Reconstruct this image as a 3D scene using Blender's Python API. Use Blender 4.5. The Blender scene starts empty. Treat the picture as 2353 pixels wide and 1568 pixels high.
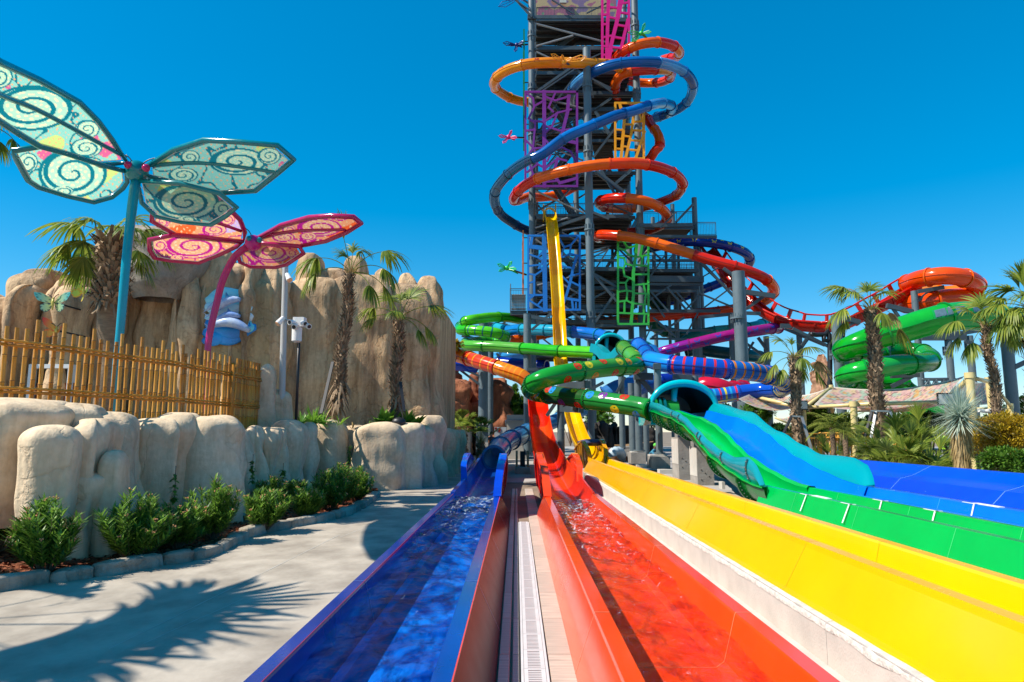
import bpy, math, random
import numpy as np
from mathutils import Vector, Matrix, noise
R = math.radians
rnd = random.Random(7)
SC = bpy.context.scene
COL = SC.collection

# ------------------------------------------------------------------ camera
CAMZ = 2.0
FPX, CXP, CYP = 1569.0, 1176.5, 784.0
PITCH, YAW = R(7.53), R(0.395)
cam = bpy.data.cameras.new('camera')
cam.lens = 24.0; cam.sensor_width = 36.0; cam.clip_start = 0.05; cam.clip_end = 3000
camo = bpy.data.objects.new('camera', cam); COL.objects.link(camo)
camo.location = (0, 0, CAMZ)
camo.rotation_euler = (R(90) + PITCH, 0, YAW)
SC.camera = camo
MR = (Matrix.Rotation(YAW, 3, 'Z') @ Matrix.Rotation(R(90) + PITCH, 3, 'X'))

# ------------------------------------------------------------------ world, sun, exposure
SUN = Vector((-0.84, -0.27, 1.0)).normalized()
elev = math.asin(SUN.z)
azim = math.atan2(SUN.x, SUN.y)
w = bpy.data.worlds.new('World'); SC.world = w; w.use_nodes = True
nt = w.node_tree; nt.nodes.clear()
sky = nt.nodes.new('ShaderNodeTexSky'); sky.sky_type = 'NISHITA'; sky.sun_disc = False
sky.sun_elevation = elev; sky.sun_rotation = azim
sky.altitude = 0; sky.air_density = 1.0; sky.dust_density = 0.0; sky.ozone_density = 7.0
hs = nt.nodes.new('ShaderNodeHueSaturation'); hs.inputs['Saturation'].default_value = 1.62; hs.inputs['Hue'].default_value = 0.490
bg = nt.nodes.new('ShaderNodeBackground'); bg.inputs['Strength'].default_value = 0.170
wo = nt.nodes.new('ShaderNodeOutputWorld')
gm = nt.nodes.new('ShaderNodeGamma'); gm.inputs[1].default_value = 0.72
nt.links.new(sky.outputs[0], gm.inputs[0]); nt.links.new(gm.outputs[0], hs.inputs['Color']); nt.links.new(hs.outputs[0], bg.inputs[0]); nt.links.new(bg.outputs[0], wo.inputs[0])
sl = bpy.data.lights.new('sun', 'SUN'); sl.energy = 4.8; sl.angle = R(0.53); sl.color = (1.0, 0.94, 0.85)
so = bpy.data.objects.new('sun', sl); COL.objects.link(so)
so.rotation_euler = SUN.to_track_quat('Z', 'Y').to_euler()
SC.view_settings.view_transform = 'Standard'; SC.view_settings.look = 'None'
SC.view_settings.exposure = 0.62; SC.view_settings.gamma = 1.0
SC.view_settings.use_curve_mapping = False
SC.cycles.max_bounces = 8; SC.cycles.transparent_max_bounces = 24
SC.cycles.caustics_reflective = False; SC.cycles.caustics_refractive = False
SC.cycles.sample_clamp_indirect = 6.0

# ------------------------------------------------------------------ survey: turns measured picture points into places at real distances
def P(u, v, d):
    r = MR @ Vector((u - CXP, -(v - CYP), -FPX)); r = r * (d / r.y)
    return Vector((r.x, r.y, r.z + CAMZ))
def G(u, v, z=0.0):
    r = MR @ Vector((u - CXP, -(v - CYP), -FPX)); r = r * ((z - CAMZ) / r.z)
    return Vector((r.x, r.y, z))
def XV(x, v, z_of=None):
    pass
CR = {'A': (1900, 0, 1000/2240), 'B': (1900, 600, 1000/2240), 'C': (2300, 900, 1000/2240), 'D': (3100, 1000, 996/2231),
      'E': (1700, 1200, 1000/2240), 'F': (2500, 1400, 1000/2240), 'G': (3100, 1500, 996/2231), 'H': (1700, 1650, 1000/2240),
      'I': (0, 200, 1000/2240), 'J': (500, 500, 1000/2240), 'K': (0, 950, 1100/2240), 'L': (900, 1000, 1000/1960),
      'M': (0, 1500, 1000/1742), 'N': (800, 1600, 1100/2353), 'O': (900, 2000, 1300/2353), 'Q': (2100, 1900, 1300/2353),
      'S': (1800, 1750, 600/2352), 'T': (2150, 100, 700/2195), 'U': (1750, 1250, 500/2240), 'W': (3000, 1050, 500/1960),
      'X': (2350, 1550, 650/2265), 'Y': (3500, 1550, 596/2077), 'Z': (2000, 1250, 500/1960), 'ZZ': (2500, 1200, 500/1960),
      'H2': (1750, 1650, 500/2240)}
KD = 4096 / 2353.0
def UV(k, x, y):
    a, b, s = CR[k]; return (a + x*s)/KD, (b + y*s)/KD
def Q(k, x, y, d):
    u, v = UV(k, x, y); return P(u, v, d)
def QS(k, pts):
    return [Q(k, *p) for p in pts]
def GQ(k, x, y, z=0.0):
    u, v = UV(k, x, y); return G(u, v, z)

# ------------------------------------------------------------------ materials
MATS = {}
def new_mat(name):
    m = bpy.data.materials.new(name); m.use_nodes = True
    n = m.node_tree.nodes; b = n['Principled BSDF']; return m, m.node_tree, b
def lin(h):
    def f(c):
        c /= 255.0
        return c/12.92 if c <= .04045 else ((c+.055)/1.055)**2.4
    return tuple(f(int(h[i:i+2], 16)) for i in (0, 2, 4))
def mat(name, color, rough=.5, spec=.5, var=.12, scale=3.0, bump=0.0, bscale=20.0, coat=0.0, metal=0.0, rvar=.1, alpha=1.0,
        streak=0.0, coords='Object', hue2=None, detail=6, aniso=(1, 1, 1), bdist=.02, trans=0.0):
    if name in MATS: return MATS[name]
    m, t, b = new_mat(name); L = t.links
    tc = t.nodes.new('ShaderNodeTexCoord'); mp = t.nodes.new('ShaderNodeMapping'); mp.inputs['Scale'].default_value = aniso
    L.new(tc.outputs[coords], mp.inputs[0])
    nz = t.nodes.new('ShaderNodeTexNoise'); nz.inputs['Scale'].default_value = scale; nz.inputs['Detail'].default_value = detail
    nz.inputs['Roughness'].default_value = .6
    L.new(mp.outputs[0], nz.inputs['Vector'])
    rp = t.nodes.new('ShaderNodeValToRGB'); rp.color_ramp.elements[0].position = .3; rp.color_ramp.elements[1].position = .7
    c = Vector(color[:3]); lo = c*(1-var); hi = c*(1+var*.8)
    if hue2 is not None: lo = Vector(hue2[:3])
    rp.color_ramp.elements[0].color = (*[max(0, x) for x in lo], 1); rp.color_ramp.elements[1].color = (*[min(.95, x) for x in hi], 1)
    L.new(nz.outputs['Fac'], rp.inputs[0]); L.new(rp.outputs[0], b.inputs['Base Color'])
    mr = t.nodes.new('ShaderNodeMapRange'); mr.inputs['To Min'].default_value = max(.02, rough-rvar); mr.inputs['To Max'].default_value = min(1, rough+rvar)
    n2 = t.nodes.new('ShaderNodeTexNoise'); n2.inputs['Scale'].default_value = scale*2.7; n2.inputs['Detail'].default_value = 4
    L.new(mp.outputs[0], n2.inputs['Vector']); L.new(n2.outputs['Fac'], mr.inputs['Value']); L.new(mr.outputs[0], b.inputs['Roughness'])
    b.inputs['Specular IOR Level'].default_value = spec; b.inputs['Coat Weight'].default_value = coat; b.inputs['Coat Roughness'].default_value = .05
    b.inputs['Metallic'].default_value = metal; b.inputs['Alpha'].default_value = alpha
    b.inputs['Transmission Weight'].default_value = trans
    if bump:
        bn = t.nodes.new('ShaderNodeTexNoise'); bn.inputs['Scale'].default_value = bscale; bn.inputs['Detail'].default_value = 8
        L.new(mp.outputs[0], bn.inputs['Vector'])
        bp = t.nodes.new('ShaderNodeBump'); bp.inputs['Strength'].default_value = bump; bp.inputs['Distance'].default_value = bdist
        L.new(bn.outputs['Fac'], bp.inputs['Height']); L.new(bp.outputs[0], b.inputs['Normal'])
    MATS[name] = m; return m
def frp(name, hexc, rough=.16, var=.10, spec=.5):
    return mat(name, lin(hexc), rough=rough, var=var, scale=1.3, spec=spec, rvar=.08, bump=.06, bscale=2.2, bdist=.05)
def attr_mat(name, rough=.6, transl=.0, glow=0, bump=.15):
    if name in MATS: return MATS[name]
    m, t, b = new_mat(name); L = t.links
    a = t.nodes.new('ShaderNodeVertexColor'); a.layer_name = 'print'
    L.new(a.outputs[0], b.inputs['Base Color']); b.inputs['Roughness'].default_value = rough
    if bump:
        tc = t.nodes.new('ShaderNodeTexCoord'); bn = t.nodes.new('ShaderNodeTexNoise'); bn.inputs['Scale'].default_value = 3
        bp = t.nodes.new('ShaderNodeBump'); bp.inputs['Strength'].default_value = bump; bp.inputs['Distance'].default_value = .05
        L.new(tc.outputs['Object'], bn.inputs[0]); L.new(bn.outputs['Fac'], bp.inputs['Height']); L.new(bp.outputs[0], b.inputs['Normal'])
    if transl:
        tr = t.nodes.new('ShaderNodeBsdfTranslucent'); mx = t.nodes.new('ShaderNodeMixShader'); mx.inputs[0].default_value = transl
        L.new(a.outputs[0], tr.inputs[0]); L.new(b.outputs[0], mx.inputs[1]); L.new(tr.outputs[0], mx.inputs[2])
        L.new(mx.outputs[0], t.nodes['Material Output'].inputs[0])
    MATS[name] = m; return m
def leaf_mat(name, c1, c2, transl=.35, rough=.45):
    if name in MATS: return MATS[name]
    m, t, b = new_mat(name); L = t.links
    g = t.nodes.new('ShaderNodeNewGeometry'); rp = t.nodes.new('ShaderNodeValToRGB')
    rp.color_ramp.elements[0].color = (*c1, 1); rp.color_ramp.elements[1].color = (*c2, 1)
    L.new(g.outputs['Random Per Island'], rp.inputs[0]); L.new(rp.outputs[0], b.inputs['Base Color'])
    b.inputs['Roughness'].default_value = rough; b.inputs['Specular IOR Level'].default_value = .35
    tr = t.nodes.new('ShaderNodeBsdfTranslucent'); mx = t.nodes.new('ShaderNodeMixShader'); mx.inputs[0].default_value = transl
    L.new(rp.outputs[0], tr.inputs[0]); L.new(b.outputs[0], mx.inputs[1]); L.new(tr.outputs[0], mx.inputs[2])
    L.new(mx.outputs[0], t.nodes['Material Output'].inputs[0])
    MATS[name] = m; return m

# ------------------------------------------------------------------ object helpers
def tag(o, label=None, cat=None, group=None, kind=None):
    if label: o['label'] = label
    if cat: o['category'] = cat
    if group: o['group'] = group
    if kind: o['kind'] = kind
    return o
def empty(name, loc, label=None, cat=None, group=None, rz=0):
    o = bpy.data.objects.new(name, None); COL.objects.link(o); o.location = loc; o.rotation_euler = (0, 0, rz); o.empty_display_size = .2
    return tag(o, label, cat, group)
def copy_tree(o, parent=None):
    c = o.copy(); COL.objects.link(c); c.parent = parent
    for ch in list(o.children): copy_tree(ch, c)
    return c

class MB:
    def __init__(s): s.v = []; s.f = []; s.c = None
    def add(s, vs, fs):
        n = len(s.v); s.v.extend([tuple(p) for p in vs]); s.f.extend([tuple(i+n for i in f) for f in fs]); return s
    def box(s, x0, x1, y0, y1, z0, z1, M=None):
        vs = [Vector((x, y, z)) for x in (x0, x1) for y in (y0, y1) for z in (z0, z1)]
        if M is not None: vs = [M @ p for p in vs]
        return s.add(vs, [(0,1,3,2), (4,6,7,5), (0,4,5,1), (2,3,7,6), (0,2,6,4), (1,5,7,3)])
    def beam(s, p0, p1, w=.2, h=None, up=(0, 0, 1)):
        p0 = Vector(p0); p1 = Vector(p1); h = h or w
        t = (p1-p0)
        if t.length < 1e-6: return s
        t.normalize(); u = Vector(up)
        if abs(t.dot(u)) > .95: u = Vector((0, 1, 0))
        a = t.cross(u).normalized()*w/2; b = a.cross(t).normalized()*h/2
        vs = [p+i*a+j*b for p in (p0, p1) for i in (-1, 1) for j in (-1, 1)]
        return s.add(vs, [(0,1,3,2), (4,6,7,5), (0,4,5,1), (2,3,7,6), (0,2,6,4), (1,5,7,3)])
    def ibeam(s, p0, p1, w=.2, h=.3):
        p0 = Vector(p0); p1 = Vector(p1); t = (p1-p0).normalized(); u = Vector((0, 0, 1))
        if abs(t.dot(u)) > .95: u = Vector((0, 1, 0))
        a = t.cross(u).normalized(); b = a.cross(t).normalized()
        s.beam(p0+b*h*.45, p1+b*h*.45, w, h*.1); s.beam(p0-b*h*.45, p1-b*h*.45, w, h*.1); s.beam(p0, p1, w*.12, h*.8)
        return s
    def tube(s, pts, r, n=10, cap=True, closed=False, up=None):
        pts = [Vector(p) for p in pts]; N = len(pts); rs = r if hasattr(r, '__len__') else [r]*N
        T = []
        for i in range(N):
            a = pts[(i-1) % N] if (closed or i > 0) else pts[i]; b = pts[(i+1) % N] if (closed or i < N-1) else pts[i]
            T.append((b-a).normalized())
        u = Vector((0, 0, 1)) if abs(T[0].z) < .9 else Vector((0, 1, 0))
        nrm = (u - T[0]*u.dot(T[0])).normalized(); vs = []
        for i in range(N):
            nrm = (nrm - T[i]*nrm.dot(T[i]))
            if nrm.length < 1e-6: nrm = T[i].orthogonal()
            nrm.normalize(); bi = T[i].cross(nrm)
            for k in range(n):
                a = 2*math.pi*k/n; vs.append(pts[i] + (nrm*math.cos(a) + bi*math.sin(a))*rs[i])
        fs = []
        for i in range(N if closed else N-1):
            for k in range(n):
                j = (i+1) % N; fs.append((i*n+k, i*n+(k+1) % n, j*n+(k+1) % n, j*n+k))
        if cap and not closed: fs.append(tuple(range(n))[::-1]); fs.append(tuple((N-1)*n+k for k in range(n)))
        return s.add(vs, fs)
    def sweep(s, pts, prof, closed_prof=True, up=(0, 0, 1), cap=True):
        """prof: function i-> list of (side, up) pairs, or a list; frame uses world up"""
        pts = [Vector(p) for p in pts]; N = len(pts); U = Vector(up); vs = []; m = None
        for i in range(N):
            a = pts[max(0, i-1)]; b = pts[min(N-1, i+1)]; t = (b-a).normalized()
            sd = t.cross(U)
            if sd.length < 1e-3: sd = Vector((1, 0, 0))
            sd.normalize(); nn = sd.cross(t)
            pr = prof(i) if callable(prof) else prof; m = len(pr)
            vs += [pts[i] + sd*q[0] + nn*q[1] for q in pr]
        fs = []
        for i in range(N-1):
            for k in range(m if closed_prof else m-1):
                fs.append((i*m+k, i*m+(k+1) % m, (i+1)*m+(k+1) % m, (i+1)*m+k))
        if cap and closed_prof: fs.append(tuple(range(m))[::-1]); fs.append(tuple((N-1)*m+k for k in range(m)))
        return s.add(vs, fs)
    def sphere(s, c, r, n=12, m=8, sc=(1, 1, 1), M=None):
        vs = []; c = Vector(c)
        for i in range(m+1):
            ph = math.pi*i/m
            for k in range(n):
                a = 2*math.pi*k/n; q = Vector((math.sin(ph)*math.cos(a)*sc[0], math.sin(ph)*math.sin(a)*sc[1], math.cos(ph)*sc[2]))*r
                if M is not None: q = M @ q
                vs.append(c+q)
        fs = [(i*n+k, (i+1)*n+k, (i+1)*n+(k+1) % n, i*n+(k+1) % n) for i in range(m) for k in range(n)]
        return s.add(vs, fs)
    def ring(s, c, ax, r0, r1, w, n=24):
        c = Vector(c); ax = Vector(ax).normalized(); a = ax.orthogonal().normalized(); b = ax.cross(a); vs = []
        for k in range(n):
            t = 2*math.pi*k/n; d = a*math.cos(t)+b*math.sin(t)
            vs += [c+d*r0-ax*w/2, c+d*r1-ax*w/2, c+d*r1+ax*w/2, c+d*r0+ax*w/2]
        fs = []
        for k in range(n):
            j = (k+1) % n
            for q in range(4): fs.append((k*4+q, k*4+(q+1) % 4, j*4+(q+1) % 4, j*4+q))
        return s.add(vs, fs)
    def grid(s, fn, nu, nv, closed_u=False):
        vs = [fn(i/(nu if closed_u else nu-1), j/(nv-1)) for j in range(nv) for i in range(nu)]
        fs = []
        for j in range(nv-1):
            for i in range(nu if closed_u else nu-1):
                fs.append((j*nu+i, j*nu+(i+1) % nu, (j+1)*nu+(i+1) % nu, (j+1)*nu+i))
        return s.add(vs, fs)
    def mesh(s, name, m=None, smooth=False, colors=None):
        me = bpy.data.meshes.new(name); me.from_pydata([tuple(p) for p in s.v], [], s.f)
        if m is not None: me.materials.append(m)
        if smooth: me.polygons.foreach_set('use_smooth', [True]*len(me.polygons))
        if colors is not None:
            ca = me.color_attributes.new('print', 'FLOAT_COLOR', 'POINT')
            ca.data.foreach_set('color', np.array([(*c[:3], 1.0) for c in colors], dtype=np.float32).ravel())
        me.update(); return me
    def build(s, name, m=None, parent=None, smooth=False, colors=None, sharp=None):
        org = Vector((0, 0, 0))
        if parent is None and s.v:
            a = np.array(s.v); org = Vector(((a[:, 0].min()+a[:, 0].max())/2, (a[:, 1].min()+a[:, 1].max())/2, a[:, 2].min()))
            s.v = [tuple(Vector(p)-org) for p in s.v]
        elif parent is not None:
            o2 = wloc(parent); s.v = [tuple(Vector(p)-o2) for p in s.v]
        me = s.mesh(name, m, smooth, colors)
        if smooth and sharp is not None: me.set_sharp_from_angle(angle=R(sharp))
        o = bpy.data.objects.new(name, me); COL.objects.link(o)
        if parent is not None: o.parent = parent
        else: o.location = org
        return o
def wloc(o):
    p = Vector(o.location)
    while o.parent is not None: o = o.parent; p = p + Vector(o.location)
    return p
def share(name, me, parent, loc=(0, 0, 0), rot=(0, 0, 0), scale=(1, 1, 1)):
    """a piece that shares its mesh; loc in parent space"""
    o = bpy.data.objects.new(name, me); COL.objects.link(o); o.parent = parent; o.location = loc; o.rotation_euler = rot; o.scale = scale; return o

def spline(pts, step=.35):
    """Catmull-Rom through pts, resampled at about step metres"""
    p = [Vector(q) for q in pts]; p = [p[0]*2-p[1]] + p + [p[-1]*2-p[-2]]; out = []
    for i in range(1, len(p)-2):
        a, b, c, d = p[i-1:i+3]; n = max(2, int((c-b).length/ (step*.4)))
        # centripetal-ish
        for k in range(n):
            t = k/n
            out.append(.5*((2*b) + (c-a)*t + (2*a-5*b+4*c-d)*t*t + (3*b-a-3*c+d)*t**3))
    out.append(p[-2]); res = [out[0]]; acc = 0
    for i in range(1, len(out)):
        seg = (out[i]-out[i-1]).length
        while acc+seg >= step:
            f = (step-acc)/seg; q = out[i-1].lerp(out[i], f); res.append(q); out[i-1] = q; seg = (out[i]-q).length; acc = 0
        acc += seg
    res.append(out[-1]); return res
def fbm(p, s=1.0, o=4):
    return noise.fractal(Vector(p)*s, .9, 2.1, o)
# ================================================================== materials shared
M_conc = mat('patio_concrete', (.40, .34, .265), rough=.8, var=.30, hue2=(.25, .205, .155), scale=1.3, bump=.35, bscale=9, bdist=.012, aniso=(1.25, 1.0, 1), detail=10)
M_curb = mat('curb_concrete', (.50, .46, .40), rough=.9, var=.14, scale=2.2, bump=.5, bscale=45, bdist=.01)
M_slab = mat('slab_concrete', (.36, .33, .30), rough=.9, var=.2, scale=.6, bump=.3, bscale=20)
M_foot = mat('footing_concrete', (.30, .27, .235), rough=.9, var=.3, scale=2.0, bump=.5, bscale=14)
M_steel = mat('tower_steel', (.05, .068, .078), rough=.42, var=.3, scale=.6, metal=.0, spec=.6)
M_steel2 = mat('column_steel', (.105, .14, .155), rough=.45, var=.22, scale=.5, spec=.5, bump=.1, bscale=3)
M_galv = mat('galvanised_steel', (.30, .31, .31), rough=.4, var=.15, metal=.6)
M_dark = mat('dark_deck', (.03, .031, .033), rough=.8)
M_white = mat('white_plastic', (.72, .72, .70), rough=.4, var=.06)
M_drain = mat('drain_plastic', (.58, .57, .55), rough=.5, var=.1)
M_hole = mat('drain_channel', (.05, .045, .04), rough=.9)
M_earth = mat('dry_earth', (.20, .15, .10), rough=1, var=.4, scale=.4)
M_black = mat('black_metal', (.012, .012, .014), rough=.45)
M_blue = mat('lane_blue', (.005, .036, .25), rough=.14, var=.25, scale=1.0, spec=.5, coat=0.0, rvar=.06)
M_blue_in = mat('lane_blue_inside', (.010, .19, .88), rough=.12, var=.3, scale=.8, coat=0.0, rvar=.05)
M_shell_shade = mat('lane_red_shell_shaded', (.034, .004, .010), rough=.25, var=.3, scale=1.5, spec=.03, coat=0, rvar=.04)  # red shell, base darkened to maroon to carry the wall's shading
M_red = mat('lane_red', (.82, .062, .006), rough=.13, var=.14, scale=1.0, coat=0, rvar=.06)
M_yel = mat('lane_yellow', (.90, .47, .0), rough=.22, var=.06, scale=1.0, coat=0, rvar=.06)
M_yel2 = mat('lane_yellow_outside', (.88, .40, .0), rough=.14, var=.06, scale=1.0, coat=0.0, rvar=.06)
M_grn = mat('lane_green', (.0, .38, .06), rough=.22, var=.10, scale=.8, coat=0, rvar=.06)
M_rb = mat('lane_royal_blue', (.0, .055, .55), rough=.25, var=.15, scale=.8, coat=0, rvar=.06)
M_mb = mat('lane_mid_blue', (.0, .15, .68), rough=.25, var=.12, scale=.8, coat=0, rvar=.06)
M_turq = mat('turquoise_plastic', (.0, .42, .46), rough=.16, var=.10, scale=.9, coat=0, rvar=.05)
M_bead = mat('seam_bead', (.55, .60, .62), rough=.5)

# ================================================================== setting: ground
g = MB().box(-600, 600, -60, 1500, -.6, -.02); tag(g.build('ground', M_earth), 'dry earth reaching to the horizon behind the slides', None, None, 'structure')
def sheet(name, poly, z, m, label, depth=.1):
    n = len(poly); b = MB(); b.add([(x, y, z) for x, y in poly] + [(x, y, z-depth) for x, y in poly],
        [tuple(range(n)), tuple(range(n, 2*n))[::-1]] + [(i, i+n, (i+1) % n+n, (i+1) % n) for i in range(n)])
    return tag(b.build(name, m), label, None, None, 'structure')
sheet('patio', [(-30, -8), (-1.98, -8), (-1.98, 23), (-1.98, 75), (-30, 75)], 0.0, M_conc, 'pale trowelled concrete patio left of the blue lane')
sheet('slab', [(2.68, -8), (60, -8), (60, 75), (2.68, 75)], 0.36, M_slab, 'raised concrete slab under the slide columns', .4)
sheet('back_paving', [(-1.97, 27.5), (2.67, 27.5), (2.67, 75), (-1.97, 75)], -.004, M_slab, 'concrete paving behind the blue and red lanes')
# walkway of wood-grain tiles between the lanes
M_tile = mat('woodgrain_tile', (.50, .42, .33), rough=.55, var=.28, scale=2.2, bump=.45, bscale=3.2, bdist=.01, aniso=(1, 9, 1), detail=9)
M_tile2 = mat('woodgrain_tile_dark', (.45, .38, .30), rough=.55, var=.16, scale=2.2, bump=.45, bscale=3.2, bdist=.01, aniso=(1, 9, 1), detail=9)
wk = sheet('walkway', [(-1.97, -8), (2.67, -8), (2.67, 27.5), (-1.97, 27.5)], -.03, M_foot, 'walkway base between the blue and red lanes')
def tile_me(wx, wy, m):
    b = MB(); e = .012
    b.add([(-wx/2, -wy/2, 0), (wx/2, -wy/2, 0), (wx/2, wy/2, 0), (-wx/2, wy/2, 0), (-wx/2+e, -wy/2+e, .03), (wx/2-e, -wy/2+e, .03), (wx/2-e, wy/2-e, .03), (-wx/2+e, wy/2-e, .03)],
          [(4, 5, 6, 7), (0, 1, 5, 4), (1, 2, 6, 5), (2, 3, 7, 6), (3, 0, 4, 7)]); return b.mesh('tile', m)
cols = [(-.16, .02-.105), ( .325-.03, .60)]
t_me = {}
def tile_col(x0, x1, ln, mats):
    y = .5; i = 0
    while y < 24:
        k = (round(x1-x0, 3), i % 2); 
        if k not in t_me: t_me[k] = tile_me(x1-x0-.006, ln-.006, mats[i % 2])
        o = share('tile', t_me[k], wk, Vector(((x0+x1)/2, y+ln/2, -.03)) - Vector(wk.location) + Vector((0, 0, 0)))
        y += ln; i += 1
tile_col(-.17, -.055, 1.2, (M_tile, M_tile2)); tile_col(-.05, .03, 1.2, (M_tile2, M_tile)); tile_col(.27, .56, 1.2, (M_tile, M_tile2))

# drains: one drain = row of grating sections
def drain(name, label, x0, x1, y0, y1, across=True, z=.0, ln=.5, pitch=.038):
    W = x1-x0; e = empty(name, (x0, y0, z), label, 'drain')
    b = MB(); b.box(x0+.004, x1-.004, y0, y1, z-.09, z-.035); b.build('channel', M_hole, e)
    fr = MB(); fr.box(x0, x0+.022, y0, y1, z-.03, z+.008); fr.box(x1-.022, x1, y0, y1, z-.03, z+.008); fr.build('frame', M_drain, e)
    gb = MB(); a = W-.05
    gb.box(0, .035, .003, ln-.003, -.02, .006); gb.box(a-.035, a, .003, ln-.003, -.02, .006)
    gb.box(.035, a-.035, .003, .028, -.02, .0055); gb.box(.035, a-.035, ln-.028, ln-.003, -.02, .0055)
    y = .045
    while y < ln-.045: gb.box(.035, a-.035, y, y+pitch*.5, -.018, .005); y += pitch
    me = gb.mesh('grating', M_drain); y = y0
    while y < y1-.01: share('grating', me, e, (.025, y-y0, 0)); y += ln
    return e
drain('drain', 'white slotted floor drain down the middle of the tiled walkway', .035, .265, .6, 15.5, pitch=.042)
drain('drain', 'white slotted floor drain along the left edge of the blue lane', -1.975, -1.79, 3, 27.2, pitch=.04)
drain('drain', 'white slotted floor drain between the red lane and the concrete curb', 2.36, 2.54, 2, 24, pitch=.04)
b = MB().box(2.54, 2.69, -1, 27, -.02, .004); tag(b.build('gutter_edge', M_curb), 'narrow concrete strip beside the right hand drain', None, None, 'structure')
# pour joint lines on the patio
b = MB()
for (k, pts) in (('V', None),):
    for a_, c_ in (((1.0, 2600), (2000, 2300)),):
        pass
def jl(u0, v0, u1, v1, wd=.012):
    p = G(u0, v0, .0); q = G(u1, v1, .0); t = (q-p).normalized(); s_ = Vector((-t.y, t.x, 0))*wd/2; n = 24; vs = []
    for i in range(n+1):
        c = p.lerp(q, i/n) + s_*rnd.uniform(-1.0, 1.0); wv = rnd.uniform(.5, 1.2); vs += [c-s_*wv+Vector((0, 0, .004)), c+s_*wv+Vector((0, 0, .004))]
    b.add(vs, [(2*i, 2*i+1, 2*i+3, 2*i+2) for i in range(n)])
jl(250, 1492, 780, 1230); jl(330, 1480, 560, 1376, .008); jl(780, 1236, 870, 1200, .01); jl(640, 1165, 900, 1212, .006)
tag(b.build('joint_line', mat('joint_chalk', (.55, .52, .46), rough=.9)), 'pale trowel line across the patio', None, None, 'structure')

# ================================================================== straight lanes
def lane(name, label, prof, y0, y1, m_in, m_out, m_shell=None, sec=3.4, seam=M_bead, off=0.0, split=None):
    """prof: list of (x,z) from outer left base over both rims to outer right base (inner surface in between)."""
    e = empty(name, (prof[0][0], y0, prof[0][1]), label, 'water slide')
    L = len(prof); y = y0 - off; t = .014
    inner = prof
    first = True
    while y < y1-.05:
        a = max(y, y0); c = min(y+sec, y1)
        b = MB(); n = len(inner)
        def off_pts():
            out = []
            for i in range(n):
                p = Vector(inner[i]); q0 = Vector(inner[max(0, i-1)]); q1 = Vector(inner[min(n-1, i+1)])
                tt = (q1-q0).normalized(); nn = Vector((tt.y, -tt.x)); out.append(p+nn*t)
            return out
        o2 = off_pts()
        vs = [(p[0], a+.002, p[1]) for p in inner]+[(p[0], c-.002, p[1]) for p in inner]+[(p[0], a+.002, p[1]) for p in o2]+[(p[0], c-.002, p[1]) for p in o2]
        fs = [(i, i+1, n+i+1, n+i) for i in range(n-1)]+[(2*n+i, 3*n+i, 3*n+i+1, 2*n+i+1) for i in range(n-1)]
        fs += [(i, 2*n+i, 2*n+i+1, i+1) for i in range(n-1)] + [(n+i, n+i+1, 3*n+i+1, 3*n+i) for i in range(n-1)]
        fs += [(0, n, 3*n, 2*n), (n-1, 3*n-1, 4*n-1, 2*n-1)]
        b.add(vs, fs)
        o = b.build('lane_section', m_in, e)
        me = o.data; me.materials.append(m_out)
        if m_shell: me.materials.append(m_shell)
        for i in range(n-1):
            if split and i in split: me.polygons[i].material_index = split[i]
        if c < y1-.1 and seam is not None:
            s = MB(); k = .0025; w_ = .005
            vs = []
            for i in range(n):
                p = Vector(inner[i]); q0 = Vector(inner[max(0, i-1)]); q1 = Vector(inner[min(n-1, i+1)]); tt = (q1-q0).normalized(); nn = Vector((-tt.y, tt.x))
                p = p+nn*k; vs += [(p.x, c-w_, p.y), (p.x, c+w_, p.y)]
            s.add(vs, [(2*i, 2*i+1, 2*i+3, 2*i+2) for i in range(n-1)]); s.build('seam', seam, e)
        y = y+sec
    return e
def rnd_prof(pl, pr_out):
    return pl
ZR = .49
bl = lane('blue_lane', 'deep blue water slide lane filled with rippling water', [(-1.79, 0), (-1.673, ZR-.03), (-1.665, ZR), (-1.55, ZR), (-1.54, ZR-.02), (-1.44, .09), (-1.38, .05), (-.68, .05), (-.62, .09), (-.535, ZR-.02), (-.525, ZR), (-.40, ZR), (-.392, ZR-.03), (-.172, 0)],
      -3, 17.0, M_blue, M_blue_in, M_shell_shade, split={5: 1, 6: 1, 7: 1, 11: 2, 12: 2}, seam=mat('seam_blue', (.10, .20, .45), rough=.3))
M_edge = mat('red_edge_trim', (.75, .06, .03), rough=.3)
b = MB(); b.box(-.3975, -.3885, -3, 17, ZR-.001, ZR+.007); b.build('edge_trim', M_edge, bl)
b = MB(); b.box(-1.552, -1.545, -3, 17, ZR-.001, ZR+.004); b.build('edge_trim', mat('red_edge_trim_dark', (.30, .02, .05), rough=.3), bl)
rl = lane('red_lane', 'glossy red water slide lane filled with shallow rushing water', [(.485, 0), (.648, ZR-.03), (.655, ZR), (.78, ZR), (.79, ZR-.02), (.89, .10), (.96, .05), (1.66, .05), (1.73, .10), (1.83, ZR-.02), (1.838, ZR), (1.966, ZR), (1.975, ZR-.03), (2.34, 0)],
      -3, 17.0, M_red, M_red, None, seam=mat('seam_red', (.85, .25, .12), rough=.3), off=1.2)
M_yrim = mat('rim_amber', (.90, .42, .0), rough=.25, var=.01)
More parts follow.
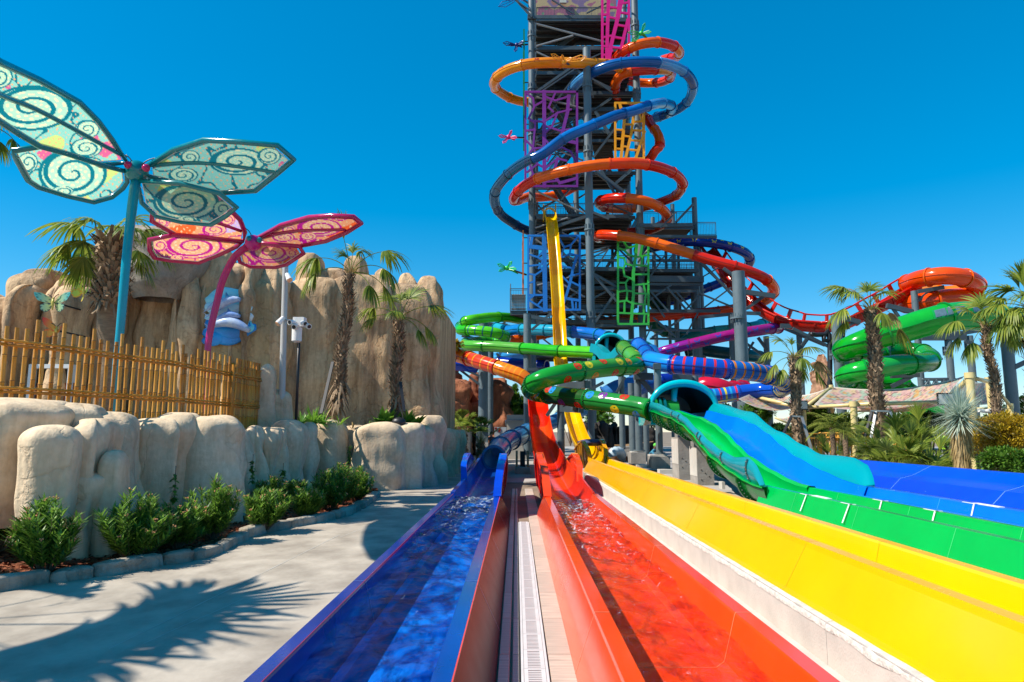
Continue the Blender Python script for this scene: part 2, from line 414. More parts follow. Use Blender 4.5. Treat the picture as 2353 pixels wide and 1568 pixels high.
yl = lane('yellow_lane', 'bright yellow dry slide lane beside the concrete curb', [(2.735, .362), (2.80, .40), (3.02, .80), (3.04, .855), (3.16, .855), (3.18, .82), (3.26, .50), (3.33, .46), (3.66, .46), (3.72, .50), (3.80, .83), (3.815, .855), (3.935, .855), (3.945, .81), (4.05, .362)],
      -1, 29.0, M_yel, M_yel2, M_yrim, seam=mat('seam_amber', (.85, .38, .0), rough=.4), split={0: 1, 1: 1, 2: 1, 3: 2, 11: 2}, sec=4.2)
gp = [(5.05, .362), (5.22, .80), (5.24, .855), (5.37, .855), (5.385, .82), (5.45, .50), (5.9, .50), (6.02, .82), (6.03, .855), (6.13, .855), (6.14, .82)]
gl = lane('green_lane', 'green slide lane with white marks on its rims', gp, -1, 14.9, M_grn, M_grn, None, sec=2.35, seam=mat('seam_green', (.05, .48, .14), rough=.4))
mp_ = [(6.16, .82), (6.17, .855), (6.22, .855), (6.25, .80), (6.33, .50), (7.12, .50), (7.24, .82), (7.25, .855), (7.42, .855), (7.43, .82)]
ml = lane('blue_lane', 'mid blue slide lane between the green lane and the royal blue lane', mp_, -1, 15.6, M_mb, M_mb, None, sec=2.6, seam=mat('seam_mid_blue', (.05, .30, .75), rough=.4))
dp = [(7.45, .82), (7.46, .85), (7.52, .85), (7.62, .52), (9.15, .52), (9.45, .78), (9.66, .95), (9.75, 1.05), (10.15, 1.12), (10.3, 1.5), (10.45, 1.5), (10.5, 1.4), (10.6, .362)]
dp = [(7.45, .82), (7.46, .85), (7.52, .85), (7.62, .52), (9.0, .52), (9.35, .86), (9.62, .93), (9.72, .965), (10.05, 1.13), (10.12, 1.16), (10.25, 1.16), (10.28, 1.1), (10.5, .362)]
dl = lane('royal_blue_lane', 'wide royal blue slide lane with stepped outer wall beside the planting', dp, -1, 24.0, M_rb, M_rb, None, sec=3.6, seam=mat('seam_royal', (.25, .45, .85), rough=.4))
# white L marks and pads on the rims
M_mark = mat('white_marking', (.78, .78, .76), rough=.5)
for (x, y, e, inner, nx) in ((5.22, 12.6, gl, 1, -.17), (5.22, 11.0, gl, 1, -.17), (6.02, 11.55, gl, 1, -.13), (6.02, 10.1, gl, 1, -.13), (7.24, 11.1, ml, 1, -.12), (7.24, 9.6, ml, 1, -.12), (5.22, 6.6, gl, 1, -.17)):
    b = MB(); b.box(x+.012, x+.10, y-.02, y+.02, .857, .863); b.box(x+.012, x+.04, y-.02, y+.32, .857, .863)
    b.add([(x-.006, y-.018, .858), (x-.006, y+.018, .858), (x+nx*.7-.01, y+.018, .858-.28), (x+nx*.7-.01, y-.018, .858-.28)], [(0, 1, 2, 3)]); b.build('white_mark', M_mark, e)
for (x, y, e) in ((5.27, 11.9, gl), (7.28, 10.6, ml)):
    b = MB(); b.box(x, x+.09, y, y+.6, .857, .867); b.build('white_pad', M_mark, e)

# concrete curb wall, roughly finished along its top
e = empty('concrete_curb', (2.67, 0, 0), 'pale concrete curb wall between the red lane and the yellow lane', 'curb')
y = -1.0; k = 0
M_curb2 = mat('curb_rough_top', (.58, .54, .47), rough=1, var=.3, scale=9, bump=.9, bscale=30, bdist=.03)
while y < 27:
    L_ = 3.6; y1 = min(27, y+L_); n = 30
    b = MB(); b.box(2.70, 2.735, y+.004, y1-.004, -.01, .352); b.box(2.672, 2.70, y+.004, y1-.004, -.01, .335); b.build('curb_panel', M_curb, e)
    c = MB(); vs = []
    for i in range(n+1):
        yy = y+.004+(y1-y-.008)*i/n; f = noise.noise(Vector((yy*2.3, 1, 3)))*.022; g_ = noise.noise(Vector((yy*6.1, 5, 3)))*.018
        vs += [(2.666+f*.4, yy, .30+f), (2.668, yy, .345+g_*.6), (2.70, yy, .366+g_*.5), (2.738, yy, .375+f*.3)]
    c.add(vs, [(4*i+q, 4*i+q+1, 4*i+q+5, 4*i+q+4) for i in range(n) for q in range(3)]); c.build('curb_cap', M_curb2, e, smooth=True)
    y = y1
# ================================================================== water
def water_mat(name, deep, light, foam_y, fk=1.0):
    m, t, bs = new_mat(name); L = t.links; N = t.nodes
    tc = N.new('ShaderNodeNewGeometry'); mp = N.new('ShaderNodeMapping'); mp.inputs['Scale'].default_value = (1.0, .55, 1)
    L.new(tc.outputs['Position'], mp.inputs[0])
    n1 = N.new('ShaderNodeTexNoise'); n1.inputs['Scale'].default_value = 2.6; n1.inputs['Detail'].default_value = 3; n1.inputs['Distortion'].default_value = 1.6
    L.new(mp.outputs[0], n1.inputs[0])
    r1 = N.new('ShaderNodeValToRGB'); r1.color_ramp.elements[0].position = .36; r1.color_ramp.elements[1].position = .58
    r1.color_ramp.elements[0].color = (*deep, 1); r1.color_ramp.elements[1].color = (*light, 1)
    L.new(n1.outputs['Fac'], r1.inputs[0])
    # foam near the splashdown
    sx = N.new('ShaderNodeSeparateXYZ'); L.new(tc.outputs['Position'], sx.inputs[0])
    fy = N.new('ShaderNodeMapRange'); fy.inputs['From Min'].default_value = foam_y[0]; fy.inputs['From Max'].default_value = foam_y[1]; fy.inputs['To Min'].default_value = .0; fy.inputs['To Max'].default_value = foam_y[2]
    L.new(sx.outputs['Y'], fy.inputs['Value'])
    n2 = N.new('ShaderNodeTexNoise'); n2.inputs['Scale'].default_value = 8.5; n2.inputs['Detail'].default_value = 9; n2.inputs['Roughness'].default_value = .72; n2.inputs['Distortion'].default_value = 1.2
    L.new(mp.outputs[0], n2.inputs[0])
    ad = N.new('ShaderNodeMath'); ad.operation = 'ADD'; L.new(n2.outputs['Fac'], ad.inputs[0]); L.new(fy.outputs[0], ad.inputs[1])
    r2 = N.new('ShaderNodeValToRGB'); r2.color_ramp.elements[0].position = .66; r2.color_ramp.elements[1].position = .80
    r2.color_ramp.elements[0].color = (0, 0, 0, 1); r2.color_ramp.elements[1].color = (1, 1, 1, 1); L.new(ad.outputs[0], r2.inputs[0])
    bp = N.new('ShaderNodeBump'); bp.inputs['Strength'].default_value = .55; bp.inputs['Distance'].default_value = .05
    n3 = N.new('ShaderNodeTexNoise'); n3.inputs['Scale'].default_value = 9; n3.inputs['Detail'].default_value = 5; L.new(mp.outputs[0], n3.inputs[0])
    L.new(n3.outputs['Fac'], bp.inputs['Height'])
    tr = N.new('ShaderNodeBsdfTransparent'); L.new(r1.outputs[0], tr.inputs[0])
    gl = N.new('ShaderNodeBsdfGlossy'); gl.inputs['Roughness'].default_value = .03; L.new(bp.outputs[0], gl.inputs['Normal'])
    fr = N.new('ShaderNodeFresnel'); fr.inputs['IOR'].default_value = 1.34; L.new(bp.outputs[0], fr.inputs['Normal'])
    df = N.new('ShaderNodeBsdfDiffuse'); df.inputs[0].default_value = (.70, .78, .84, 1)
    fm_ = N.new('ShaderNodeMath'); fm_.operation = 'MULTIPLY'; fm_.inputs[1].default_value = fk; L.new(fr.outputs[0], fm_.inputs[0])
    m1 = N.new('ShaderNodeMixShader'); L.new(fm_.outputs[0], m1.inputs[0]); L.new(tr.outputs[0], m1.inputs[1]); L.new(gl.outputs[0], m1.inputs[2])
    m2 = N.new('ShaderNodeMixShader'); mu = N.new('ShaderNodeMath'); mu.operation = 'MULTIPLY'; mu.inputs[1].default_value = .75
    L.new(r2.outputs[0], mu.inputs[0]); L.new(mu.outputs[0], m2.inputs[0]); L.new(m1.outputs[0], m2.inputs[1]); L.new(df.outputs[0], m2.inputs[2])
    L.new(m2.outputs[0], N['Material Output'].inputs[0]); return m
def water(name, label, x0, x1, y0, y1, z, m, amp, rough_y):
    nx, ny = 30, int((y1-y0)/.045)
    b = MB()
    def f(u, v):
        x = x0+(x1-x0)*u; y = y0+(y1-y0)*v
        a = amp*(1+rough_y[1]*max(0, min(1, (y-rough_y[0])/4)))
        h = a*(noise.noise(Vector((x*2.0+.35*y, y*1.5, 0))) + .5*noise.noise(Vector((x*4.5, y*4.1+x, 2))) + .22*noise.noise(Vector((x*11, y*9, 5))))
        return (x, y, z+h)
    b.grid(f, nx, ny); o = b.build(name, m, None, smooth=True); tag(o, label, None, None, 'structure'); return o
wb = water('water', 'rippling blue water running down the blue lane', -1.522, -.552, -1.0, 17.6, .37, water_mat('blue_water', (.16, .28, .46), (.70, 1.0, 1.0), (9.0, 16.5, .15), .7), .040, (7, 1.6))
wr = water('water', 'rushing clear water over the red lane floor', .828, 1.792, -1.0, 17.6, .29, water_mat('red_water', (.86, .64, .50), (1.0, 1.0, .96), (3.0, 16.5, .15), .6), .030, (6, 2.0))
# ================================================================== rock work
def rock_mat(name, c1, c2, c3, streak=.5, bump=.5, crack=.35):
    m, t, b = new_mat(name); L = t.links; N = t.nodes
    tc = N.new('ShaderNodeTexCoord'); geo = N.new('ShaderNodeNewGeometry')
    mp = N.new('ShaderNodeMapping'); mp.inputs['Scale'].default_value = (1, 1, .22); L.new(geo.outputs['Position'], mp.inputs[0])
    a = N.new('ShaderNodeTexNoise'); a.inputs['Scale'].default_value = .9; a.inputs['Detail'].default_value = 8; a.inputs['Roughness'].default_value = .62; L.new(mp.outputs[0], a.inputs[0])
    r = N.new('ShaderNodeValToRGB'); e = r.color_ramp.elements; e[0].position = .32; e[1].position = .70
    e[0].color = (*c3, 1); e[1].color = (*c1, 1); k = e.new(.50); k.color = (*c2, 1)
    L.new(a.outputs['Fac'], r.inputs[0])
    n2 = N.new('ShaderNodeTexNoise'); n2.inputs['Scale'].default_value = 9; n2.inputs['Detail'].default_value = 6; L.new(geo.outputs['Position'], n2.inputs[0])
    mx = N.new('ShaderNodeMixRGB'); mx.blend_type = 'MULTIPLY'; mx.inputs[0].default_value = .35; L.new(r.outputs[0], mx.inputs[1])
    r2 = N.new('ShaderNodeValToRGB'); r2.color_ramp.elements[0].position = .3; r2.color_ramp.elements[1].position = .7; r2.color_ramp.elements[0].color = (.55, .5, .46, 1)
    L.new(n2.outputs['Fac'], r2.inputs[0]); L.new(r2.outputs[0], mx.inputs[2]); L.new(mx.outputs[0], b.inputs['Base Color'])
    b.inputs['Roughness'].default_value = .92; b.inputs['Specular IOR Level'].default_value = .2
    n3 = N.new('ShaderNodeTexNoise'); n3.inputs['Scale'].default_value = 16; n3.inputs['Detail'].default_value = 9; L.new(geo.outputs['Position'], n3.inputs[0])
    n4 = N.new('ShaderNodeTexNoise'); n4.inputs['Scale'].default_value = 2.2; n4.inputs['Detail'].default_value = 5; L.new(mp.outputs[0], n4.inputs[0])
    b1 = N.new('ShaderNodeBump'); b1.inputs['Strength'].default_value = bump; b1.inputs['Distance'].default_value = .02; L.new(n3.outputs['Fac'], b1.inputs['Height'])
    b2 = N.new('ShaderNodeBump'); b2.inputs['Strength'].default_value = bump; b2.inputs['Distance'].default_value = .12; L.new(n4.outputs['Fac'], b2.inputs['Height']); L.new(b1.outputs[0], b2.inputs['Normal'])
    vo = N.new('ShaderNodeTexVoronoi'); vo.feature = 'DISTANCE_TO_EDGE'; vo.inputs['Scale'].default_value = .55
    nw = N.new('ShaderNodeTexNoise'); nw.inputs['Scale'].default_value = 1.3; nw.inputs['Detail'].default_value = 6; L.new(geo.outputs['Position'], nw.inputs[0])
    va = N.new('ShaderNodeVectorMath'); va.operation = 'ADD'; vs_ = N.new('ShaderNodeVectorMath'); vs_.operation = 'SCALE'; vs_.inputs['Scale'].default_value = 1.8
    L.new(nw.outputs['Color'], vs_.inputs[0]); L.new(mp.outputs[0], va.inputs[0]); L.new(vs_.outputs[0], va.inputs[1]); L.new(va.outputs[0], vo.inputs['Vector'])
    rc = N.new('ShaderNodeMapRange'); rc.inputs['From Max'].default_value = .022; rc.inputs['To Min'].default_value = 0.0; L.new(vo.outputs['Distance'], rc.inputs['Value'])
    b3 = N.new('ShaderNodeBump'); b3.inputs['Strength'].default_value = crack; b3.inputs['Distance'].default_value = .05; L.new(rc.outputs[0], b3.inputs['Height']); L.new(b2.outputs[0], b3.inputs['Normal'])
    m3 = N.new('ShaderNodeMixRGB'); m3.blend_type = 'MULTIPLY'; m3.inputs[0].default_value = crack*.8; rd_ = N.new('ShaderNodeValToRGB'); rd_.color_ramp.elements[0].color = (.45, .36, .30, 1); L.new(rc.outputs[0], rd_.inputs[0]); L.new(mx.outputs[0], m3.inputs[1]); L.new(rd_.outputs[0], m3.inputs[2])
    # dirt washes, long vertical runs
    nd = N.new('ShaderNodeTexNoise'); nd.inputs['Scale'].default_value = 2.4; nd.inputs['Detail'].default_value = 7; nd.inputs['Roughness'].default_value = .7; mq = N.new('ShaderNodeMapping'); mq.inputs['Scale'].default_value = (1, 1, .10); mq.inputs['Location'].default_value = (3, 7, 0); L.new(geo.outputs['Position'], mq.inputs[0]); L.new(mq.outputs[0], nd.inputs[0])
    r4 = N.new('ShaderNodeValToRGB'); r4.color_ramp.elements[0].position = .36; r4.color_ramp.elements[1].position = .56; r4.color_ramp.elements[0].color = (.52, .46, .40, 1); L.new(nd.outputs['Fac'], r4.inputs[0])
    m4 = N.new('ShaderNodeMixRGB'); m4.blend_type = 'MULTIPLY'; m4.inputs[0].default_value = streak; L.new(m3.outputs[0], m4.inputs[1]); L.new(r4.outputs[0], m4.inputs[2]); L.new(m4.outputs[0], b.inputs['Base Color'])
    L.new(b3.outputs[0], b.inputs['Normal']); return m
M_rockn = rock_mat('cast_rock_pale', (.80, .63, .43), (.74, .57, .38), (.56, .42, .285), bump=.5, streak=.4, crack=.25)
M_rockc = rock_mat('cast_rock_cliff', (.78, .54, .32), (.62, .42, .24), (.33, .22, .14), bump=.8, streak=.85, crack=.4)
M_rockg = rock_mat('cast_rock_grey', (.46, .40, .32), (.34, .29, .23), (.22, .18, .14), bump=.7)
M_rockr = rock_mat('red_rock', (.50, .22, .11), (.36, .13, .065), (.16, .05, .03), bump=1.2)
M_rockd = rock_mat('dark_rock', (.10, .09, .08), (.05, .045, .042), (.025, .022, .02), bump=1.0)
M_sand = rock_mat('sand_render', (.62, .44, .22), (.55, .38, .20), (.42, .29, .16), bump=.3)

def blob(c, a, b_, h, tang, px=2.6, pz=3.2, seed=0, amp=.12, fs=.7, z0=0.0, nu=44, nv=34, lean=(0, 0), taper=.12, foot=0.0, mb=None):
    """a rounded upright lobe of cast rock standing at c: a = half width along tang, b_ = half depth, h = height"""
    T = Vector((tang[0], tang[1], 0)).normalized(); Nn = Vector((T.y, -T.x, 0)); c = Vector(c); so_ = Vector((seed*7.3, seed*3.1, seed*1.7))
    mb = mb or MB()
    def f(u, v):
        an = 2*math.pi*u; ca, sa = math.cos(an), math.sin(an)
        sx = math.copysign(abs(ca)**(2/px), ca); sy = math.copysign(abs(sa)**(2/px), sa)
        vv = v
        if vv < .62: zz = vv/.62*.80; rr = 1.0
        else:
            q = (vv-.62)/.38; ang = q*math.pi/2; zz = .80+.20*math.sin(ang)**(.9); rr = max(0.0, math.cos(ang))**(2/pz)
        z = zz*h; tp = 1-taper*zz+foot*(1-zz)**2
        p = c + T*(a*sx*rr*tp) + Nn*(b_*sy*rr*tp) + Vector((lean[0]*zz, lean[1]*zz, z0+z))
        d = noise.fractal((p+so_)*fs, 1.0, 2.0, 3)*amp + noise.fractal((p+so_)*fs*3.4, 1.0, 2.0, 2)*amp*.22
        o = (T*sx*b_ + Nn*sy*a); o = o.normalized() if o.length > 1e-5 else Vector((0, 0, 1))
        fl = noise.noise(Vector((an*1.6+seed, z*.25/h, seed)))*amp*.5
        return p + o*(d+fl)*(1 if rr > .3 else rr*3) + Vector((0, 0, d*.35*zz))
    mb.grid(f, nu, nv, closed_u=True); return mb
def lobes(e, items, m, name='rock_lobe', **kw):
    for i, it in enumerate(items):
        mb = blob(*it[0], seed=i*1.37+len(items), **{**kw, **(it[1] if len(it) > 1 else {})}); mb.build(name, it[2] if len(it) > 2 else m, e, smooth=True)

# --- retaining wall of rounded cast rock, nearest boulders to farthest: (u_left, u_right, v_top, depth of centre, half thickness)
rw = empty('rock_retaining_wall', (-6, 15, 0), 'long pale wall of rounded cast rock lobes behind the oleander bed', 'rock wall')
LB = [(-230, 136, 912, 10.9, 1.0, {'z0': .55, 'foot': -.25}), (20, 160, 925, 11.6, .8, {'z0': .62, 'foot': -.3}), (66, 180, 975, 10.35, .42, {'amp': .09, 'z0': .72, 'foot': -.3}), (100, 245, 931, 12.2, .9, {'z0': .4, 'foot': -.2}),
      (170, 262, 962, 11.3, .7, {}), (238, 293, 1033, 11.2, .38, {'amp': .07}), (175, 318, 949, 12.8, .9, {}), (0, 262, 1080, 11.15, .75, {'z0': .62, 'amp': .12, 'foot': -.35}),
      (272, 352, 980, 13.9, .6, {}), (318, 412, 965, 14.2, .7, {}), (385, 470, 950, 14.9, .8, {}), (402, 562, 949+4, 15.2, 1.0, {}), (470, 556, 960, 15.9, .8, {}),
      (532, 582, 985, 17.4, .5, {}), (566, 612, 978, 18.2, .6, {}), (604, 642, 985, 18.7, .5, {}), (625, 662, 983, 19.5, .5, {}), (642, 704, 963, 20.6, .7, {}), (695, 722, 970, 22.3, .6, {}),
      (716, 802, 964, 24.4, .8, {}), (780, 836, 979, 25.4, .5, {}), (815, 932, 972, 24.3, .85, {'px': 3.2}), (900, 975, 975, 25.0, .8, {}), (935, 990, 979, 25.9, .6, {}),
      (958, 1016, 958, 27.2, .6, {}), (985, 1026, 980, 29.0, .6, {}), (1005, 1035, 984, 31.0, .6, {}), (1022, 1047, 986, 33.5, .7, {}), (1038, 1058, 990, 36.5, .7, {})]
tang_pts = [(u0+u1)/2 for u0, u1, *_ in LB]
for i, (u0, u1, vt, d, th, kw) in enumerate(LB):
    pl = P(u0, vt, d); pr = P(u1, vt, d); top = (pl.z+pr.z)/2; c = Vector(((pl.x+pr.x)/2, d, 0)); z0 = kw.get('z0', 0)
    kw2 = dict(kw); kw2.setdefault('amp', .26); kw2.setdefault('px', 3.0); kw2.setdefault('pz', 2.6)
    tg = (1, .32 if u0 < 700 else (.08 if u0 < 900 else .55))
    mb = blob(c, (pr.x-pl.x)/2*1.16, th, top-z0, tg, seed=i*1.9, fs=.5, nu=56 if u0 < 600 else 36, nv=44 if u0 < 600 else 30, **kw2)
    mb.build('rock_lobe', M_rockn, rw, smooth=True)
# retained terrace behind the wall
tz = 1.95
TB = [(P((u0+u1)/2, 900, d).x-.25, d+.35) for u0, u1, vt, d, th, kw in LB if d > 13]
TB = [(-40, 12.4), (-9.6, 13.2)] + TB + [(TB[-1][0]-.3, 60), (-40, 60)]
sheet('terrace', TB, tz, M_slab, 'raised terrace behind the retaining wall', 2.2)
b = MB()
for (x, y) in ((0, 0),):
    pass
# bare block wall in the gap under the near boulders
b = MB(); b.box(-9.6, -6.95, 11.9, 12.1, 0, 1.3); tag(b.build('block_wall', M_foot), 'grey rendered wall in the dark gap under the near boulders', 'wall')

# --- cliff building: tall fluted pillars
def pillars(e, items, m, th=1.6, **kw):
    for i, it in enumerate(items):
        u0, u1, vt, d = it[:4]; k = dict(kw); k.update(it[4] if len(it) > 4 else {})
        mm = k.pop('mat', m); zb = k.pop('zb', tz-.3); t_ = k.pop('th', th)
        pl = P(u0, vt, d); pr = P(u1, vt, d); c = Vector(((pl.x+pr.x)/2, d, zb)); k.setdefault('amp', .30); k.setdefault('px', 3.0); k.setdefault('pz', 2.4)
        blob(c, (pr.x-pl.x)/2*1.05, t_, (pl.z+pr.z)/2-zb, (1, .12), seed=i*2.3+u0*.01, fs=.42, nu=44, nv=54, taper=.07, **k).build('rock_pillar', mm, e, smooth=True)
cl = empty('rock_cliff', (-16, 27, tz), 'tall sand coloured artificial cliff of fluted rock pillars behind the palms', 'rock cliff')
pillars(cl, [(-160, 40, 664, 25.5, {'th': 1.8}), (-10, 66, 690, 24.6), (52, 112, 632, 25.5), (58, 100, 660, 24.6), (85, 150, 622, 25.8), (138, 196, 643, 25.6), (158, 222, 668, 24.9), (196, 262, 600, 26.0), (246, 314, 585, 26.2),
  (256, 420, 562, 28.2, {'th': 1.6}), (240, 318, 610, 29.4), (300, 372, 620, 29.2), (350, 430, 615, 29.3), (440, 520, 610, 28.6), (300, 352, 640, 27.6), (345, 402, 650, 27.7), (392, 440, 655, 27.9), (418, 452, 603, 26.6, {'th': 1.3}), (448, 482, 612, 26.5, {'th': 1.2}), (482, 504, 605, 26.8, {'th': 1.2}), (500, 548, 572, 27.4), (540, 580, 612, 27.0),
  (574, 604, 614, 26.9), (590, 672, 607, 27.2, {'th': 1.3, 'px': 4.5}), (655, 782, 645, 28.3, {'th': 1.2, 'px': 5.5, 'pz': 4.0}), (686, 740, 589, 28.9, {'th': .9}), (735, 800, 622, 29.2, {'th': .9}), (764, 908, 640, 28.8, {'th': 1.2, 'px': 5.5, 'pz': 4.0}), (785, 852, 590, 29.3, {'th': .9}), (850, 905, 618, 29.5, {'th': .8}), (894, 990, 655, 29.4, {'th': 1.1, 'px': 5.0, 'pz': 4.0}), (908, 958, 627, 29.9, {'th': .8}), (962, 1016, 637, 30.3, {'px': 4.0})], M_rockc)
blob(P(368, 640, 25.6) + Vector((0, 0, .35)), 1.75, 1.5, 2.7, (1, .1), seed=5, px=2.2, pz=2.0, amp=.35, fs=.5, z0=-1.2, foot=-.55, taper=.0).build('boulder', M_rockg, cl, smooth=True)
blob(P(318, 620, 25.8) + Vector((0, 0, -.3)), 1.3, 1.2, 2.3, (1, .1), seed=9, px=2.2, pz=2.0, amp=.30, fs=.6, z0=-.3, foot=-.2, taper=.1).build('boulder', M_rockg, cl, smooth=True)
b = MB(); b.box(-40, -3.6, 30.8, 40, tz-.2, 8.0); b.build('building_core', M_rockc, cl)
# door in the cliff
dpos = P(208, 930, 23.6)
dr = empty('cliff_doorway', (dpos.x, 23.8, tz), 'dark open doorway with a white frame at the foot of the cliff', 'doorway')
x0 = Q('K', 285, 1100, 23.6).x; x1 = Q('K', 580, 1100, 23.6).x; zt = Q('K', 400, 1070, 23.6).z
b = MB(); b.box(x0-.1, x0, 23.4, 23.9, tz, zt); b.box(x0-.1, x1+.1, 23.4, 23.9, zt, zt+.14); b.box(x1, x1+.1, 23.4, 23.9, tz, zt); b.build('frame', M_white, dr)
b = MB(); b.box(x0, x1, 23.7, 23.75, tz, zt); b.build('opening_shade', mat('doorway_shade', (.02, .018, .016), rough=.8), dr)  # flat dark panel painted for the unlit interior behind the frame
b = MB(); b.box(x0+.1, x0+1.4, 23.60, 23.64, tz+.2, zt-.5); b.build('door_leaf', mat('door_orange', (.35, .08, .01), rough=.5), dr)
b = MB(); b.box(x0+.3, x1-.6, 23.52, 23.58, tz+.1, zt-.9); b.build('door_leaf', mat('door_green', (.02, .07, .02), rough=.5), dr)
# wave relief with dolphins
wv = empty('wave_relief', Q('K', 1860, 640, 25.3), 'painted relief of blue and white waves with leaping dolphins on the cliff', 'mural')
def hlobe(k, x0_, y0_, x1_, y1_, th, d, m, seed, name='wave', parent=None, dep=.16):
    p = Q(k, x0_, y0_, d); q = Q(k, x1_, y1_, d); n = 26; pts = []; rs = []
    for i in range(n+1):
        f = i/n; pts.append(p.lerp(q, f) + Vector((0, 0, .16*math.sin(f*5+seed)))); rs.append(th*(math.sin(math.pi*min(1, max(.02, f*.94+.03))))**.45*(1+.12*math.sin(f*9+seed)))
    mb = MB(); mb.tube(pts, rs, 14); mb.v = [(x, d+(y-d)*dep*2.2, z) for x, y, z in mb.v]; return mb.build(name, m, parent, smooth=True)
W1 = mat('wave_white', (.72, .80, .80), rough=.4, var=.18, scale=1.5); W2 = mat('wave_aqua', (.06, .55, .66), rough=.35, var=.4, scale=1.2, hue2=(.40, .75, .80)); W3 = mat('wave_azure', (.01, .26, .66), rough=.3, var=.4, scale=1.1, hue2=(.01, .08, .36)); W4 = mat('wave_pale', (.30, .68, .80), rough=.35, var=.3, scale=1.4, hue2=(.65, .8, .84))
a0 = Q('K', 1640, 380, 25.9); a1 = Q('K', 2110, 900, 25.9)
blob(Vector(((a0.x+a1.x)/2+.1, 26.5, a1.z-1.2)), (a1.x-a0.x)/2+.35, .75, a0.z-a1.z+1.5, (1, 0), seed=4, px=5, pz=4, amp=.12, fs=.8, taper=.03).build('backing', M_sand, wv, smooth=True)
for i, (x0_, y0_, x1_, y1_, th, m) in enumerate([(1690, 505, 2045, 428, .20, W2), (1672, 548, 2040, 490, .26, W2), (1668, 590, 1960, 560, .26, W4), (1900, 540, 2040, 500, .24, W4), (1672, 620, 2050, 600, .26, W4), (1690, 648, 2060, 640, .24, W1), (1680, 690, 2050, 672, .24, W2), (1930, 700, 2060, 688, .26, W2), (1670, 735, 2040, 725, .30, W3), (1655, 780, 2085, 765, .34, W3), (1650, 812, 1900, 800, .26, W3)]):
    hlobe('K', x0_, y0_, x1_, y1_, th, 25.55-.04*(i % 3), m, i, parent=wv)
M_dol = mat('dolphin_skin', (.06, .16, .42), rough=.3, var=.5, scale=2, hue2=(.55, .62, .70))
for (x, y, s_, an) in ((1830, 575, 1.0, .5), (1845, 672, .8, .25), (1775, 560, .7, .4), (1870, 745, 1.15, -.1)):
    p = Q('K', x, y, 25.1); mb = MB(); pts = []; rs = []
    for i in range(11):
        f = i/10; pts.append(p + Vector((math.cos(an)*(f-.5)*1.3*s_, 0, math.sin(an)*(f-.5)*1.3*s_ + .22*s_*math.sin(math.pi*f)))); rs.append(s_*(.03+.14*math.sin(math.pi*min(1, f*.9+.02))**.8))
    mb.tube(pts, rs, 10); q = pts[6]; mb.add([q+Vector((-.12*s_, -.02, .08)), q+Vector((.1*s_, -.02, .1)), q+Vector((-.1*s_, 0, .34*s_)), q+Vector((0, .03, .1))], [(0, 1, 2), (1, 3, 2), (3, 0, 2)])
    q = pts[0]; mb.add([q, q+Vector((-.22*s_, 0, .14*s_)), q+Vector((-.1*s_, .02, 0)), q+Vector((-.22*s_, 0, -.12*s_))], [(0, 1, 2), (0, 2, 3)])
    mb.build('dolphin', M_dol, wv, smooth=True)
# pale wing wall at the end of the fence
ww = empty('fence_end_rock', P(640, 960, 20.5)*Vector((1, 1, 0)) if False else Vector((P(640, 960, 20.5).x, 20.5, 0)), 'pale curved rock wing wall at the right end of the bamboo fence', 'rock wall')
for i, (u0, u1, vt, d, th) in enumerate([(592, 640, 836, 21.5, .55), (598, 672, 895, 21.9, .5)]):
    pl = P(u0, vt, d); pr = P(u1, vt, d); blob(Vector(((pl.x+pr.x)/2, d, tz-.2)), (pr.x-pl.x)/2*1.05, th, pl.z-tz+.2, (1, .2), seed=i+31, px=3, pz=2.0, amp=.08, fs=.7).build('rock_lobe', M_rockn, ww, smooth=True)
# red rock stacks behind
rr = empty('red_rock_stacks', P(1070, 960, 62)*1.0, 'rough red rock formation between the cliff and the slides', 'rock formation')
pillars(rr, [(1006, 1036, 830, 60, {}), (1008, 1080, 868, 59, {}), (1028, 1052, 850, 62, {}), (1075, 1100, 858, 63), (1108, 1170, 862, 60), (1122, 1166, 875, 59), (1060, 1110, 905, 60)], M_rockr, zb=0, th=2.6, amp=.75, mat=M_rockr) if False else None
for i, (u0, u1, vt, d) in enumerate([(1004, 1042, 832, 61), (1008, 1084, 872, 59), (1030, 1052, 852, 63), (1072, 1102, 858, 63), (1112, 1170, 870, 60), (1098, 1140, 880, 62), (1048, 1122, 925, 61), (1085, 1172, 940, 60)]):
    pl = P(u0, vt, d); pr = P(u1, vt, d); blob(Vector(((pl.x+pr.x)/2, d, 0)), (pr.x-pl.x)/2*1.08, 2.2, pl.z, (1, .1), seed=i+50, px=3.4, pz=3.4, amp=.55, fs=.6, nu=50, nv=50, taper=.1).build('rock_stack', M_rockr, rr, smooth=True)
sp = empty('rock_spire', Vector((P(1880, 960, 110).x, 110, 0)), 'far red rock spire between the blue tube and the green tube', 'rock formation')
M_far = rock_mat('far_rock', (.46, .27, .16), (.38, .2, .12), (.2, .1, .06), bump=1)
for i, (k, x0_, x1_, y_) in enumerate([('D', 350, 420, 1155), ('D', 405, 470, 1080), ('D', 440, 510, 1000), ('D', 465, 500, 915), ('D', 455, 520, 1060)]):
    pl = Q(k, x0_, y_, 108); pr = Q(k, x1_, y_, 108); blob(Vector(((pl.x+pr.x)/2, 108+i, 0)), (pr.x-pl.x)/2*1.3, 3, pl.z, (1, 0), seed=i+70, px=3, pz=3, amp=.9, fs=.35, nu=30, nv=40, taper=.35).build('rock_stack', M_far, sp, smooth=True)
dk = empty('dark_rock_wall', Vector((P(1390, 960, 47).x, 47, 0)), 'dark shaded rock wall under the slide tower', 'rock wall')
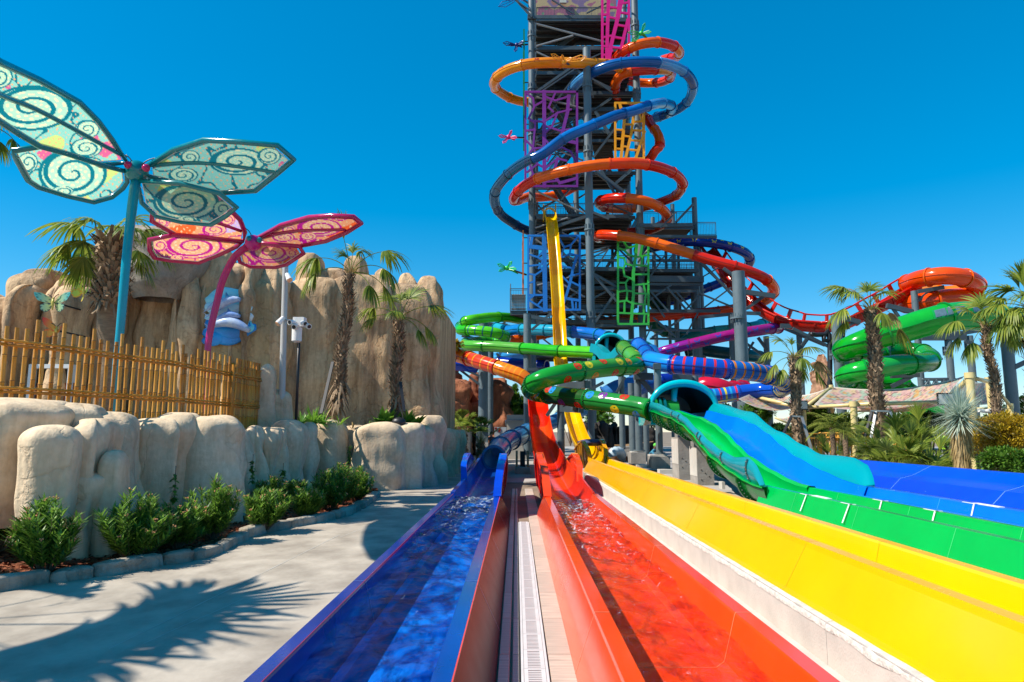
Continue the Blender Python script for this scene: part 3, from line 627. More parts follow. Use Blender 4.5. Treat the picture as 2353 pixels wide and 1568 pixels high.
for i, (x0_, x1_, y_) in enumerate([(1370, 1450, 1090), (1430, 1560, 1100), (1560, 1640, 1075), (1640, 1700, 1110), (1690, 1760, 1090), (1760, 1880, 1130), (1880, 2000, 1120), (2000, 2110, 1140)]):
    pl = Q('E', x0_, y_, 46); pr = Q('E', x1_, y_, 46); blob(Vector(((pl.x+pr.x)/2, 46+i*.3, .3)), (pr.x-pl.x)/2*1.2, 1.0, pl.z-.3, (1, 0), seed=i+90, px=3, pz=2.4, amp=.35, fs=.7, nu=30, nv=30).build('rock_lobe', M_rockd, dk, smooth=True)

# --- planting bed: mulch, edging stones
edge = [(-260, 1405), (0, 1352), (110, 1338), (240, 1322), (350, 1302), (440, 1288), (510, 1265), (560, 1236), (640, 1216), (720, 1202), (790, 1186), (830, 1165), (850, 1152), (868, 1140)]
ep = spline([G(u, v, 0) for u, v in edge], .25)
back = [G(u, v, 0) for u, v in ((868, 1128), (840, 1115), (760, 1110), (700, 1118), (600, 1165), (540, 1185), (480, 1180), (300, 1190), (-260, 1240))]
poly = [(p.x, p.y) for p in ep] + [(p.x, p.y) for p in back]
M_mulch = mat('bark_mulch', (.22, .060, .020), rough=1, var=.5, scale=14, bump=1.0, bscale=30, bdist=.03)
bm_ = sheet('planting_bed', poly, .07, M_mulch, 'red bark mulch bed along the rock wall', .12)
def inpoly(x, y, P_):
    c = False; j = len(P_)-1
    for i in range(len(P_)):
        if (P_[i][1] > y) != (P_[j][1] > y) and x < (P_[j][0]-P_[i][0])*(y-P_[i][1])/(P_[j][1]-P_[i][1])+P_[i][0]: c = not c
        j = i
    return c
ch = MB()
xs = [p[0] for p in poly]; ys = [p[1] for p in poly]
for _ in range(26000):
    x = rnd.uniform(min(xs), max(xs)); y = rnd.uniform(min(ys), max(ys))
    if not inpoly(x, y, poly): continue
    a = rnd.uniform(0, 6.28); l = rnd.uniform(.02, .055); w_ = l*rnd.uniform(.25, .5); z = .075+rnd.uniform(0, .03); t_ = rnd.uniform(-.02, .02); ca, sa = math.cos(a), math.sin(a)
    ch.add([(x-ca*l+sa*w_, y-sa*l-ca*w_, z+t_), (x+ca*l+sa*w_, y+sa*l-ca*w_, z), (x+ca*l-sa*w_, y+sa*l+ca*w_, z-t_+.01), (x-ca*l-sa*w_, y-sa*l+ca*w_, z+.012)], [(0, 1, 2, 3)])
tag(ch.build('mulch', leaf_mat('mulch_chip', (.10, .022, .008), (.42, .13, .05), transl=0, rough=.9)), 'red brown bark chips lying over the planting bed', 'mulch', None, 'stuff')
# edging stones
es = empty('stone_edging', ep[0], 'row of rough pale stones edging the mulch bed', 'stone edging')
M_est = rock_mat('edging_stone', (.56, .50, .41), (.44, .38, .30), (.26, .22, .17), bump=1.0)
i = 0
while i < len(ep)-3:
    n = rnd.choice((2, 3, 3, 4)); n = min(n, len(ep)-1-i); a = ep[i]; c = ep[i+n]; mid = (a+c)/2; t = (c-a); ln = t.length/2
    if ln < .15: break
    blob(mid+Vector((0, 0, -.04)), ln*1.03, rnd.uniform(.12, .155), rnd.uniform(.19, .24), (t.x, t.y), seed=i*.77, px=3.2, pz=3.2, amp=.045, fs=2.6, nu=26, nv=16, taper=.05).build('stone', M_est, es, smooth=True)
    i += n
# ================================================================== slide tower
tw = empty('slide_tower', (P(1340, 960, 56).x, 56, 0), 'very tall dark steel stair tower carrying the winding slides', 'tower')
def col(u, v_top, y, r, v_bot=None, parent=None, m=M_steel2, name='column', flanges=(), zt=None):
    p = P(u, v_top, y); z1 = p.z if zt is None else zt; z0 = 0.36 if v_bot is None else P(u, v_bot, y).z
    r = r*.76; b = MB(); b.tube([(p.x, y, z0), (p.x, y, z1)], r, 20)
    for fv in flanges:
        z = P(u, fv, y).z; b.tube([(p.x, y, z-.06), (p.x, y, z+.06)], r*1.28, 20)
        for k in range(10):
            a = k*math.pi/5; cx, cy = p.x+math.cos(a)*r*1.12, y+math.sin(a)*r*1.12; b.beam((cx, cy, z-.45), (cx, cy, z+.45), .05, .05)
    # spiral weld seam
    return b.build(name, m, parent or tw, smooth=True, sharp=40)
YF, YB, YM = 54.0, 63.0, 50.5
cL = col(1221, -25, YF, .36, flanges=(84, 205, 311, 470, 585)); cC = col(1348, 112, YM, .40, flanges=(200, 349, 529, 730))
cR = col(1457, -25, YF, .38, flanges=(60, 216, 527, 730)); col(1318, -30, YB, .33); col(1432, -30, YB, .36, flanges=(300,)); col(1229, -30, YB, .33)
for (u, vt, y, r) in ((1595, 455, 58, .30), (1545, 470, 66, .27), (1606, 560, 60, .34), (1500, 500, 66, .26)): col(u, vt, y, r)
def zv(v, y=YF, u=1300): return P(u, v, y).z
def xu(u, v, y=YF): return P(u, v, y).x
def bm(k, a, c, w=.16, y=YF-.4, h=None, m=M_steel, name='beam', y2=None, rd=False, parent=None):
    p = Q(k, a[0], a[1], y); q = Q(k, c[0], c[1], y if y2 is None else y2); b = MB()
    if rd: b.tube([p, q], w/2, 8)
    else: b.beam(p, q, w, h or w)
    return b.build(name, m, parent or tw, smooth=rd, sharp=40)
# floors: slab + joists + edge beams
def floor(u0, u1, v, y0=YF, y1=YB, th=.10, joist=True, rail=None, name='deck', edge=.35):
    if v not in (112, 165, 618, 658): y1 = y0+3.3
    z = zv(v, y0); x0 = xu(u0, v, y0); x1 = xu(u1, v, y0)
    b = MB(); b.box(x0, x1, y0, y1, z-th, z); b.build(name, M_dark, tw)
    for (aa, bb_, yy_) in ((x0-.15, x1+.15, y0-.1), (x0, x1, y1+.1)): MB().beam((aa, yy_, z-edge*.6), (bb_, yy_, z-edge*.6), .14, edge).build('edge_beam', M_steel, tw)
    if joist:
        j = MB(); n = int((y1-y0)/.9)
        for i in range(n+1):
            yy = y0+.2+(y1-y0-.4)*i/n; j.ibeam((x0, yy, z-th-.14), (x1, yy, z-th-.14), .12, .24)
        tag(j.build('joists', M_steel, tw), kind='stuff')
    if rail: railing([(x0, y0+.05, z), (x1, y0+.05, z)])
    return z
def railing(path, h=1.1, sp=.13, parent=None, m=M_steel, name='railing'):
    b = MB()
    for i in range(len(path)-1):
        p = Vector(path[i]); q = Vector(path[i+1]); L_ = (q-p).length; n = max(1, int(L_/sp)); U = Vector((0, 0, 1))
        b.beam(p+U*h, q+U*h, .055); b.beam(p+U*.12, q+U*.12, .04); b.beam(p+U*(h-.12), q+U*(h-.12), .03)
        for k in range(n+1):
            c = p.lerp(q, k/n); w = .05 if k % 12 == 0 else .018
            b.beam(c+U*.02, c+U*(h if k % 12 == 0 else h-.12), w)
    return b.build(name, m, parent or tw)
def stair(p, q, wdt=1.3, n=14, parent=None, rail=True):
    """stair flight from p (low) to q (high), treads run along world y"""
    p = Vector(p); q = Vector(q); e = empty('stair_flight', p-wloc(parent or tw)); e.parent = parent or tw
    for sy in (0, wdt):
        b = MB(); b.beam(p+Vector((0, sy, 0)), q+Vector((0, sy, 0)), .06, .28); b.build('stringer', M_steel, e)
        if rail: railing([p+Vector((0, sy, .1)), q+Vector((0, sy, .1))], 1.0, .2, e)
    b = MB(); dz = (q-p)/n
    for i in range(n):
        c = p+dz*(i+.5); b.box(c.x-abs(dz.x)*.55, c.x+abs(dz.x)*.55, c.y, c.y+wdt, c.z-.02, c.z+.03); b.box(c.x-.02, c.x+.01, c.y, c.y+wdt, c.z-.16, c.z)
    tag(b.build('treads', mat('stair_tread', (.10, .085, .065), rough=.8), e), kind='stuff')
    return e
fl = [(1225, 1450, 44), (1225, 1450, 112), (1225, 1450, 165), (1225, 1455, 213), (1225, 1455, 300), (1225, 1455, 395), (1225, 1455, 497), (1225, 1455, 540),
      (1225, 1600, 618), (1225, 1600, 658), (1225, 1460, 700), (1225, 1460, 735), (1225, 1460, 812)]
FZ = []
for i, (u0, u1, v) in enumerate(fl):
    y0 = YF+.3+(i % 2)*1.1; FZ.append(floor(u0+8, u1, v, y0=y0, y1=YB-.8, rail=(v in (44, 213, 300, 497, 618, 735)), edge=.3))
# stair flights zig-zag between floors on two lines
for i in range(len(FZ)-1):
    za, zb = FZ[i+1], FZ[i]
    if zb-za < .6: continue
    xa, xb = (xu(1262, fl[i][2], 57), xu(1330, fl[i][2], 57)); xc, xd = (xu(1375, fl[i][2], 58.5), xu(1425, fl[i][2], 58.5))
    if i % 2: xa, xb = xb, xa; xc, xd = xd, xc
    stair((xa, 56.2, za), (xb, 56.2, zb), n=max(6, int((zb-za)/.19)), rail=(i % 2 == 0)); stair((xd, 59, za), (xc, 59, zb), n=max(6, int((zb-za)/.19)), rail=False)
# frontal stair banks (treads seen edge on, right of the middle column)
for (x0, x1, ya, yb) in ((1075, 1240, 1130, 1420), (1085, 1200, 380, 540), (1060, 1190, 900, 985)):
    pa = Q('A', x0, yb, 55.4); pb = Q('A', x1, ya, 55.4); n = 15; b = MB()
    for i in range(n):
        f = i/(n-1); z = pa.z+(pb.z-pa.z)*f; b.box(pa.x, pb.x, 55.4+f*1.8, 55.75+f*1.8, z-.03, z+.03)
    tag(b.build('treads', mat('stair_tread', (.10, .085, .065)), tw), kind='stuff')
# long horizontal frame beams and diagonals read off the photograph
HB = [('A', (470, 160), (1135, 160), .30), ('A', (545, 185), (1130, 185), .22), ('A', (545, 438), (1190, 438), .34), ('A', (1190, 455), (1390, 460), .22), ('A', (545, 828), (980, 828), .26), ('A', (1030, 842), (1230, 838), .3), ('A', (1045, 990), (1245, 985), .34), ('A', (545, 1265), (970, 1268), .24), ('A', (1030, 1265), (1270, 1265), .24),
      ('B', (540, 340), (980, 345), .26), ('B', (545, 590), (985, 588), .22), ('B', (1050, 598), (1380, 598), .3), ('B', (550, 605), (640, 610), .26), ('B', (1470, 680), (1950, 675), .3), ('B', (1450, 775), (2165, 780), .22), ('B', (545, 995), (1270, 990), .2), ('B', (985, 1068), (1560, 1075), .32), ('B', (1550, 1160), (2045, 1165), .5), ('B', (1550, 1205), (2030, 1205), .2), ('B', (550, 1200), (985, 1230), .3),
      ('B', (470, 1445), (1270, 1445), .34), ('B', (1560, 1265), (1990, 1268), .2), ('B', (1560, 1440), (1940, 1445), .2), ('C', (110, 400), (380, 405), .26), ('C', (670, 320), (1130, 320), .2), ('C', (660, 775), (1300, 770), .24), ('C', (140, 905), (640, 900), .22), ('C', (640, 945), (1230, 945), .16), ('C', (670, 1020), (1000, 1025), .16)]
for (k, a, c, wd) in HB: bm(k, a, c, wd, y=YF-.3)
DG = [('A', (550, 215), (1170, 380), .17, 1), ('A', (550, 415), (880, 320), .17, 1), ('A', (550, 465), (700, 535), .14, 1), ('A', (545, 830), (975, 530), .20, 0), ('A', (560, 845), (985, 560), .10, 0), ('A', (550, 1240), (965, 1020), .22, 0), ('A', (560, 1265), (965, 1050), .10, 0),
      ('A', (550, 870), (740, 915), .17, 1), ('A', (740, 915), (970, 975), .17, 1), ('A', (730, 905), (900, 680), .12, 0), ('A', (560, 1200), (730, 930), .12, 0), ('A', (550, 1290), (610, 1310), .15, 1), ('A', (750, 1350), (970, 1440), .17, 1), ('A', (620, 1520), (780, 1320), .12, 0),
      ('A', (800, 540), (880, 600), .2, 0), ('A', (880, 590), (950, 670), .2, 0), ('A', (1070, 730), (1215, 800), .24, 0), ('A', (1040, 700), (1230, 830), .12, 0), ('A', (1070, 985), (1220, 880), .16, 0), ('A', (1080, 1000), (1200, 1200), .22, 0), ('A', (1060, 1410), (1240, 1170), .16, 0), ('A', (690, 0), (880, 120), .10, 0), ('A', (1000, 120), (1180, 30), .10, 0), ('A', (1040, 520), (1130, 480), .10, 0),
      ('A', (1060, 880), (1040, 700), .05, 0), ('A', (640, 1390), (970, 1360), .09, 0), ('A', (560, 590), (540, 700), .08, 0),
      ('B', (550, 370), (975, 565), .17, 1), ('B', (545, 555), (720, 455), .14, 0), ('B', (770, 450), (950, 220), .11, 0), ('B', (540, 700), (830, 610), .16, 1), ('B', (720, 690), (990, 600), .24, 0), ('B', (780, 720), (985, 690), .17, 1), ('B', (530, 770), (640, 720), .12, 1), ('B', (540, 800), (640, 870), .16, 1), ('B', (780, 740), (980, 850), .14, 1), ('B', (560, 1140), (670, 1010), .12, 0), ('B', (770, 920), (985, 1040), .16, 1),
      ('B', (560, 1215), (980, 1110), .18, 1), ('B', (790, 1210), (985, 1320), .17, 1), ('B', (560, 1265), (680, 1330), .17, 1), ('B', (800, 1400), (985, 1540), .17, 1), ('B', (810, 1350), (960, 1240), .15, 0), ('B', (1080, 190), (1330, 380), .3, 0), ('B', (1130, 180), (1250, 390), .18, 0), ('B', (1260, 300), (1400, 180), .2, 0), ('B', (1050, 560), (1200, 620), .2, 0), ('B', (1240, 500), (1420, 580), .12, 0), ('B', (1060, 900), (1220, 860), .10, 0),
      ('B', (1060, 1100), (1200, 880), .12, 0), ('B', (1060, 960), (1180, 900), .10, 0), ('B', (1065, 1120), (1270, 1360), .18, 0), ('B', (1060, 1110), (1270, 1230), .2, 0), ('B', (1080, 1540), (1250, 1290), .18, 0), ('B', (1060, 1330), (1290, 1210), .14, 0), ('B', (1280, 880), (1420, 1020), .12, 0), ('B', (1460, 1010), (1560, 880), .14, 1), ('B', (1480, 1210), (1560, 920), .09, 0),
      ('B', (1570, 890), (1700, 1010), .12, 0), ('B', (1560, 1150), (1740, 890), .12, 0), ('B', (1740, 980), (1870, 850), .12, 0), ('B', (1880, 870), (2010, 980), .12, 0), ('B', (1800, 650), (1960, 480), .18, 0), ('B', (1660, 700), (1800, 560), .12, 0), ('B', (1560, 1350), (1760, 1210), .14, 0), ('B', (1720, 1230), (1900, 1440), .14, 0), ('B', (1560, 1300), (1700, 1500), .14, 0), ('B', (1900, 1420), (2060, 1250), .14, 0),
      ('C', (1120, 340), (1430, 640), .13, 0), ('C', (1160, 740), (1400, 560), .12, 0), ('C', (1110, 610), (1420, 740), .12, 0), ('C', (1120, 480), (1330, 360), .10, 0), ('C', (680, 600), (840, 780), .12, 0), ('C', (900, 590), (1050, 760), .12, 0), ('C', (690, 1010), (980, 830), .18, 0), ('C', (700, 830), (900, 1000), .14, 0), ('C', (1000, 980), (1100, 790), .12, 0), ('C', (620, 1050), (690, 900), .09, 0), ('C', (180, 480), (370, 640), .14, 0), ('C', (180, 860), (370, 620), .14, 0), ('C', (0, 420), (90, 360), .12, 0)]
for (k, a, c, wd, rd) in DG: bm(k, a, c, wd, y=YF-.55-rnd.random()*.5, name='brace', rd=bool(rd), m=M_galv if rd else M_steel)
# extra rear bracing, seen between the floors
for i in range(len(FZ)-1):
    z0, z1 = FZ[i+1], FZ[i]
    for (ua, ub) in ((1229, 1318), (1318, 1432)):
        xa, xb = xu(ua, 500, YB), xu(ub, 500, YB); b = MB()
        if i % 2: xa, xb = xb, xa
        b.beam((xa, YB, z0), (xb, YB, z1), .14); b.build('brace', M_steel, tw)
# platform to the left of the tower and the annex on the right
def plat(k, x0, x1, ytop, ybot, y0, y1, louv=False):
    pa = Q(k, x0, ybot, y0); pb = Q(k, x1, ybot, y0); z = pa.z
    b = MB(); b.box(pa.x, pb.x, y0, y1, z-.12, z); b.build('deck', M_dark, tw); b = MB(); b.ibeam((pa.x, y0-.1, z-.2), (pb.x, y0-.1, z-.2), .16, .34); b.build('edge_beam', M_steel, tw)
    railing([(pa.x, y1, z), (pa.x, y0, z), (pb.x, y0, z)], Q(k, x0, ytop, y0).z-z)
    return z
plat('B', 315, 465, 1245, 1440, 53, 56); plat('B', 1995, 2160, 650, 770, 57, 59.5); plat('B', 1480, 1960, 555, 680, 57.5, 63); plat('B', 1560, 2040, 1025, 1150, 56, 62); plat('B', 1060, 1270, 1060, 1165, 55.5, 62); plat('B', 640, 880, 510, 600, 55, 62)
pa = Q('B', 325, 1300, 53); pb = Q('B', 455, 1430, 53); b = MB()
for i in range(11): z = pa.z+(pb.z-pa.z)*i/10; b.box(pa.x, pb.x, 53.0+i*.02, 53.3, z-.02, z+.05)
tag(b.build('treads', mat('grey_slats', (.30, .28, .25), rough=.6), tw), kind='stuff')
col(UV('B', 318, 1200)[0], UV('B', 318, 1200)[1], 53, .05, v_bot=UV('B', 318, 1460)[1], name='post')
# roof banner deck at the very top, printed underside
bn = MB(); p0 = Q('A', 545, 0, 57.5); p1 = Q('A', 1270, 150, 57.5); nx, ny = 120, 40; colr = []
def prn(u, v):
    a = noise.noise(Vector((u*6, v*3, 1))); c = noise.noise(Vector((u*11, v*6, 5)))
    pal = [(.30, .13, .10), (.36, .22, .10), (.12, .24, .14), (.30, .10, .16), (.40, .30, .16), (.18, .12, .22)]
    return pal[int((a*2.2+c*.8+3)*1.4) % 6]
zb_, zt_ = p1.z, p0.z+1.2
bn.grid(lambda u, v: (p0.x+(p1.x-p0.x)*u, 57.5, zb_+(zt_-zb_)*v), nx, ny)
colr = [prn(i/(nx-1), j/(ny-1)) for j in range(ny) for i in range(nx)]
bn.build('banner', attr_mat('banner_print', rough=.8), tw, colors=colr)
bm('A', (760, 8), (818, 8), .25, y=57.2, h=.5, name='sign_plate', m=mat('plate', (.5, .5, .42)))
bm('A', (360, -10), (510, 155), .16, y=53.5, name='brace'); bm('A', (370, 5), (500, 100), .10, y=53.4, name='brace')
# tall service pipes inside
for (k, x, y0_, y1_) in (('A', 945, 180, 700), ('A', 985, 180, 640), ('A', 1050, 300, 420), ('B', 1710, 900, 1500), ('B', 1820, 880, 1500), ('B', 1230, 880, 1180)):
    p = Q(k, x, y0_, 60); q = Q(k, x, y1_, 60); b = MB(); b.tube([p, (p.x, 60, q.z)], .13, 10); b.build('pipe', M_steel2, tw, smooth=True)

# ------------------------------------------------------------------ cut-out steel screens
def screen(label, hexc, k, box, strokes, wdt, y, side=None, nm='cutout_screen'):
    m = mat('screen_'+hexc, lin(hexc), rough=.35, var=.08, scale=1.2)
    x0, y0, x1, y1 = box; e = empty(nm, Q(k, (x0+x1)/2, y1, y), label, 'steel screen', 'coloured cut-out steel screens on the tower')
    b = MB(); T_ = .12
    s = (Q(k, x0+1, (y0+y1)/2, y)-Q(k, x0, (y0+y1)/2, y)).length
    def seg(x_, y_, X_, Y_, w_): p = Q(k, x_, y_, y); q = Q(k, X_, Y_, y); b.beam(p, q, T_, w_*s, up=(0, 0, 1)) if False else flat(p, q, w_*s)
    def flat(p, q, w_):
        t = (q-p).normalized(); n = Vector((-t.z, 0, t.x))*w_/2; d = Vector((0, T_, 0)); p = p-t*w_*.45; q = q+t*w_*.45
        oy = Vector((0, rnd.uniform(-.004, .004), 0))
        vs = [p+n, p-n, q-n, q+n]; vs = [a+oy for a in vs]; b.add(vs+[a+d for a in vs], [(0, 1, 2, 3), (7, 6, 5, 4), (0, 4, 5, 1), (1, 5, 6, 2), (2, 6, 7, 3), (3, 7, 4, 0)])
    for st in strokes:
        pts = st[0]; w_ = st[1] if len(st) > 1 else wdt
        for i in range(len(pts)-1): seg(*pts[i], *pts[i+1], w_)
    b.build('screen_plate', m, e)
    f = MB(); b = f
    fr = [(x0, y0), (x1, y0), (x1, y1), (x0, y1), (x0, y0)]
    for i in range(4): seg(*fr[i], *fr[i+1], wdt*1.15)
    f.build('frame', m, e)
    g = MB(); b = g
    if side:
        sx0, sx1 = side; p0_, p1_ = Q(k, sx0, y0, y), Q(k, sx0, y1, y); dd = Vector((Q(k, sx1, y0, y).x-p0_.x, 1.6, 0)); n = 10
        g.beam(p0_+dd, p1_+dd, .12, .25); g.beam(p0_, p0_+dd, .12, .2); g.beam(p1_, p1_+dd, .12, .2)
        for i in range(n):
            f0 = i/n; f1 = (i+rnd.uniform(.2, 1.3))/n; g.beam(p0_.lerp(p1_, f0), p0_.lerp(p1_, min(1, f1))+dd, .10, .14); g.beam(p0_.lerp(p1_, f1 if f1 < 1 else 1), p0_.lerp(p1_, f0)+dd*.5, .10, .12)
        g.build('side_plate', m, e)
    # mounting arms back to the tower
    for (ax, ay) in ((x0+8, y0+20), (x0+8, y1-20), (x1-8, y0+20), (x1-8, y1-20)):
        a = Q(k, ax, ay, y); h_ = MB(); h_.beam(a+Vector((0, .1, 0)), a+Vector((0, YF-y-.2, 0)), .1); h_.build('bracket', M_steel, e)
    return e
screen('purple cut-out steel screen behind the descending blue tube', '7A2C8C', 'A', (452, 822, 915, 1668), [
 ([(620, 822), (622, 1668)], 34), ([(470, 840), (520, 880), (530, 960), (480, 1060), (540, 1100)],), ([(530, 950), (620, 900)],), ([(540, 1100), (520, 1330), (470, 1400)],), ([(500, 1080), (620, 1090), (740, 1010), (860, 980)],), ([(640, 870), (720, 900), (850, 860)],), ([(720, 830), (660, 960), (700, 1000)],),
 ([(740, 1010), (690, 1130), (620, 1200)],), ([(840, 860), (830, 1000), (780, 1200), (820, 1260), (910, 1280)], 30), ([(640, 1130), (760, 1170), (900, 1150)],), ([(460, 1170), (540, 1160)],), ([(460, 1260), (530, 1330), (620, 1320)],), ([(640, 1260), (700, 1340), (780, 1320), (860, 1360), (900, 1440)],), ([(700, 1340), (650, 1440)],),
 ([(470, 1540), (560, 1470), (620, 1500)],), ([(640, 1500), (740, 1420), (820, 1440)],), ([(560, 1470), (530, 1330)],), ([(480, 1440), (520, 1560), (470, 1620), (520, 1660)],), ([(740, 1420), (700, 1560), (760, 1640), (900, 1600)], 26), ([(520, 1560), (620, 1600)],), ([(640, 1630), (740, 1620)],)], 17, 52.8)
blue_s = screen('blue cut-out steel screen behind the yellow drop slide', '1E74C8', 'B', (478, 768, 940, 1432), [
 ([(620, 768), (630, 1432)], 40), ([(510, 790), (500, 860), (600, 870)], 24), ([(600, 870), (640, 830)],), ([(490, 870), (610, 885)], 26), ([(500, 940), (560, 960), (640, 880)],), ([(560, 960), (610, 990), (570, 1060)],), ([(480, 1040), (570, 1030), (620, 1090)],), ([(480, 1110), (540, 1120), (600, 1080)],), ([(530, 1120), (530, 1300), (490, 1330)], 20), ([(490, 1190), (530, 1180)],), ([(480, 1300), (600, 1300)], 18), ([(490, 1350), (600, 1420)],), ([(600, 1345), (560, 1390)],),
 ([(760, 800), (800, 870), (860, 850), (920, 780)],), ([(860, 850), (850, 930), (790, 960)],), ([(800, 870), (770, 960)],), ([(850, 930), (940, 950)],), ([(910, 960), (880, 1060), (850, 1200), (810, 1330), (940, 1350)], 24), ([(770, 1040), (880, 1060)],), ([(850, 1130), (930, 1110)],), ([(780, 1130), (850, 1200)],), ([(860, 1180), (940, 1220)],), ([(810, 1330), (790, 1400)],), ([(870, 1350), (880, 1430)], 18), ([(905, 1370), (905, 1430)], 14)], 16, 52.8)
screen('green cut-out steel screen in front of the right tower column', '35B03A', 'B', (1282, 820, 1555, 1560), [
 ([(1450, 850), (1440, 960), (1420, 1100), (1420, 1300), (1400, 1560)], 26), ([(1330, 820), (1370, 880), (1430, 860)],), ([(1290, 880), (1340, 900), (1380, 940), (1450, 960)],), ([(1340, 900), (1370, 870)],), ([(1290, 960), (1340, 970), (1350, 1020), (1430, 1040)],), ([(1290, 1050), (1330, 1060), (1340, 1130), (1420, 1160)],), ([(1350, 1020), (1330, 1060)],), ([(1290, 1190), (1350, 1190), (1380, 1150), (1420, 1160)],), ([(1350, 1190), (1360, 1260), (1290, 1270)],), ([(1360, 1260), (1420, 1270)],), ([(1365, 1270), (1360, 1350), (1290, 1360)],), ([(1360, 1350), (1400, 1370)],), ([(1290, 1460), (1400, 1465)],), ([(1340, 1360), (1340, 1460)],),
 ([(1450, 960), (1550, 940)],), ([(1500, 860), (1480, 950)], 20), ([(1440, 1030), (1550, 1040)],), ([(1500, 950), (1490, 1040)],), ([(1430, 1115), (1550, 1115)],), ([(1430, 1210), (1550, 1200)],), ([(1430, 1285), (1550, 1290)],), ([(1510, 1200), (1530, 1290)],), ([(1430, 1375), (1530, 1385)],), ([(1530, 1300), (1520, 1385)],), ([(1420, 1465), (1550, 1470)],), ([(1510, 1385), (1515, 1465)],), ([(1520, 1470), (1515, 1560)],)], 16, 52.6, side=(1555, 1590))
screen('amber cut-out steel screen beside the upper red tube', 'F0A010', 'A', (1258, 922, 1515, 1420), [
 ([(1300, 940), (1340, 1060), (1310, 1420)], 26), ([(1440, 930), (1400, 1200), (1350, 1420)], 24), ([(1520, 1180), (1440, 1420)], 24), ([(1260, 990), (1330, 985)],), ([(1260, 1065), (1340, 1055)],), ([(1260, 1160), (1325, 1165)],), ([(1260, 1240), (1320, 1245)],), ([(1260, 1330), (1315, 1335)],), ([(1330, 1110), (1410, 1115)],), ([(1325, 1215), (1400, 1225)],), ([(1320, 1310), (1375, 1315)],), ([(1330, 985), (1430, 1000)],), ([(1420, 1090), (1510, 1085)],), ([(1410, 1165), (1510, 1170)],), ([(1395, 1255), (1490, 1260)],), ([(1375, 1340), (1460, 1345)],), ([(1470, 1010), (1500, 1085)],)], 16, 52.4, side=(1515, 1535))
screen('magenta cut-out steel screen at the top of the tower', 'D8147C', 'A', (1142, -60, 1380, 535), [
 ([(1200, -60), (1190, 200), (1180, 535)], 30), ([(1300, 0), (1270, 200), (1220, 400), (1200, 535)], 34), ([(1370, 180), (1310, 430)], 28), ([(1340, -60), (1310, 60), (1290, 160)], 20), ([(1142, 130), (1195, 125)],), ([(1142, 215), (1190, 215)],), ([(1142, 330), (1190, 330)],), ([(1142, 410), (1185, 415)],), ([(1142, 490), (1185, 490)],), ([(1200, 60), (1290, 70)],), ([(1195, 150), (1275, 165)],), ([(1190, 320), (1240, 320)],), ([(1300, 110), (1380, 120)],), ([(1270, 220), (1360, 235)],), ([(1250, 330), (1340, 345)],), ([(1225, 420), (1310, 430)],), ([(1190, 450), (1230, 455)],), ([(1300, 30), (1380, 20)],)], 18, 52.4)
for (lab, hx, k, x, ya, yb) in (('narrow green cut-out steel screen edge above the purple screen', '1E7A34', 'A', 441, 270, 1200), ('narrow orange cut-out steel screen edge beside the blue screen', 'C86A14', 'B', 432, 725, 1300)):
    p = Q(k, x, yb, 55); q = Q(k, x, ya, 55); e = empty('cutout_screen', p, lab, 'steel screen', 'coloured cut-out steel screens on the tower'); m = mat('screen_'+hx, lin(hx), rough=.35)
    b = MB(); b.beam(p, (p.x, 55, q.z), .12, .35); n = 9
    for i in range(n): z = p.z+(q.z-p.z)*(i+.5)/n; b.beam((p.x, 55, z), (p.x, 58.5, z+rnd.uniform(-1.2, 1.2)), .1, .14)
    b.beam((p.x, 58.5, p.z), (p.x, 58.5, q.z), .12, .2); b.build('screen_plate', m, e)
    for f in (.1, .5, .9): h_ = MB(); z = p.z+(q.z-p.z)*f; h_.beam((p.x, 55.2, z), (p.x+1.0, 55.2, z), .07); h_.build('bracket', M_steel, e)
# green strokes behind purple
# ------------------------------------------------------------------ dragonflies on arms
def dragonfly(label, hexc, k, cx, cy, wings, tail, y, arm=None):
    m = mat('dragonfly_'+hexc, lin(hexc), rough=.35); c = Q(k, cx, cy, y); e = empty('dragonfly_sculpture', c, label, 'sculpture', 'metal dragonflies fixed to the tower')
    b = MB(); t = Q(k, tail[0], tail[1], y+.4); b.tube([c, c.lerp(t, .5)+Vector((0, 0, .05)), t], [.16, .10, .05], 8); b.sphere(c, .2, 10, 6); b.build('body', m, e, smooth=True)
    for (x_, y_) in wings:
        q = Q(k, x_, y_, y-.5); w = MB(); d = q-c; n = d.cross(Vector((.3, 1, .2))).normalized()*d.length*.13; mid1 = c.lerp(q, .75)
        loop = [c, c.lerp(q, .35)+n*.6, mid1+n, q, mid1-n, c.lerp(q, .35)-n*.6]; w.tube(loop, .035, 6, closed=True); w.tube([c, q], .025, 6)
        for f in (.4, .55, .7, .85): w.tube([c.lerp(q, f)+n*.8*min(1, (1.1-f)*3), c.lerp(q, f-.12)-n*.8*min(1, (1.1-f)*3)], .018, 5)
        w.build('wing', m, e)
    if arm: a = Q(k, arm[0], arm[1], y+1.5); w = MB(); w.beam(c, a, .12); w.build('arm', M_steel, e)
dragonfly('green metal dragonfly above the topmost red tube', '1FB544', 'A', 1490, 300, [(1525, 205), (1580, 285), (1370, 292), (1405, 378)], (1545, 345), 52, (1560, 360))
dragonfly('pink metal dragonfly left of the purple screen', 'E02A70', 'A', 300, 1230, [(330, 1168), (378, 1235), (212, 1218), (250, 1285)], (355, 1258), 54, (440, 1235))
dragonfly('dark blue metal dragonfly on an arm left of the upper tower', '10206A', 'A', 375, 405, [(250, 385), (300, 400), (440, 370), (360, 465)], (420, 425), 54, (470, 400))
dragonfly('orange metal dragonfly in front of the orange butterfly tube', 'F09A12', 'A', 800, 555, [(680, 485), (1000, 510), (780, 490), (870, 520)], (860, 540), 48.8, (880, 600))
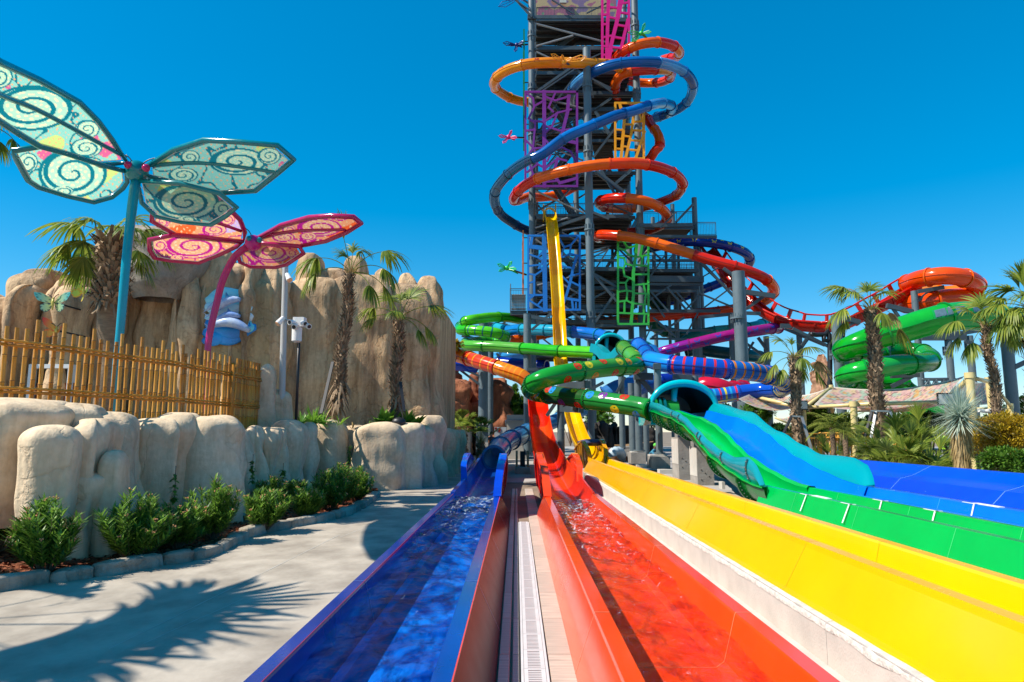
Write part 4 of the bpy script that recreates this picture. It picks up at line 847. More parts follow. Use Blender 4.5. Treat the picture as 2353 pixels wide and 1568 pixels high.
dragonfly('bright green metal dragonfly left of the blue screen', '28C850', 'B', 285, 1060, [(332, 998), (372, 1068), (200, 1022), (212, 1088)], (385, 1110), 54, (460, 1120))
dragonfly('pale blue metal dragonfly at the top edge left of the tower', '2C6CB0', 'A', 400, -20, [(210, 60), (280, 0), (430, 5), (380, -80)], (450, 10), 54, (480, 30))
# ================================================================== tube slides
def ctr(pts): return spline(pts, .30)
SM = {}
def transl(m, f):
    t = m.node_tree; L = t.links; b = t.nodes['Principled BSDF']; src = b.inputs['Base Color'].links[0].from_socket
    tr = t.nodes.new('ShaderNodeBsdfTranslucent'); mx = t.nodes.new('ShaderNodeMixShader'); mx.inputs[0].default_value = f
    L.new(src, tr.inputs[0]); L.new(b.outputs[0], mx.inputs[1]); L.new(tr.outputs[0], mx.inputs[2]); L.new(mx.outputs[0], t.nodes['Material Output'].inputs[0]); return m
def sm(h, clear=False):
    if (h, clear) not in SM:
        if clear: SM[(h, clear)] = mat('clear_tube_'+h, lin(h), rough=.08, var=.15, scale=1.5, trans=.0, alpha=.72, spec=.6)
        else: SM[(h, clear)] = transl(mat('tube_'+h, lin(h), rough=.17, var=.13, scale=1.1, rvar=.08, bump=.05, bscale=2, bdist=.05, spec=.45), .22)
    return SM[(h, clear)]
def patch(path, i0, th, sz, r, m, e, shape='spot', name='spot'):
    """printed patch lying on the tube skin at path index i0, angle th (0=up, + toward side)"""
    n = len(path); b = MB()
    def at(ds, dth):
        s_ = i0+ds/.30; s_ = max(0, min(n-1.001, s_)); i = int(s_); c = path[i].lerp(path[i+1], s_-i); t = (path[i+1]-path[i]).normalized()
        sd = t.cross(Vector((0, 0, 1))).normalized(); up = sd.cross(t); a = th+dth/r; return c+(up*math.cos(a)+sd*math.sin(a))*(r+.008)
    if shape == 'spot': ol = [(sz*math.cos(2*math.pi*k/20), sz*math.sin(2*math.pi*k/20)) for k in range(20)]; tri = True
    else: ol = [(0, 0), (-.9, -.9), (-1, -.2), (-.55, .1), (-.8, .5), (-.35, .8), (0, .35), (.35, .8), (.8, .5), (.55, .1), (1, -.2), (.9, -.9)]; ol = [(x*sz, y*sz) for x, y in ol]
    vs = [at(0, 0 if shape == 'spot' else sz*.1)] + [at(*q) for q in ol]; b.add(vs, [(0, k+1, (k+1) % len(ol)+1) for k in range(len(ol))]); b.build(name, m, e)
def slide(name, label, pts, r, cols_, sec=3.0, flange=None, group='tube slides winding round the tower', n=20, r_fn=None, stripes=None, spots=None, clear=(), frac=False, bolts=False, cat='water slide'):
    path = ctr(pts) if not frac else pts
    e = empty(name, path[0], label, cat, group); N = len(path); per = max(2, int(sec/.30)); k = 0; i = 0; fm = None
    ridge = []
    for q in range(n):
        a = 2*math.pi*q/n; ridge.append((math.sin(a), math.cos(a)))
    # seam ridges at both sides
    pr = []
    for (sx, cz) in ridge:
        pr.append((sx, cz))
        if abs(cz) < 1e-6 and False: pass
    while i < N-2:
        j = min(N-1, i+per)
        if N-1-j < per*.4: j = N-1
        c = cols_[k % len(cols_)]; seg = path[i:j+1]; b = MB()
        rr = [r if r_fn is None else r*r_fn((i+q)/(N-1)) for q in range(len(seg))]
        b.sweep(seg, lambda ii: [(x*rr[ii], z*rr[ii]) for x, z in pr], cap=False)
        ismc = k in clear if not isinstance(clear, str) else True
        b.build('tube_section', sm(c, ismc), e, smooth=True)
        sb = MB()
        for sg in (-1, 1): sb.sweep(seg, lambda ii: [(sg*(rr[ii]-.01), -.012), (sg*rr[ii]*1.08, -.012), (sg*rr[ii]*1.08, .012), (sg*(rr[ii]-.01), .012)])
        sb.build('side_seam', sm(flange or c), e)
        t = (path[i+1]-path[i]).normalized(); rb = rr[0]; fb = MB(); fb.ring(path[i], t, rb*.97, rb*1.13, .10 if not bolts else .07, n=24); fb.build('flange', sm(flange or c), e, smooth=True, sharp=40)
        if bolts:
            a1 = t.orthogonal().normalized(); a2 = t.cross(a1)
            bb = MB()
            for q in range(26):
                an = 2*math.pi*q/26; cc = path[i]+(a1*math.cos(an)+a2*math.sin(an))*rb*1.065; bb.sphere(cc-t*.045, .012, 5, 4); bb.sphere(cc+t*.045, .012, 5, 4)
            bb.build('bolts', M_galv, e)
        if stripes and k in stripes:
            scol, cnt = stripes[k]
            for q in range(cnt):
                f = i+(j-i)*(q+.5)/cnt; ii = int(f); c0 = path[ii].lerp(path[min(N-1, ii+1)], f-ii); tt = (path[min(N-1, ii+1)]-path[ii]).normalized(); st = MB(); st.ring(c0, tt, rb*.99, rb*1.012, .10, n=24); st.build('stripe', sm(scol[q % len(scol)] if isinstance(scol, (list, tuple)) else scol), e, smooth=True, sharp=40)
        i = j; k += 1
    t = (path[-1]-path[-2]).normalized(); fb = MB(); rb = r if r_fn is None else r*r_fn(1); fb.ring(path[-1], t, rb*.9, rb*1.13, .10, n=24); fb.build('flange', sm(flange or cols_[0]), e, smooth=True, sharp=40)
    if spots:
        for (f, th, sz, c, shp) in spots: patch(path, int(f*(N-1)), th, sz, r, sm(c), e, shp, 'spot' if shp == 'spot' else 'butterfly_print')
    e['n'] = N; del e['n']; return e, path
RO, OR, RD, AM = 'E63C0C', 'F26A12', 'D6260A', 'F29A0C'
rs = random.Random(3)
# 1 amber tube with red butterflies
sp_ = [(.02+.05*i, (-1.2 if i % 2 else -.7)+rs.uniform(-.2, .2), .22 if i % 2 else .13, 'B03010', 'bf') for i in range(19)]
slide('tube_slide', 'amber tube slide printed with small red butterflies on the upper left of the tower', QS('A', [(1300, 610, 52.5), (1235, 582, 52), (1100, 572, 51), (900, 566, 50), (700, 562, 49.6), (500, 572, 49.8), (350, 606, 50.5), (235, 660, 51.5), (178, 725, 53), (185, 790, 55), (260, 850, 57), (360, 895, 58.5), (470, 915, 60), (700, 905, 61.5), (900, 890, 62), (1050, 885, 61.5), (1170, 878, 60.5)]), .40, [AM, AM, 'E88A0A'], 3.2, spots=sp_)
# 2 red/orange coil at the top right
slide('tube_slide', 'translucent red and orange tube slide coiling tightly at the top right of the tower', QS('T', [(1480, 470, 60), (1620, 425, 58.5), (1740, 405, 57), (1775, 335, 55), (1700, 262, 53.5), (1550, 222, 52.3), (1400, 224, 51.8), (1230, 262, 52), (1060, 345, 53), (980, 450, 55), (965, 560, 57.5), (1040, 650, 59.5), (1200, 715, 60.5), (1400, 730, 60.3), (1560, 715, 59), (1660, 665, 57.5), (1670, 600, 56), (1580, 565, 54.5), (1400, 566, 53.2), (1200, 582, 52.8), (1060, 625, 53.2), (985, 720, 54.2), (975, 840, 55.5), (1030, 930, 57), (1130, 1000, 58.5), (1280, 1100, 59.5), (1380, 1180, 59), (1430, 1265, 58), (1490, 1340, 57), (1530, 1430, 56.3), (1530, 1530, 56)])
      + QS('A', [(1615, 1350, 56), (1560, 1430, 56.5), (1450, 1480, 58), (1300, 1500, 59)]), .40, [RO, RD, 'EE8A1A', RD, OR], 2.4)
# 3 blue big loop and long descent
BL, B2, B3 = '0C5FA8', '0A6FBE', '4A9AD4'
slide('tube_slide', 'translucent blue tube slide sweeping in a big loop round the upper tower', QS('T', [(700, 1250, 62), (560, 1110, 61), (460, 1000, 58), (425, 900, 55.5), (460, 780, 53.5), (570, 665, 52), (700, 592, 50.8), (870, 522, 50), (1100, 472, 49.4), (1330, 462, 49.2), (1550, 475, 49.6), (1700, 515, 50.3), (1820, 575, 51.2), (1910, 660, 52.4), (1950, 760, 54), (1930, 880, 55.6), (1860, 985, 57), (1750, 1065, 58), (1600, 1130, 58.8), (1450, 1180, 59.4), (1300, 1215, 60)]), .40, [BL, B3, 'A', BL, BL, B3, BL, B3, '0E74B8', '2A80B4', B3][0:2]+[BL, B3, BL, BL, B3, BL, B3], 3.0, clear=(3, 6, 8, 9, 10))
slide('tube_slide', 'long straight blue tube slide dropping across the purple screen to the left', QS('T', [(1500, 1150, 60), (1640, 1110, 58.5), (1690, 1050, 56.5), (1650, 1000, 54.3), (1540, 985, 52.4), (1390, 1015, 51), (1170, 1088, 50), (970, 1142, 49.5), (800, 1215, 49.2), (640, 1282, 49.1), (350, 1412, 49.2)])
      + QS('B', [(600, 40, 49.4), (470, 95, 50), (340, 180, 51), (250, 268, 52), (192, 350, 53.3), (172, 430, 54.6), (192, 520, 56), (245, 590, 57.2), (315, 640, 58), (400, 692, 58.8), (480, 725, 59.5), (600, 760, 60)]), .40, ['2F7FB5', BL, BL, '3E8FCE', B2, BL, B2, BL, '234E6E', '2B4A60', '1D4868', '23507A', '1D3F74'], 2.9, clear=(0, 3, 8, 9, 10))
# 4 big orange ring falling to the right
slide('tube_slide', 'glowing red and orange tube slide ringing the tower and running out to the far right', QS('B', [(900, 330, 62), (760, 400, 61), (600, 425, 60), (470, 425, 58.5), (385, 455, 57), (350, 450, 56.2), (358, 410, 54.5), (420, 340, 52.5), (540, 268, 51), (700, 213, 49.8), (860, 175, 49), (1070, 138, 48.5), (1280, 122, 48.3), (1430, 122, 48.5), (1570, 138, 49.1), (1690, 170, 50), (1800, 222, 51.4), (1856, 290, 53), (1850, 350, 54.8), (1800, 408, 56.5), (1700, 455, 58.2), (1560, 500, 59.4), (1400, 528, 59.4), (1230, 528, 58), (1130, 500, 56.4), (1112, 465, 54.8), (1190, 438, 53.2), (1320, 432, 52.2), (1460, 446, 51.8), (1580, 478, 52.2), (1680, 535, 53.4), (1722, 600, 55), (1690, 660, 56.6), (1600, 705, 58), (1480, 730, 59), (1330, 745, 59.4), (1180, 790, 58), (1105, 790, 55.5), (1120, 762, 53.5), (1270, 768, 52), (1430, 790, 51.5), (1600, 830, 51), (1800, 890, 50.5), (1930, 930, 50.2), (2100, 985, 49.8), (2230, 1020, 49.5)])
      + QS('C', [(1440, 375, 49.3), (1580, 425, 49.3), (1700, 480, 49.8), (1770, 545, 51), (1775, 615, 52.8), (1700, 680, 54.5), (1560, 712, 55.8), (1410, 755, 56.5), (1120, 790, 57), (950, 805, 57.2), (700, 826, 57.3), (500, 842, 57.4), (300, 865, 57.4), (100, 890, 57.3)])
      + QS('E', [(1290, 235, 57.2), (1140, 290, 57), (980, 325, 56.5), (800, 352, 56), (680, 372, 56)]), .40, [RO, OR, OR, RD, RD, OR, OR, 'EE4A0C', RD, RO, OR], 3.2)
# 5 navy with yellow butterflies
sp_ = [(.02+.028*i, (1.3 if i % 2 else .5)+rs.uniform(-.2, .2), .20, 'E8C832', 'bf') for i in range(22)]
slide('tube_slide', 'navy blue tube slide with yellow butterfly prints on the right of the tower', QS('C', [(560, 235, 60), (700, 205, 58.5), (850, 170, 57), (1000, 152, 56), (1150, 155, 55.5), (1300, 175, 55.3), (1430, 208, 55.6), (1530, 255, 56.5), (1568, 320, 58), (1530, 390, 59.6), (1420, 470, 60.5), (1280, 530, 61), (1160, 575, 61), (1040, 622, 61), (900, 670, 61), (760, 712, 61)]), .40, ['0E2E8C', '12389A'], 3.0, spots=sp_)
# 6 green coil, left of tower
G1, G2, G3 = '2FB516', '57C81C', '2E9C20'
slide('tube_slide', 'lime and green tube slide coiling out to the left above the cliff', QS('U', [(1560, 150, 57), (1420, 120, 56), (1250, 92, 55), (960, 88, 53.5), (720, 118, 52.5), (550, 148, 52), (470, 175, 52.6), (430, 235, 54), (400, 300, 55)][:6] + [(470, 190, 53), (440, 230, 55), (480, 270, 57), (650, 290, 58.5), (900, 270, 59), (1100, 275, 58.5), (1230, 330, 57.5), (1270, 420, 56), (1200, 440, 54)][:2] + [(420, 245, 55.5), (400, 290, 54)] + [(430, 318, 52.6), (620, 322, 51.8), (850, 340, 51.3), (1050, 372, 51.2), (1180, 420, 51.8), (1225, 470, 53.2), (1150, 505, 54.6), (1000, 500, 55.4), (800, 515, 55), (560, 540, 53.5), (480, 580, 51.8), (620, 600, 50.6), (1000, 612, 49.6), (1250, 630, 48.8), (1540, 648, 47.9), (1700, 655, 47.2), (1950, 680, 46.2)])
      + QS('E', [(1270, 462, 45), (1400, 468, 44), (1520, 474, 43.2), (1580, 478, 42.8)]), .40, [G1, G2, G1, G1, G2, G2, G3, '5CB83A', '5FAE3A'], 3.6, flange='1E8A18', stripes={4: ('1C6E7A', 6), 5: ('1C6E7A', 7), 6: ('165A3A', 6)})
# 7 cyan / blue tube
slide('tube_slide', 'cyan and blue tube slide with purple spots behind the yellow drop slide', QS('E', [(640, 250, 56), (700, 268, 55), (760, 275, 53.5), (850, 265, 52), (1000, 268, 50.8), (1150, 275, 49.8), (1290, 285, 49), (1450, 300, 48), (1560, 315, 47), (1640, 340, 46)]), .42, ['28A8C0', '1880C8', '2AA8C4', '2AA8C4', '1670C8', '1670C8'], 2.6, flange='127A98', spots=[(.52, -.9, .2, '3A1A6A', 'spot'), (.56, -1.7, .2, '3A1A6A', 'spot'), (.3, -1.9, .2, 'D04A20', 'spot')])
# 8 orange striped tube into the red drop
orp = QS('U', [(-60, 660, 53), (80, 700, 51.5), (250, 735, 50), (380, 775, 49), (560, 830, 48), (760, 890, 47), (1000, 965, 46.2), (1200, 1035, 45.6), (1400, 1105, 45.2), (1530, 1165, 45.0)]) + [Vector((1.15, 44.9, 4.75)), Vector((1.28, 44.0, 4.3))]
slide('tube_slide', 'red and orange tube slide with thin yellow hoops ending behind the spotted green tube', orp, .50, ['E0431A', 'F0701A', 'E0431A', 'F0801A'], 3.0, flange='C0280E', stripes={0: ('F0A020', 2), 1: ('F0A020', 4), 2: ('F0A020', 4), 3: ('F0A020', 8), 4: ('F0B030', 3)})
# 9 spotted green tube, nearest
sps = []
for i in range(34):
    sps.append((.12+.026*i, (-1 if i < 17 else 1)*([.85, 2.25, .55, 2.35, .95][i % 5]+rs.uniform(-.08, .08)), .19, ['E04018', 'F0901A', 'E8D028', 'E04018'][i % 4] if i < 19 else ['C83A20', '2A90D8', '7A3A90', 'E8D028'][i % 4], 'spot'))
GE, gpth = slide('spotted_tube_slide', 'big glossy green tube slide covered in coloured spots in front of the drop slides', QS('E', [(1780, 430, 37), (1830, 480, 35), (1900, 555, 33), (1880, 592, 31.4), (1740, 600, 30.4), (1600, 612, 29.8), (1450, 632, 29.2), (1300, 652, 28.7), (1150, 682, 28.3), (1040, 715, 28.2), (960, 765, 28.6), (950, 812, 29.6), (1020, 838, 30.2), (1100, 845, 30), (1230, 862, 29.2), (1400, 886, 28.4), (1600, 912, 27.6), (1830, 945, 26.9), (1960, 968, 26.6), (2030, 985, 26.3)]), .395, ['4E9E3A', '52A840', '1E9A30', '45A038', '1E9A30', '1E7A30', '2A5A2A', '2A8A38', '45A83C', '3CA23A', '58A83C'], 2.5, flange='0E7A24', group='large bolted tubes at the front', spots=sps, bolts=True, n=28)
# 10 blue striped tube
st = {3: ('E0303A', 6), 4: ('F08A1A', 6), 5: ('E8C828', 5), 6: ('E8C828', 4), 8: (['E0304A', '30A8D8', 'E8D030'], 6), 9: (['E8D030', 'E0304A', '50C050'], 6), 10: (['F08A1A', '30A8D8'], 4)}
slide('striped_tube_slide', 'big blue tube slide with red, orange and yellow hoops swinging round to the right', QS('F', [(120, -40, 37), (170, 10, 35.5), (210, 70, 33), (260, 98, 31.2), (400, 128, 30.3), (600, 145, 29.8), (830, 168, 29.6), (980, 180, 29.7), (1120, 196, 30), (1260, 222, 30.6), (1380, 262, 31.5), (1440, 315, 33), (1400, 352, 34.6), (1290, 362, 35.6), (1190, 368, 36), (1030, 385, 36.2), (900, 405, 36.3), (760, 420, 36.3)]), .405, ['1A78D8', '1478D8', '1E8CE0', '1450C0', '1E70C8', '1A60B0', '1E70A8', '1450B8', '1C6AC8'], 2.5, flange='0E48B0', group='large bolted tubes at the front', stripes=st, bolts=True, n=28)
# 11 purple tube
sp_ = [(.05+.06*i, (1.3 if i % 2 else 2.0)+rs.uniform(-.2, .2), .22, '2A4AB0', 'bf') for i in range(16)]
slide('tube_slide', 'purple tube slide with blue butterfly prints low on the right of the tower', QS('C', [(700, 1190, 52), (770, 1145, 51), (900, 1105, 50.5), (1100, 1055, 50), (1300, 1008, 49.8), (1500, 970, 49.8), (1640, 948, 50), (1760, 930, 50.6), (1820, 925, 51.8)]), .40, ['8A1A8A', 'A01C7C', '94207C', 'A82480'], 3.4, flange='8E1A6A', spots=sp_)
# 12 teal tubes behind
slide('tube_slide', 'pale teal tube slide just behind the purple tube', QS('C', [(960, 1060, 58), (1050, 1000, 57.5), (1130, 975, 57), (1280, 948, 56.5), (1440, 935, 56.5), (1600, 910, 57.5), (1700, 880, 60)]), .42, ['1E7A74', '38A89C', '249088'], 3.2, flange='1A7068')
slide('tube_slide', 'dark teal tube slide far behind the right hand column', QS('C', [(1000, 1130, 60), (1100, 1115, 60), (1200, 1130, 60), (1350, 1150, 60), (1500, 1165, 60), (1620, 1180, 61), (1700, 1200, 64)]), .55, ['1E4A4E', '165A5A', '1E6A62'], 4, flange='1A4A4A')
slide('tube_slide', 'dark green and teal tube slide inside the right of the tower', QS('C', [(680, 610, 60), (720, 720, 60), (800, 760, 60), (700, 820, 59.5), (700, 900, 60), (830, 960, 61), (1000, 985, 62), (1180, 975, 64)]), .5, ['1E5A50', '246A4A', '1E5A50'], 3, flange='1A4A40')
# 13 navy tubes low behind
slide('tube_slide', 'deep blue tube slide low behind the red rocks on the left', QS('U', [(170, 880, 56), (240, 915, 55), (350, 935, 54.6), (500, 950, 54.6), (680, 965, 55)]), .5, ['0C3CA8', '0E4496', '1A5A98'], 3, flange='123A80')
slide('tube_slide', 'navy tube slide behind the left front column', QS('U', [(1120, 900, 58), (1300, 920, 57.5), (1500, 938, 57), (1750, 955, 56.5), (1950, 970, 56)]), .5, ['0C2E9C', '0C38B0'], 3, flange='0A2A8A')
slide('tube_slide', 'pale blue clear tube slide under the long green tube', QS('U', [(1000, 860, 60), (1120, 820, 59), (1300, 790, 58), (1450, 765, 58), (1540, 745, 58)]), .55, ['2E8CC8', '1A64A8'], 3, flange='1A64A8', clear=(0,))
slide('tube_slide', 'navy tube slide crossing below the green and blue junction', QS('C', [(420, 1545, 45), (560, 1465, 45), (700, 1415, 45.5), (870, 1395, 46), (1000, 1380, 47), (1090, 1370, 49)]), .52, ['2A62A8', '12309A', '1434A8', '1A3088'], 3, flange='102C98')
slide('tube_slide', 'pale blue tube slide behind the lower green tube', QS('E', [(1620, 860, 44), (1730, 800, 44), (1830, 775, 44.5), (1930, 730, 45)]), .6, ['3A78B8', '2A62A8'], 3, flange='2A62A8')
slide('tube_slide', 'crimson tube slide behind the turquoise tunnel mouth', QS('C', [(1080, 1470, 44), (1180, 1440, 43.5), (1290, 1460, 43.2), (1380, 1490, 43.5), (1500, 1480, 45)]), .6, ['C81838', 'A01848'], 3, flange='C01840')
# 14 clear blue tube feeding the blue lane
slide('tube_slide', 'pale translucent blue tube slide feeding down into the blue lane', QS('E', [(1430, 975, 52), (1340, 1010, 51), (1250, 1050, 50), (1120, 1105, 48.5), (1000, 1150, 46.5), (905, 1190, 43), (830, 1232, 39)]) + [Vector((-.62, 35.2, 1.40)), Vector((-.92, 32.6, 1.02)), Vector((-1.02, 30.8, .84))], .50, ['5C9CCC', '4A8CC0', '6AA8D0', '4A8CC0'], 3.4, flange='2E78A8', bolts=True, n=26)
# 15 family tubes on the right
GR = ['1E9A44', '1C9440', '22A84A', '16A832', '12A01E', '0E9A1C', '0C8A1C', '0A7A22']
def wave_r(f): return 1.0+.42*max(0, math.cos((f-.14)*math.pi/.42)) if f < .35 else 1.0
e, gp_ = slide('raft_tube_slide', 'wide bright green raft tube slide with windows in its raised section at far right', QS('D', [(2500, 690, 40), (2231, 655, 39), (2000, 618, 38), (1850, 600, 37.4), (1700, 592, 37), (1550, 605, 36.8), (1430, 630, 36.8), (1300, 665, 37), (1150, 712, 37.2), (1000, 752, 37.5), (860, 802, 37.8), (700, 862, 38.2), (620, 905, 39.5), (640, 950, 41), (800, 950, 42.5), (1000, 920, 43.5), (1180, 905, 43.6), (1330, 930, 42.8), (1400, 985, 41), (1300, 1015, 39), (1100, 1030, 38), (900, 1062, 37.6), (720, 1100, 37.9), (630, 1140, 39), (700, 1185, 40.8), (900, 1200, 42), (1080, 1200, 42), (1200, 1260, 42), (1150, 1350, 41.5), (1250, 1440, 41), (1450, 1470, 41), (1650, 1480, 41)]), .56, GR, 3.0, flange='0C8A34', r_fn=wave_r, group='large raft tubes on the right', n=28)
M_win = mat('acrylic_window', (.10, .17, .21), rough=.2, var=.3, spec=.3)
for (x, y) in ((1480, 598), (1617, 577), (1745, 560), (1900, 575), (2060, 600)):
    c = Q('D', x, y, 35.6); q = Q('D', x+10, y-1.5, 35.6); t = (q-c).normalized(); up = Vector((0, 0, 1))
    i = min(range(len(gp_)), key=lambda i: (gp_[i]-c).length); cen = gp_[i]; R_ = .56*wave_r(i/(len(gp_)-1)); t = (gp_[min(i+1, len(gp_)-1)]-gp_[i-1]).normalized(); sd = t.cross(up).normalized(); sd = sd if sd.y < 0 else -sd
    for (name, hw, a0, a1, ex, m_) in (('window_frame', .37, .02, .72, .03, sm('1AA050')), ('window', .27, .10, .64, .05, M_win)):
        b = MB(); vs = []
        for jj in range(7):
            a = a0+(a1-a0)*jj/6; dr = sd*math.cos(a)+up*math.sin(a)
            for ii in range(5): vs.append(cen+t*(-hw+2*hw*ii/4)+dr*(R_+ex))
        b.add(vs, [(jj*5+ii, jj*5+ii+1, jj*5+ii+6, jj*5+ii+5) for jj in range(6) for ii in range(4)]); b.build(name, m_, e, smooth=True)
def bowl_r(f): return 1.15 if f > .5 else .95
slide('raft_tube_slide', 'orange raft tube slide curling in a wide bowl above the green raft tube', QS('D', [(1190, 300, 49), (1290, 262, 47.5), (1400, 243, 46.5), (1520, 232, 46), (1660, 244, 46), (1770, 282, 46.6), (1800, 335, 48.2), (1720, 375, 50), (1560, 392, 51.2), (1400, 402, 51.4), (1260, 425, 50.8), (1180, 460, 49.4), (1250, 480, 48), (1420, 465, 47.2), (1600, 440, 47.2), (1780, 450, 48)]), .64, ['E8480A', 'EE520C', 'E8480A', 'F0700C', 'F07A10', 'F28A14', 'F27A10'], 2.6, flange='E8600C', r_fn=bowl_r, group='large raft tubes on the right', n=28)

# ------------------------------------------------------------------ open red racer channel with window rail
pr_ = QS('C', [(1180, 190, 58), (1240, 270, 57), (1310, 370, 56), (1390, 480, 55), (1480, 570, 54), (1580, 665, 53), (1700, 760, 52), (1850, 835, 51), (2000, 875, 50), (2150, 890, 49.5), (2240, 893, 49.2)]) + QS('D', [(500, 662, 48.8), (600, 645, 48.6), (720, 595, 48.4), (850, 530, 48.2), (1030, 440, 48.2), (1150, 370, 48.4), (1260, 310, 48.8)])
pc = ctr(pr_)[0:]; e = empty('open_channel_slide', pc[0], 'long red open channel slide with a row of window openings above its rim', 'water slide'); per = 9
Rr = .62
def chp(ii): return [(Rr*math.sin(a), -Rr*math.cos(a)) for a in [(-math.pi*.5)+math.pi*k/14 for k in range(15)]] + [((Rr-.05)*math.sin(a), -(Rr-.05)*math.cos(a)) for a in [(math.pi*.5)-math.pi*k/14 for k in range(15)]]
i = 0
while i < len(pc)-2:
    j = min(len(pc)-1, i+per); b = MB(); b.sweep(pc[i:j+1], chp); b.build('channel_section', sm('CC1E0A'), e, smooth=True, sharp=50)
    t = (pc[i+1]-pc[i]).normalized(); b = MB(); b.sweep([pc[i]-t*.05, pc[i]+t*.05], [(x*1.1, z*1.1) for x, z in chp(0)[:15]] + [(x*.99, z*.99) for x, z in chp(0)[:15]][::-1]); b.build('flange', sm('A8160A'), e); i = j
for sg in (-1, 1):
    top = []
    for q in range(0, len(pc)):
        t = (pc[min(q+1, len(pc)-1)]-pc[max(0, q-1)]).normalized(); sd = t.cross(Vector((0, 0, 1))).normalized(); up = sd.cross(t); top.append((pc[q]+sd*sg*Rr*.98, up))
    if sg > 0:
        b = MB(); b.tube([p+u_*.06 for p, u_ in top], .10, 6); b.build('rim', sm('C81A0A'), e, smooth=True); continue
    b = MB(); b.tube([p+u_*.78 for p, u_ in top], .065, 6); b.build('top_rail', sm('C81A0A'), e, smooth=True)
    b = MB(); b.tube([p+u_*.06 for p, u_ in top], .10, 6); b.build('rim', sm('C81A0A'), e, smooth=True)
    q = 2
    while q < len(top)-1:
        p, u_ = top[q]; b = MB(); b.beam(p+u_*.05, p+u_*.8, .16, .26); b.build('window_post', sm('C81A0A'), e); q += 5

# ------------------------------------------------------------------ yellow drop slide
def trough(name, label, pts, half, depth, m, rim=.10, sec=8, group=None, flat=.55, parts='slide_section', wall=None, ups=None):
    path = spline(pts, .35); e = empty(name, path[0], label, 'water slide', group); N = len(path); i = 0; k = 0
    def pf(ii, o=0):
        f = (ii+o)/(N-1); h_ = half(f) if callable(half) else half; d_ = depth(f) if callable(depth) else depth
        dl_, dr_ = d_ if isinstance(d_, tuple) else (d_, d_)
        out = [(-h_-rim, dl_-.05), (-h_-rim, dl_), (-h_, dl_), (-h_*.97, dl_*.55), (-h_*.80, .10), (-h_*flat, .0), (0, -.02), (h_*flat, 0), (h_*.80, .10), (h_*.97, dr_*.55), (h_, dr_), (h_+rim, dr_), (h_+rim, dr_-.05)]
        return out + [(h_+.02, dr_*.5), (h_*.85, -.02), (h_*flat, -.07), (0, -.09), (-h_*flat, -.07), (-h_*.85, -.02), (-h_-.02, dl_*.5)]
    while i < N-2:
        j = min(N-1, i+sec)
        if N-1-j < 3: j = N-1
        b = MB(); b.sweep(path[i:j+1], lambda ii, o=i: pf(ii, o)); mm = m[k % len(m)] if isinstance(m, (list, tuple)) else m; b.build(parts, mm, e, smooth=True, sharp=55); i = j; k += 1
    return e, path
yt = [Q('B', 668, 600, 53.6), Q('B', 676, 640, 53.2), Q('B', 690, 760, 52.4), Q('B', 702, 900, 51.7), Q('B', 716, 1060, 50.9), Q('B', 730, 1250, 49.9), Q('B', 742, 1420, 49), Q('B', 750, 1560, 48), Q('E', 1212, 500, 46.6), Q('E', 1218, 620, 45.5), Vector((3.05, 44.2, 4.9)), Vector((3.2, 42.5, 3.6)), Vector((3.3, 40, 2.35)), Vector((3.38, 37, 1.35)), Vector((3.45, 34, .78)), Vector((3.48, 31.5, .54)), Vector((3.48, 28.9, .47))]
yt = [p if isinstance(p, Vector) else p for p in yt]
MY = [sm('F8C400'), sm('F0B400'), sm('F8C400'), sm('EFAE00')]
ye, yp = trough('yellow_drop_slide', 'steep bright yellow open drop slide falling from the tower to the yellow lane', yt, .42, lambda f: .45, MY, rim=.05, sec=9)
pt_ = yp[0]; b = MB(); b.ring(pt_+Vector((0, .1, .25)), (0, 1, .2), .40, .52, .5, n=24); b.build('top_hoop', sm('D8A800'), ye, smooth=True, sharp=40)
for sx in (-.5, .5): b = MB(); b.beam(pt_+Vector((sx, 0, -.4)), pt_+Vector((sx*.98, 0, 1.0)), .1, .3); b.build('top_post', sm('D8A800'), ye)
# ------------------------------------------------------------------ red drop slide
rt = [Vector((1.30, 46.2, 5.0)), Vector((1.30, 44.0, 3.95)), Vector((1.30, 42, 3.1)), Vector((1.30, 40, 2.35)), Vector((1.30, 37.5, 1.65)), Vector((1.31, 35, 1.15)), Vector((1.31, 32, .78)), Vector((1.31, 29, .52)), Vector((1.31, 26, .30)), Vector((1.31, 22.5, .14)), Vector((1.31, 19.5, .09)), Vector((1.31, 17.2, .06))]
def rdep(f):
    w1 = .55+.22*math.exp(-((f-.20)/.05)**2)+.12*math.exp(-((f-.42)/.06)**2)
    wl = w1 if f < .9 else .55-(f-.9)*1.2
    return (.62 if f < .85 else .62-(f-.85)*1.2, w1 if f < .8 else w1-(f-.8)*.7)
re_, rp_ = trough('red_drop_slide', 'glossy red and orange open drop slide with wavy walls leading to the red lane', rt, lambda f: .56, rdep, [sm('E83010'), sm('E02008'), sm('F04A14'), sm('E82A0C')], rim=.05, sec=10)
# ------------------------------------------------------------------ blue trough joining tube to lane
bt = [Vector((-1.03, 31.0, .36)), Vector((-1.03, 28, .26)), Vector((-1.03, 25, .16)), Vector((-1.03, 21, .09)), Vector((-1.03, 17.1, .06))]
trough('blue_run_in', 'dark blue open trough between the clear tube and the blue lane', bt, .50, lambda f: .62-.16*f, [sm('0E50B0'), sm('0C48B8')], rim=.10, sec=12)
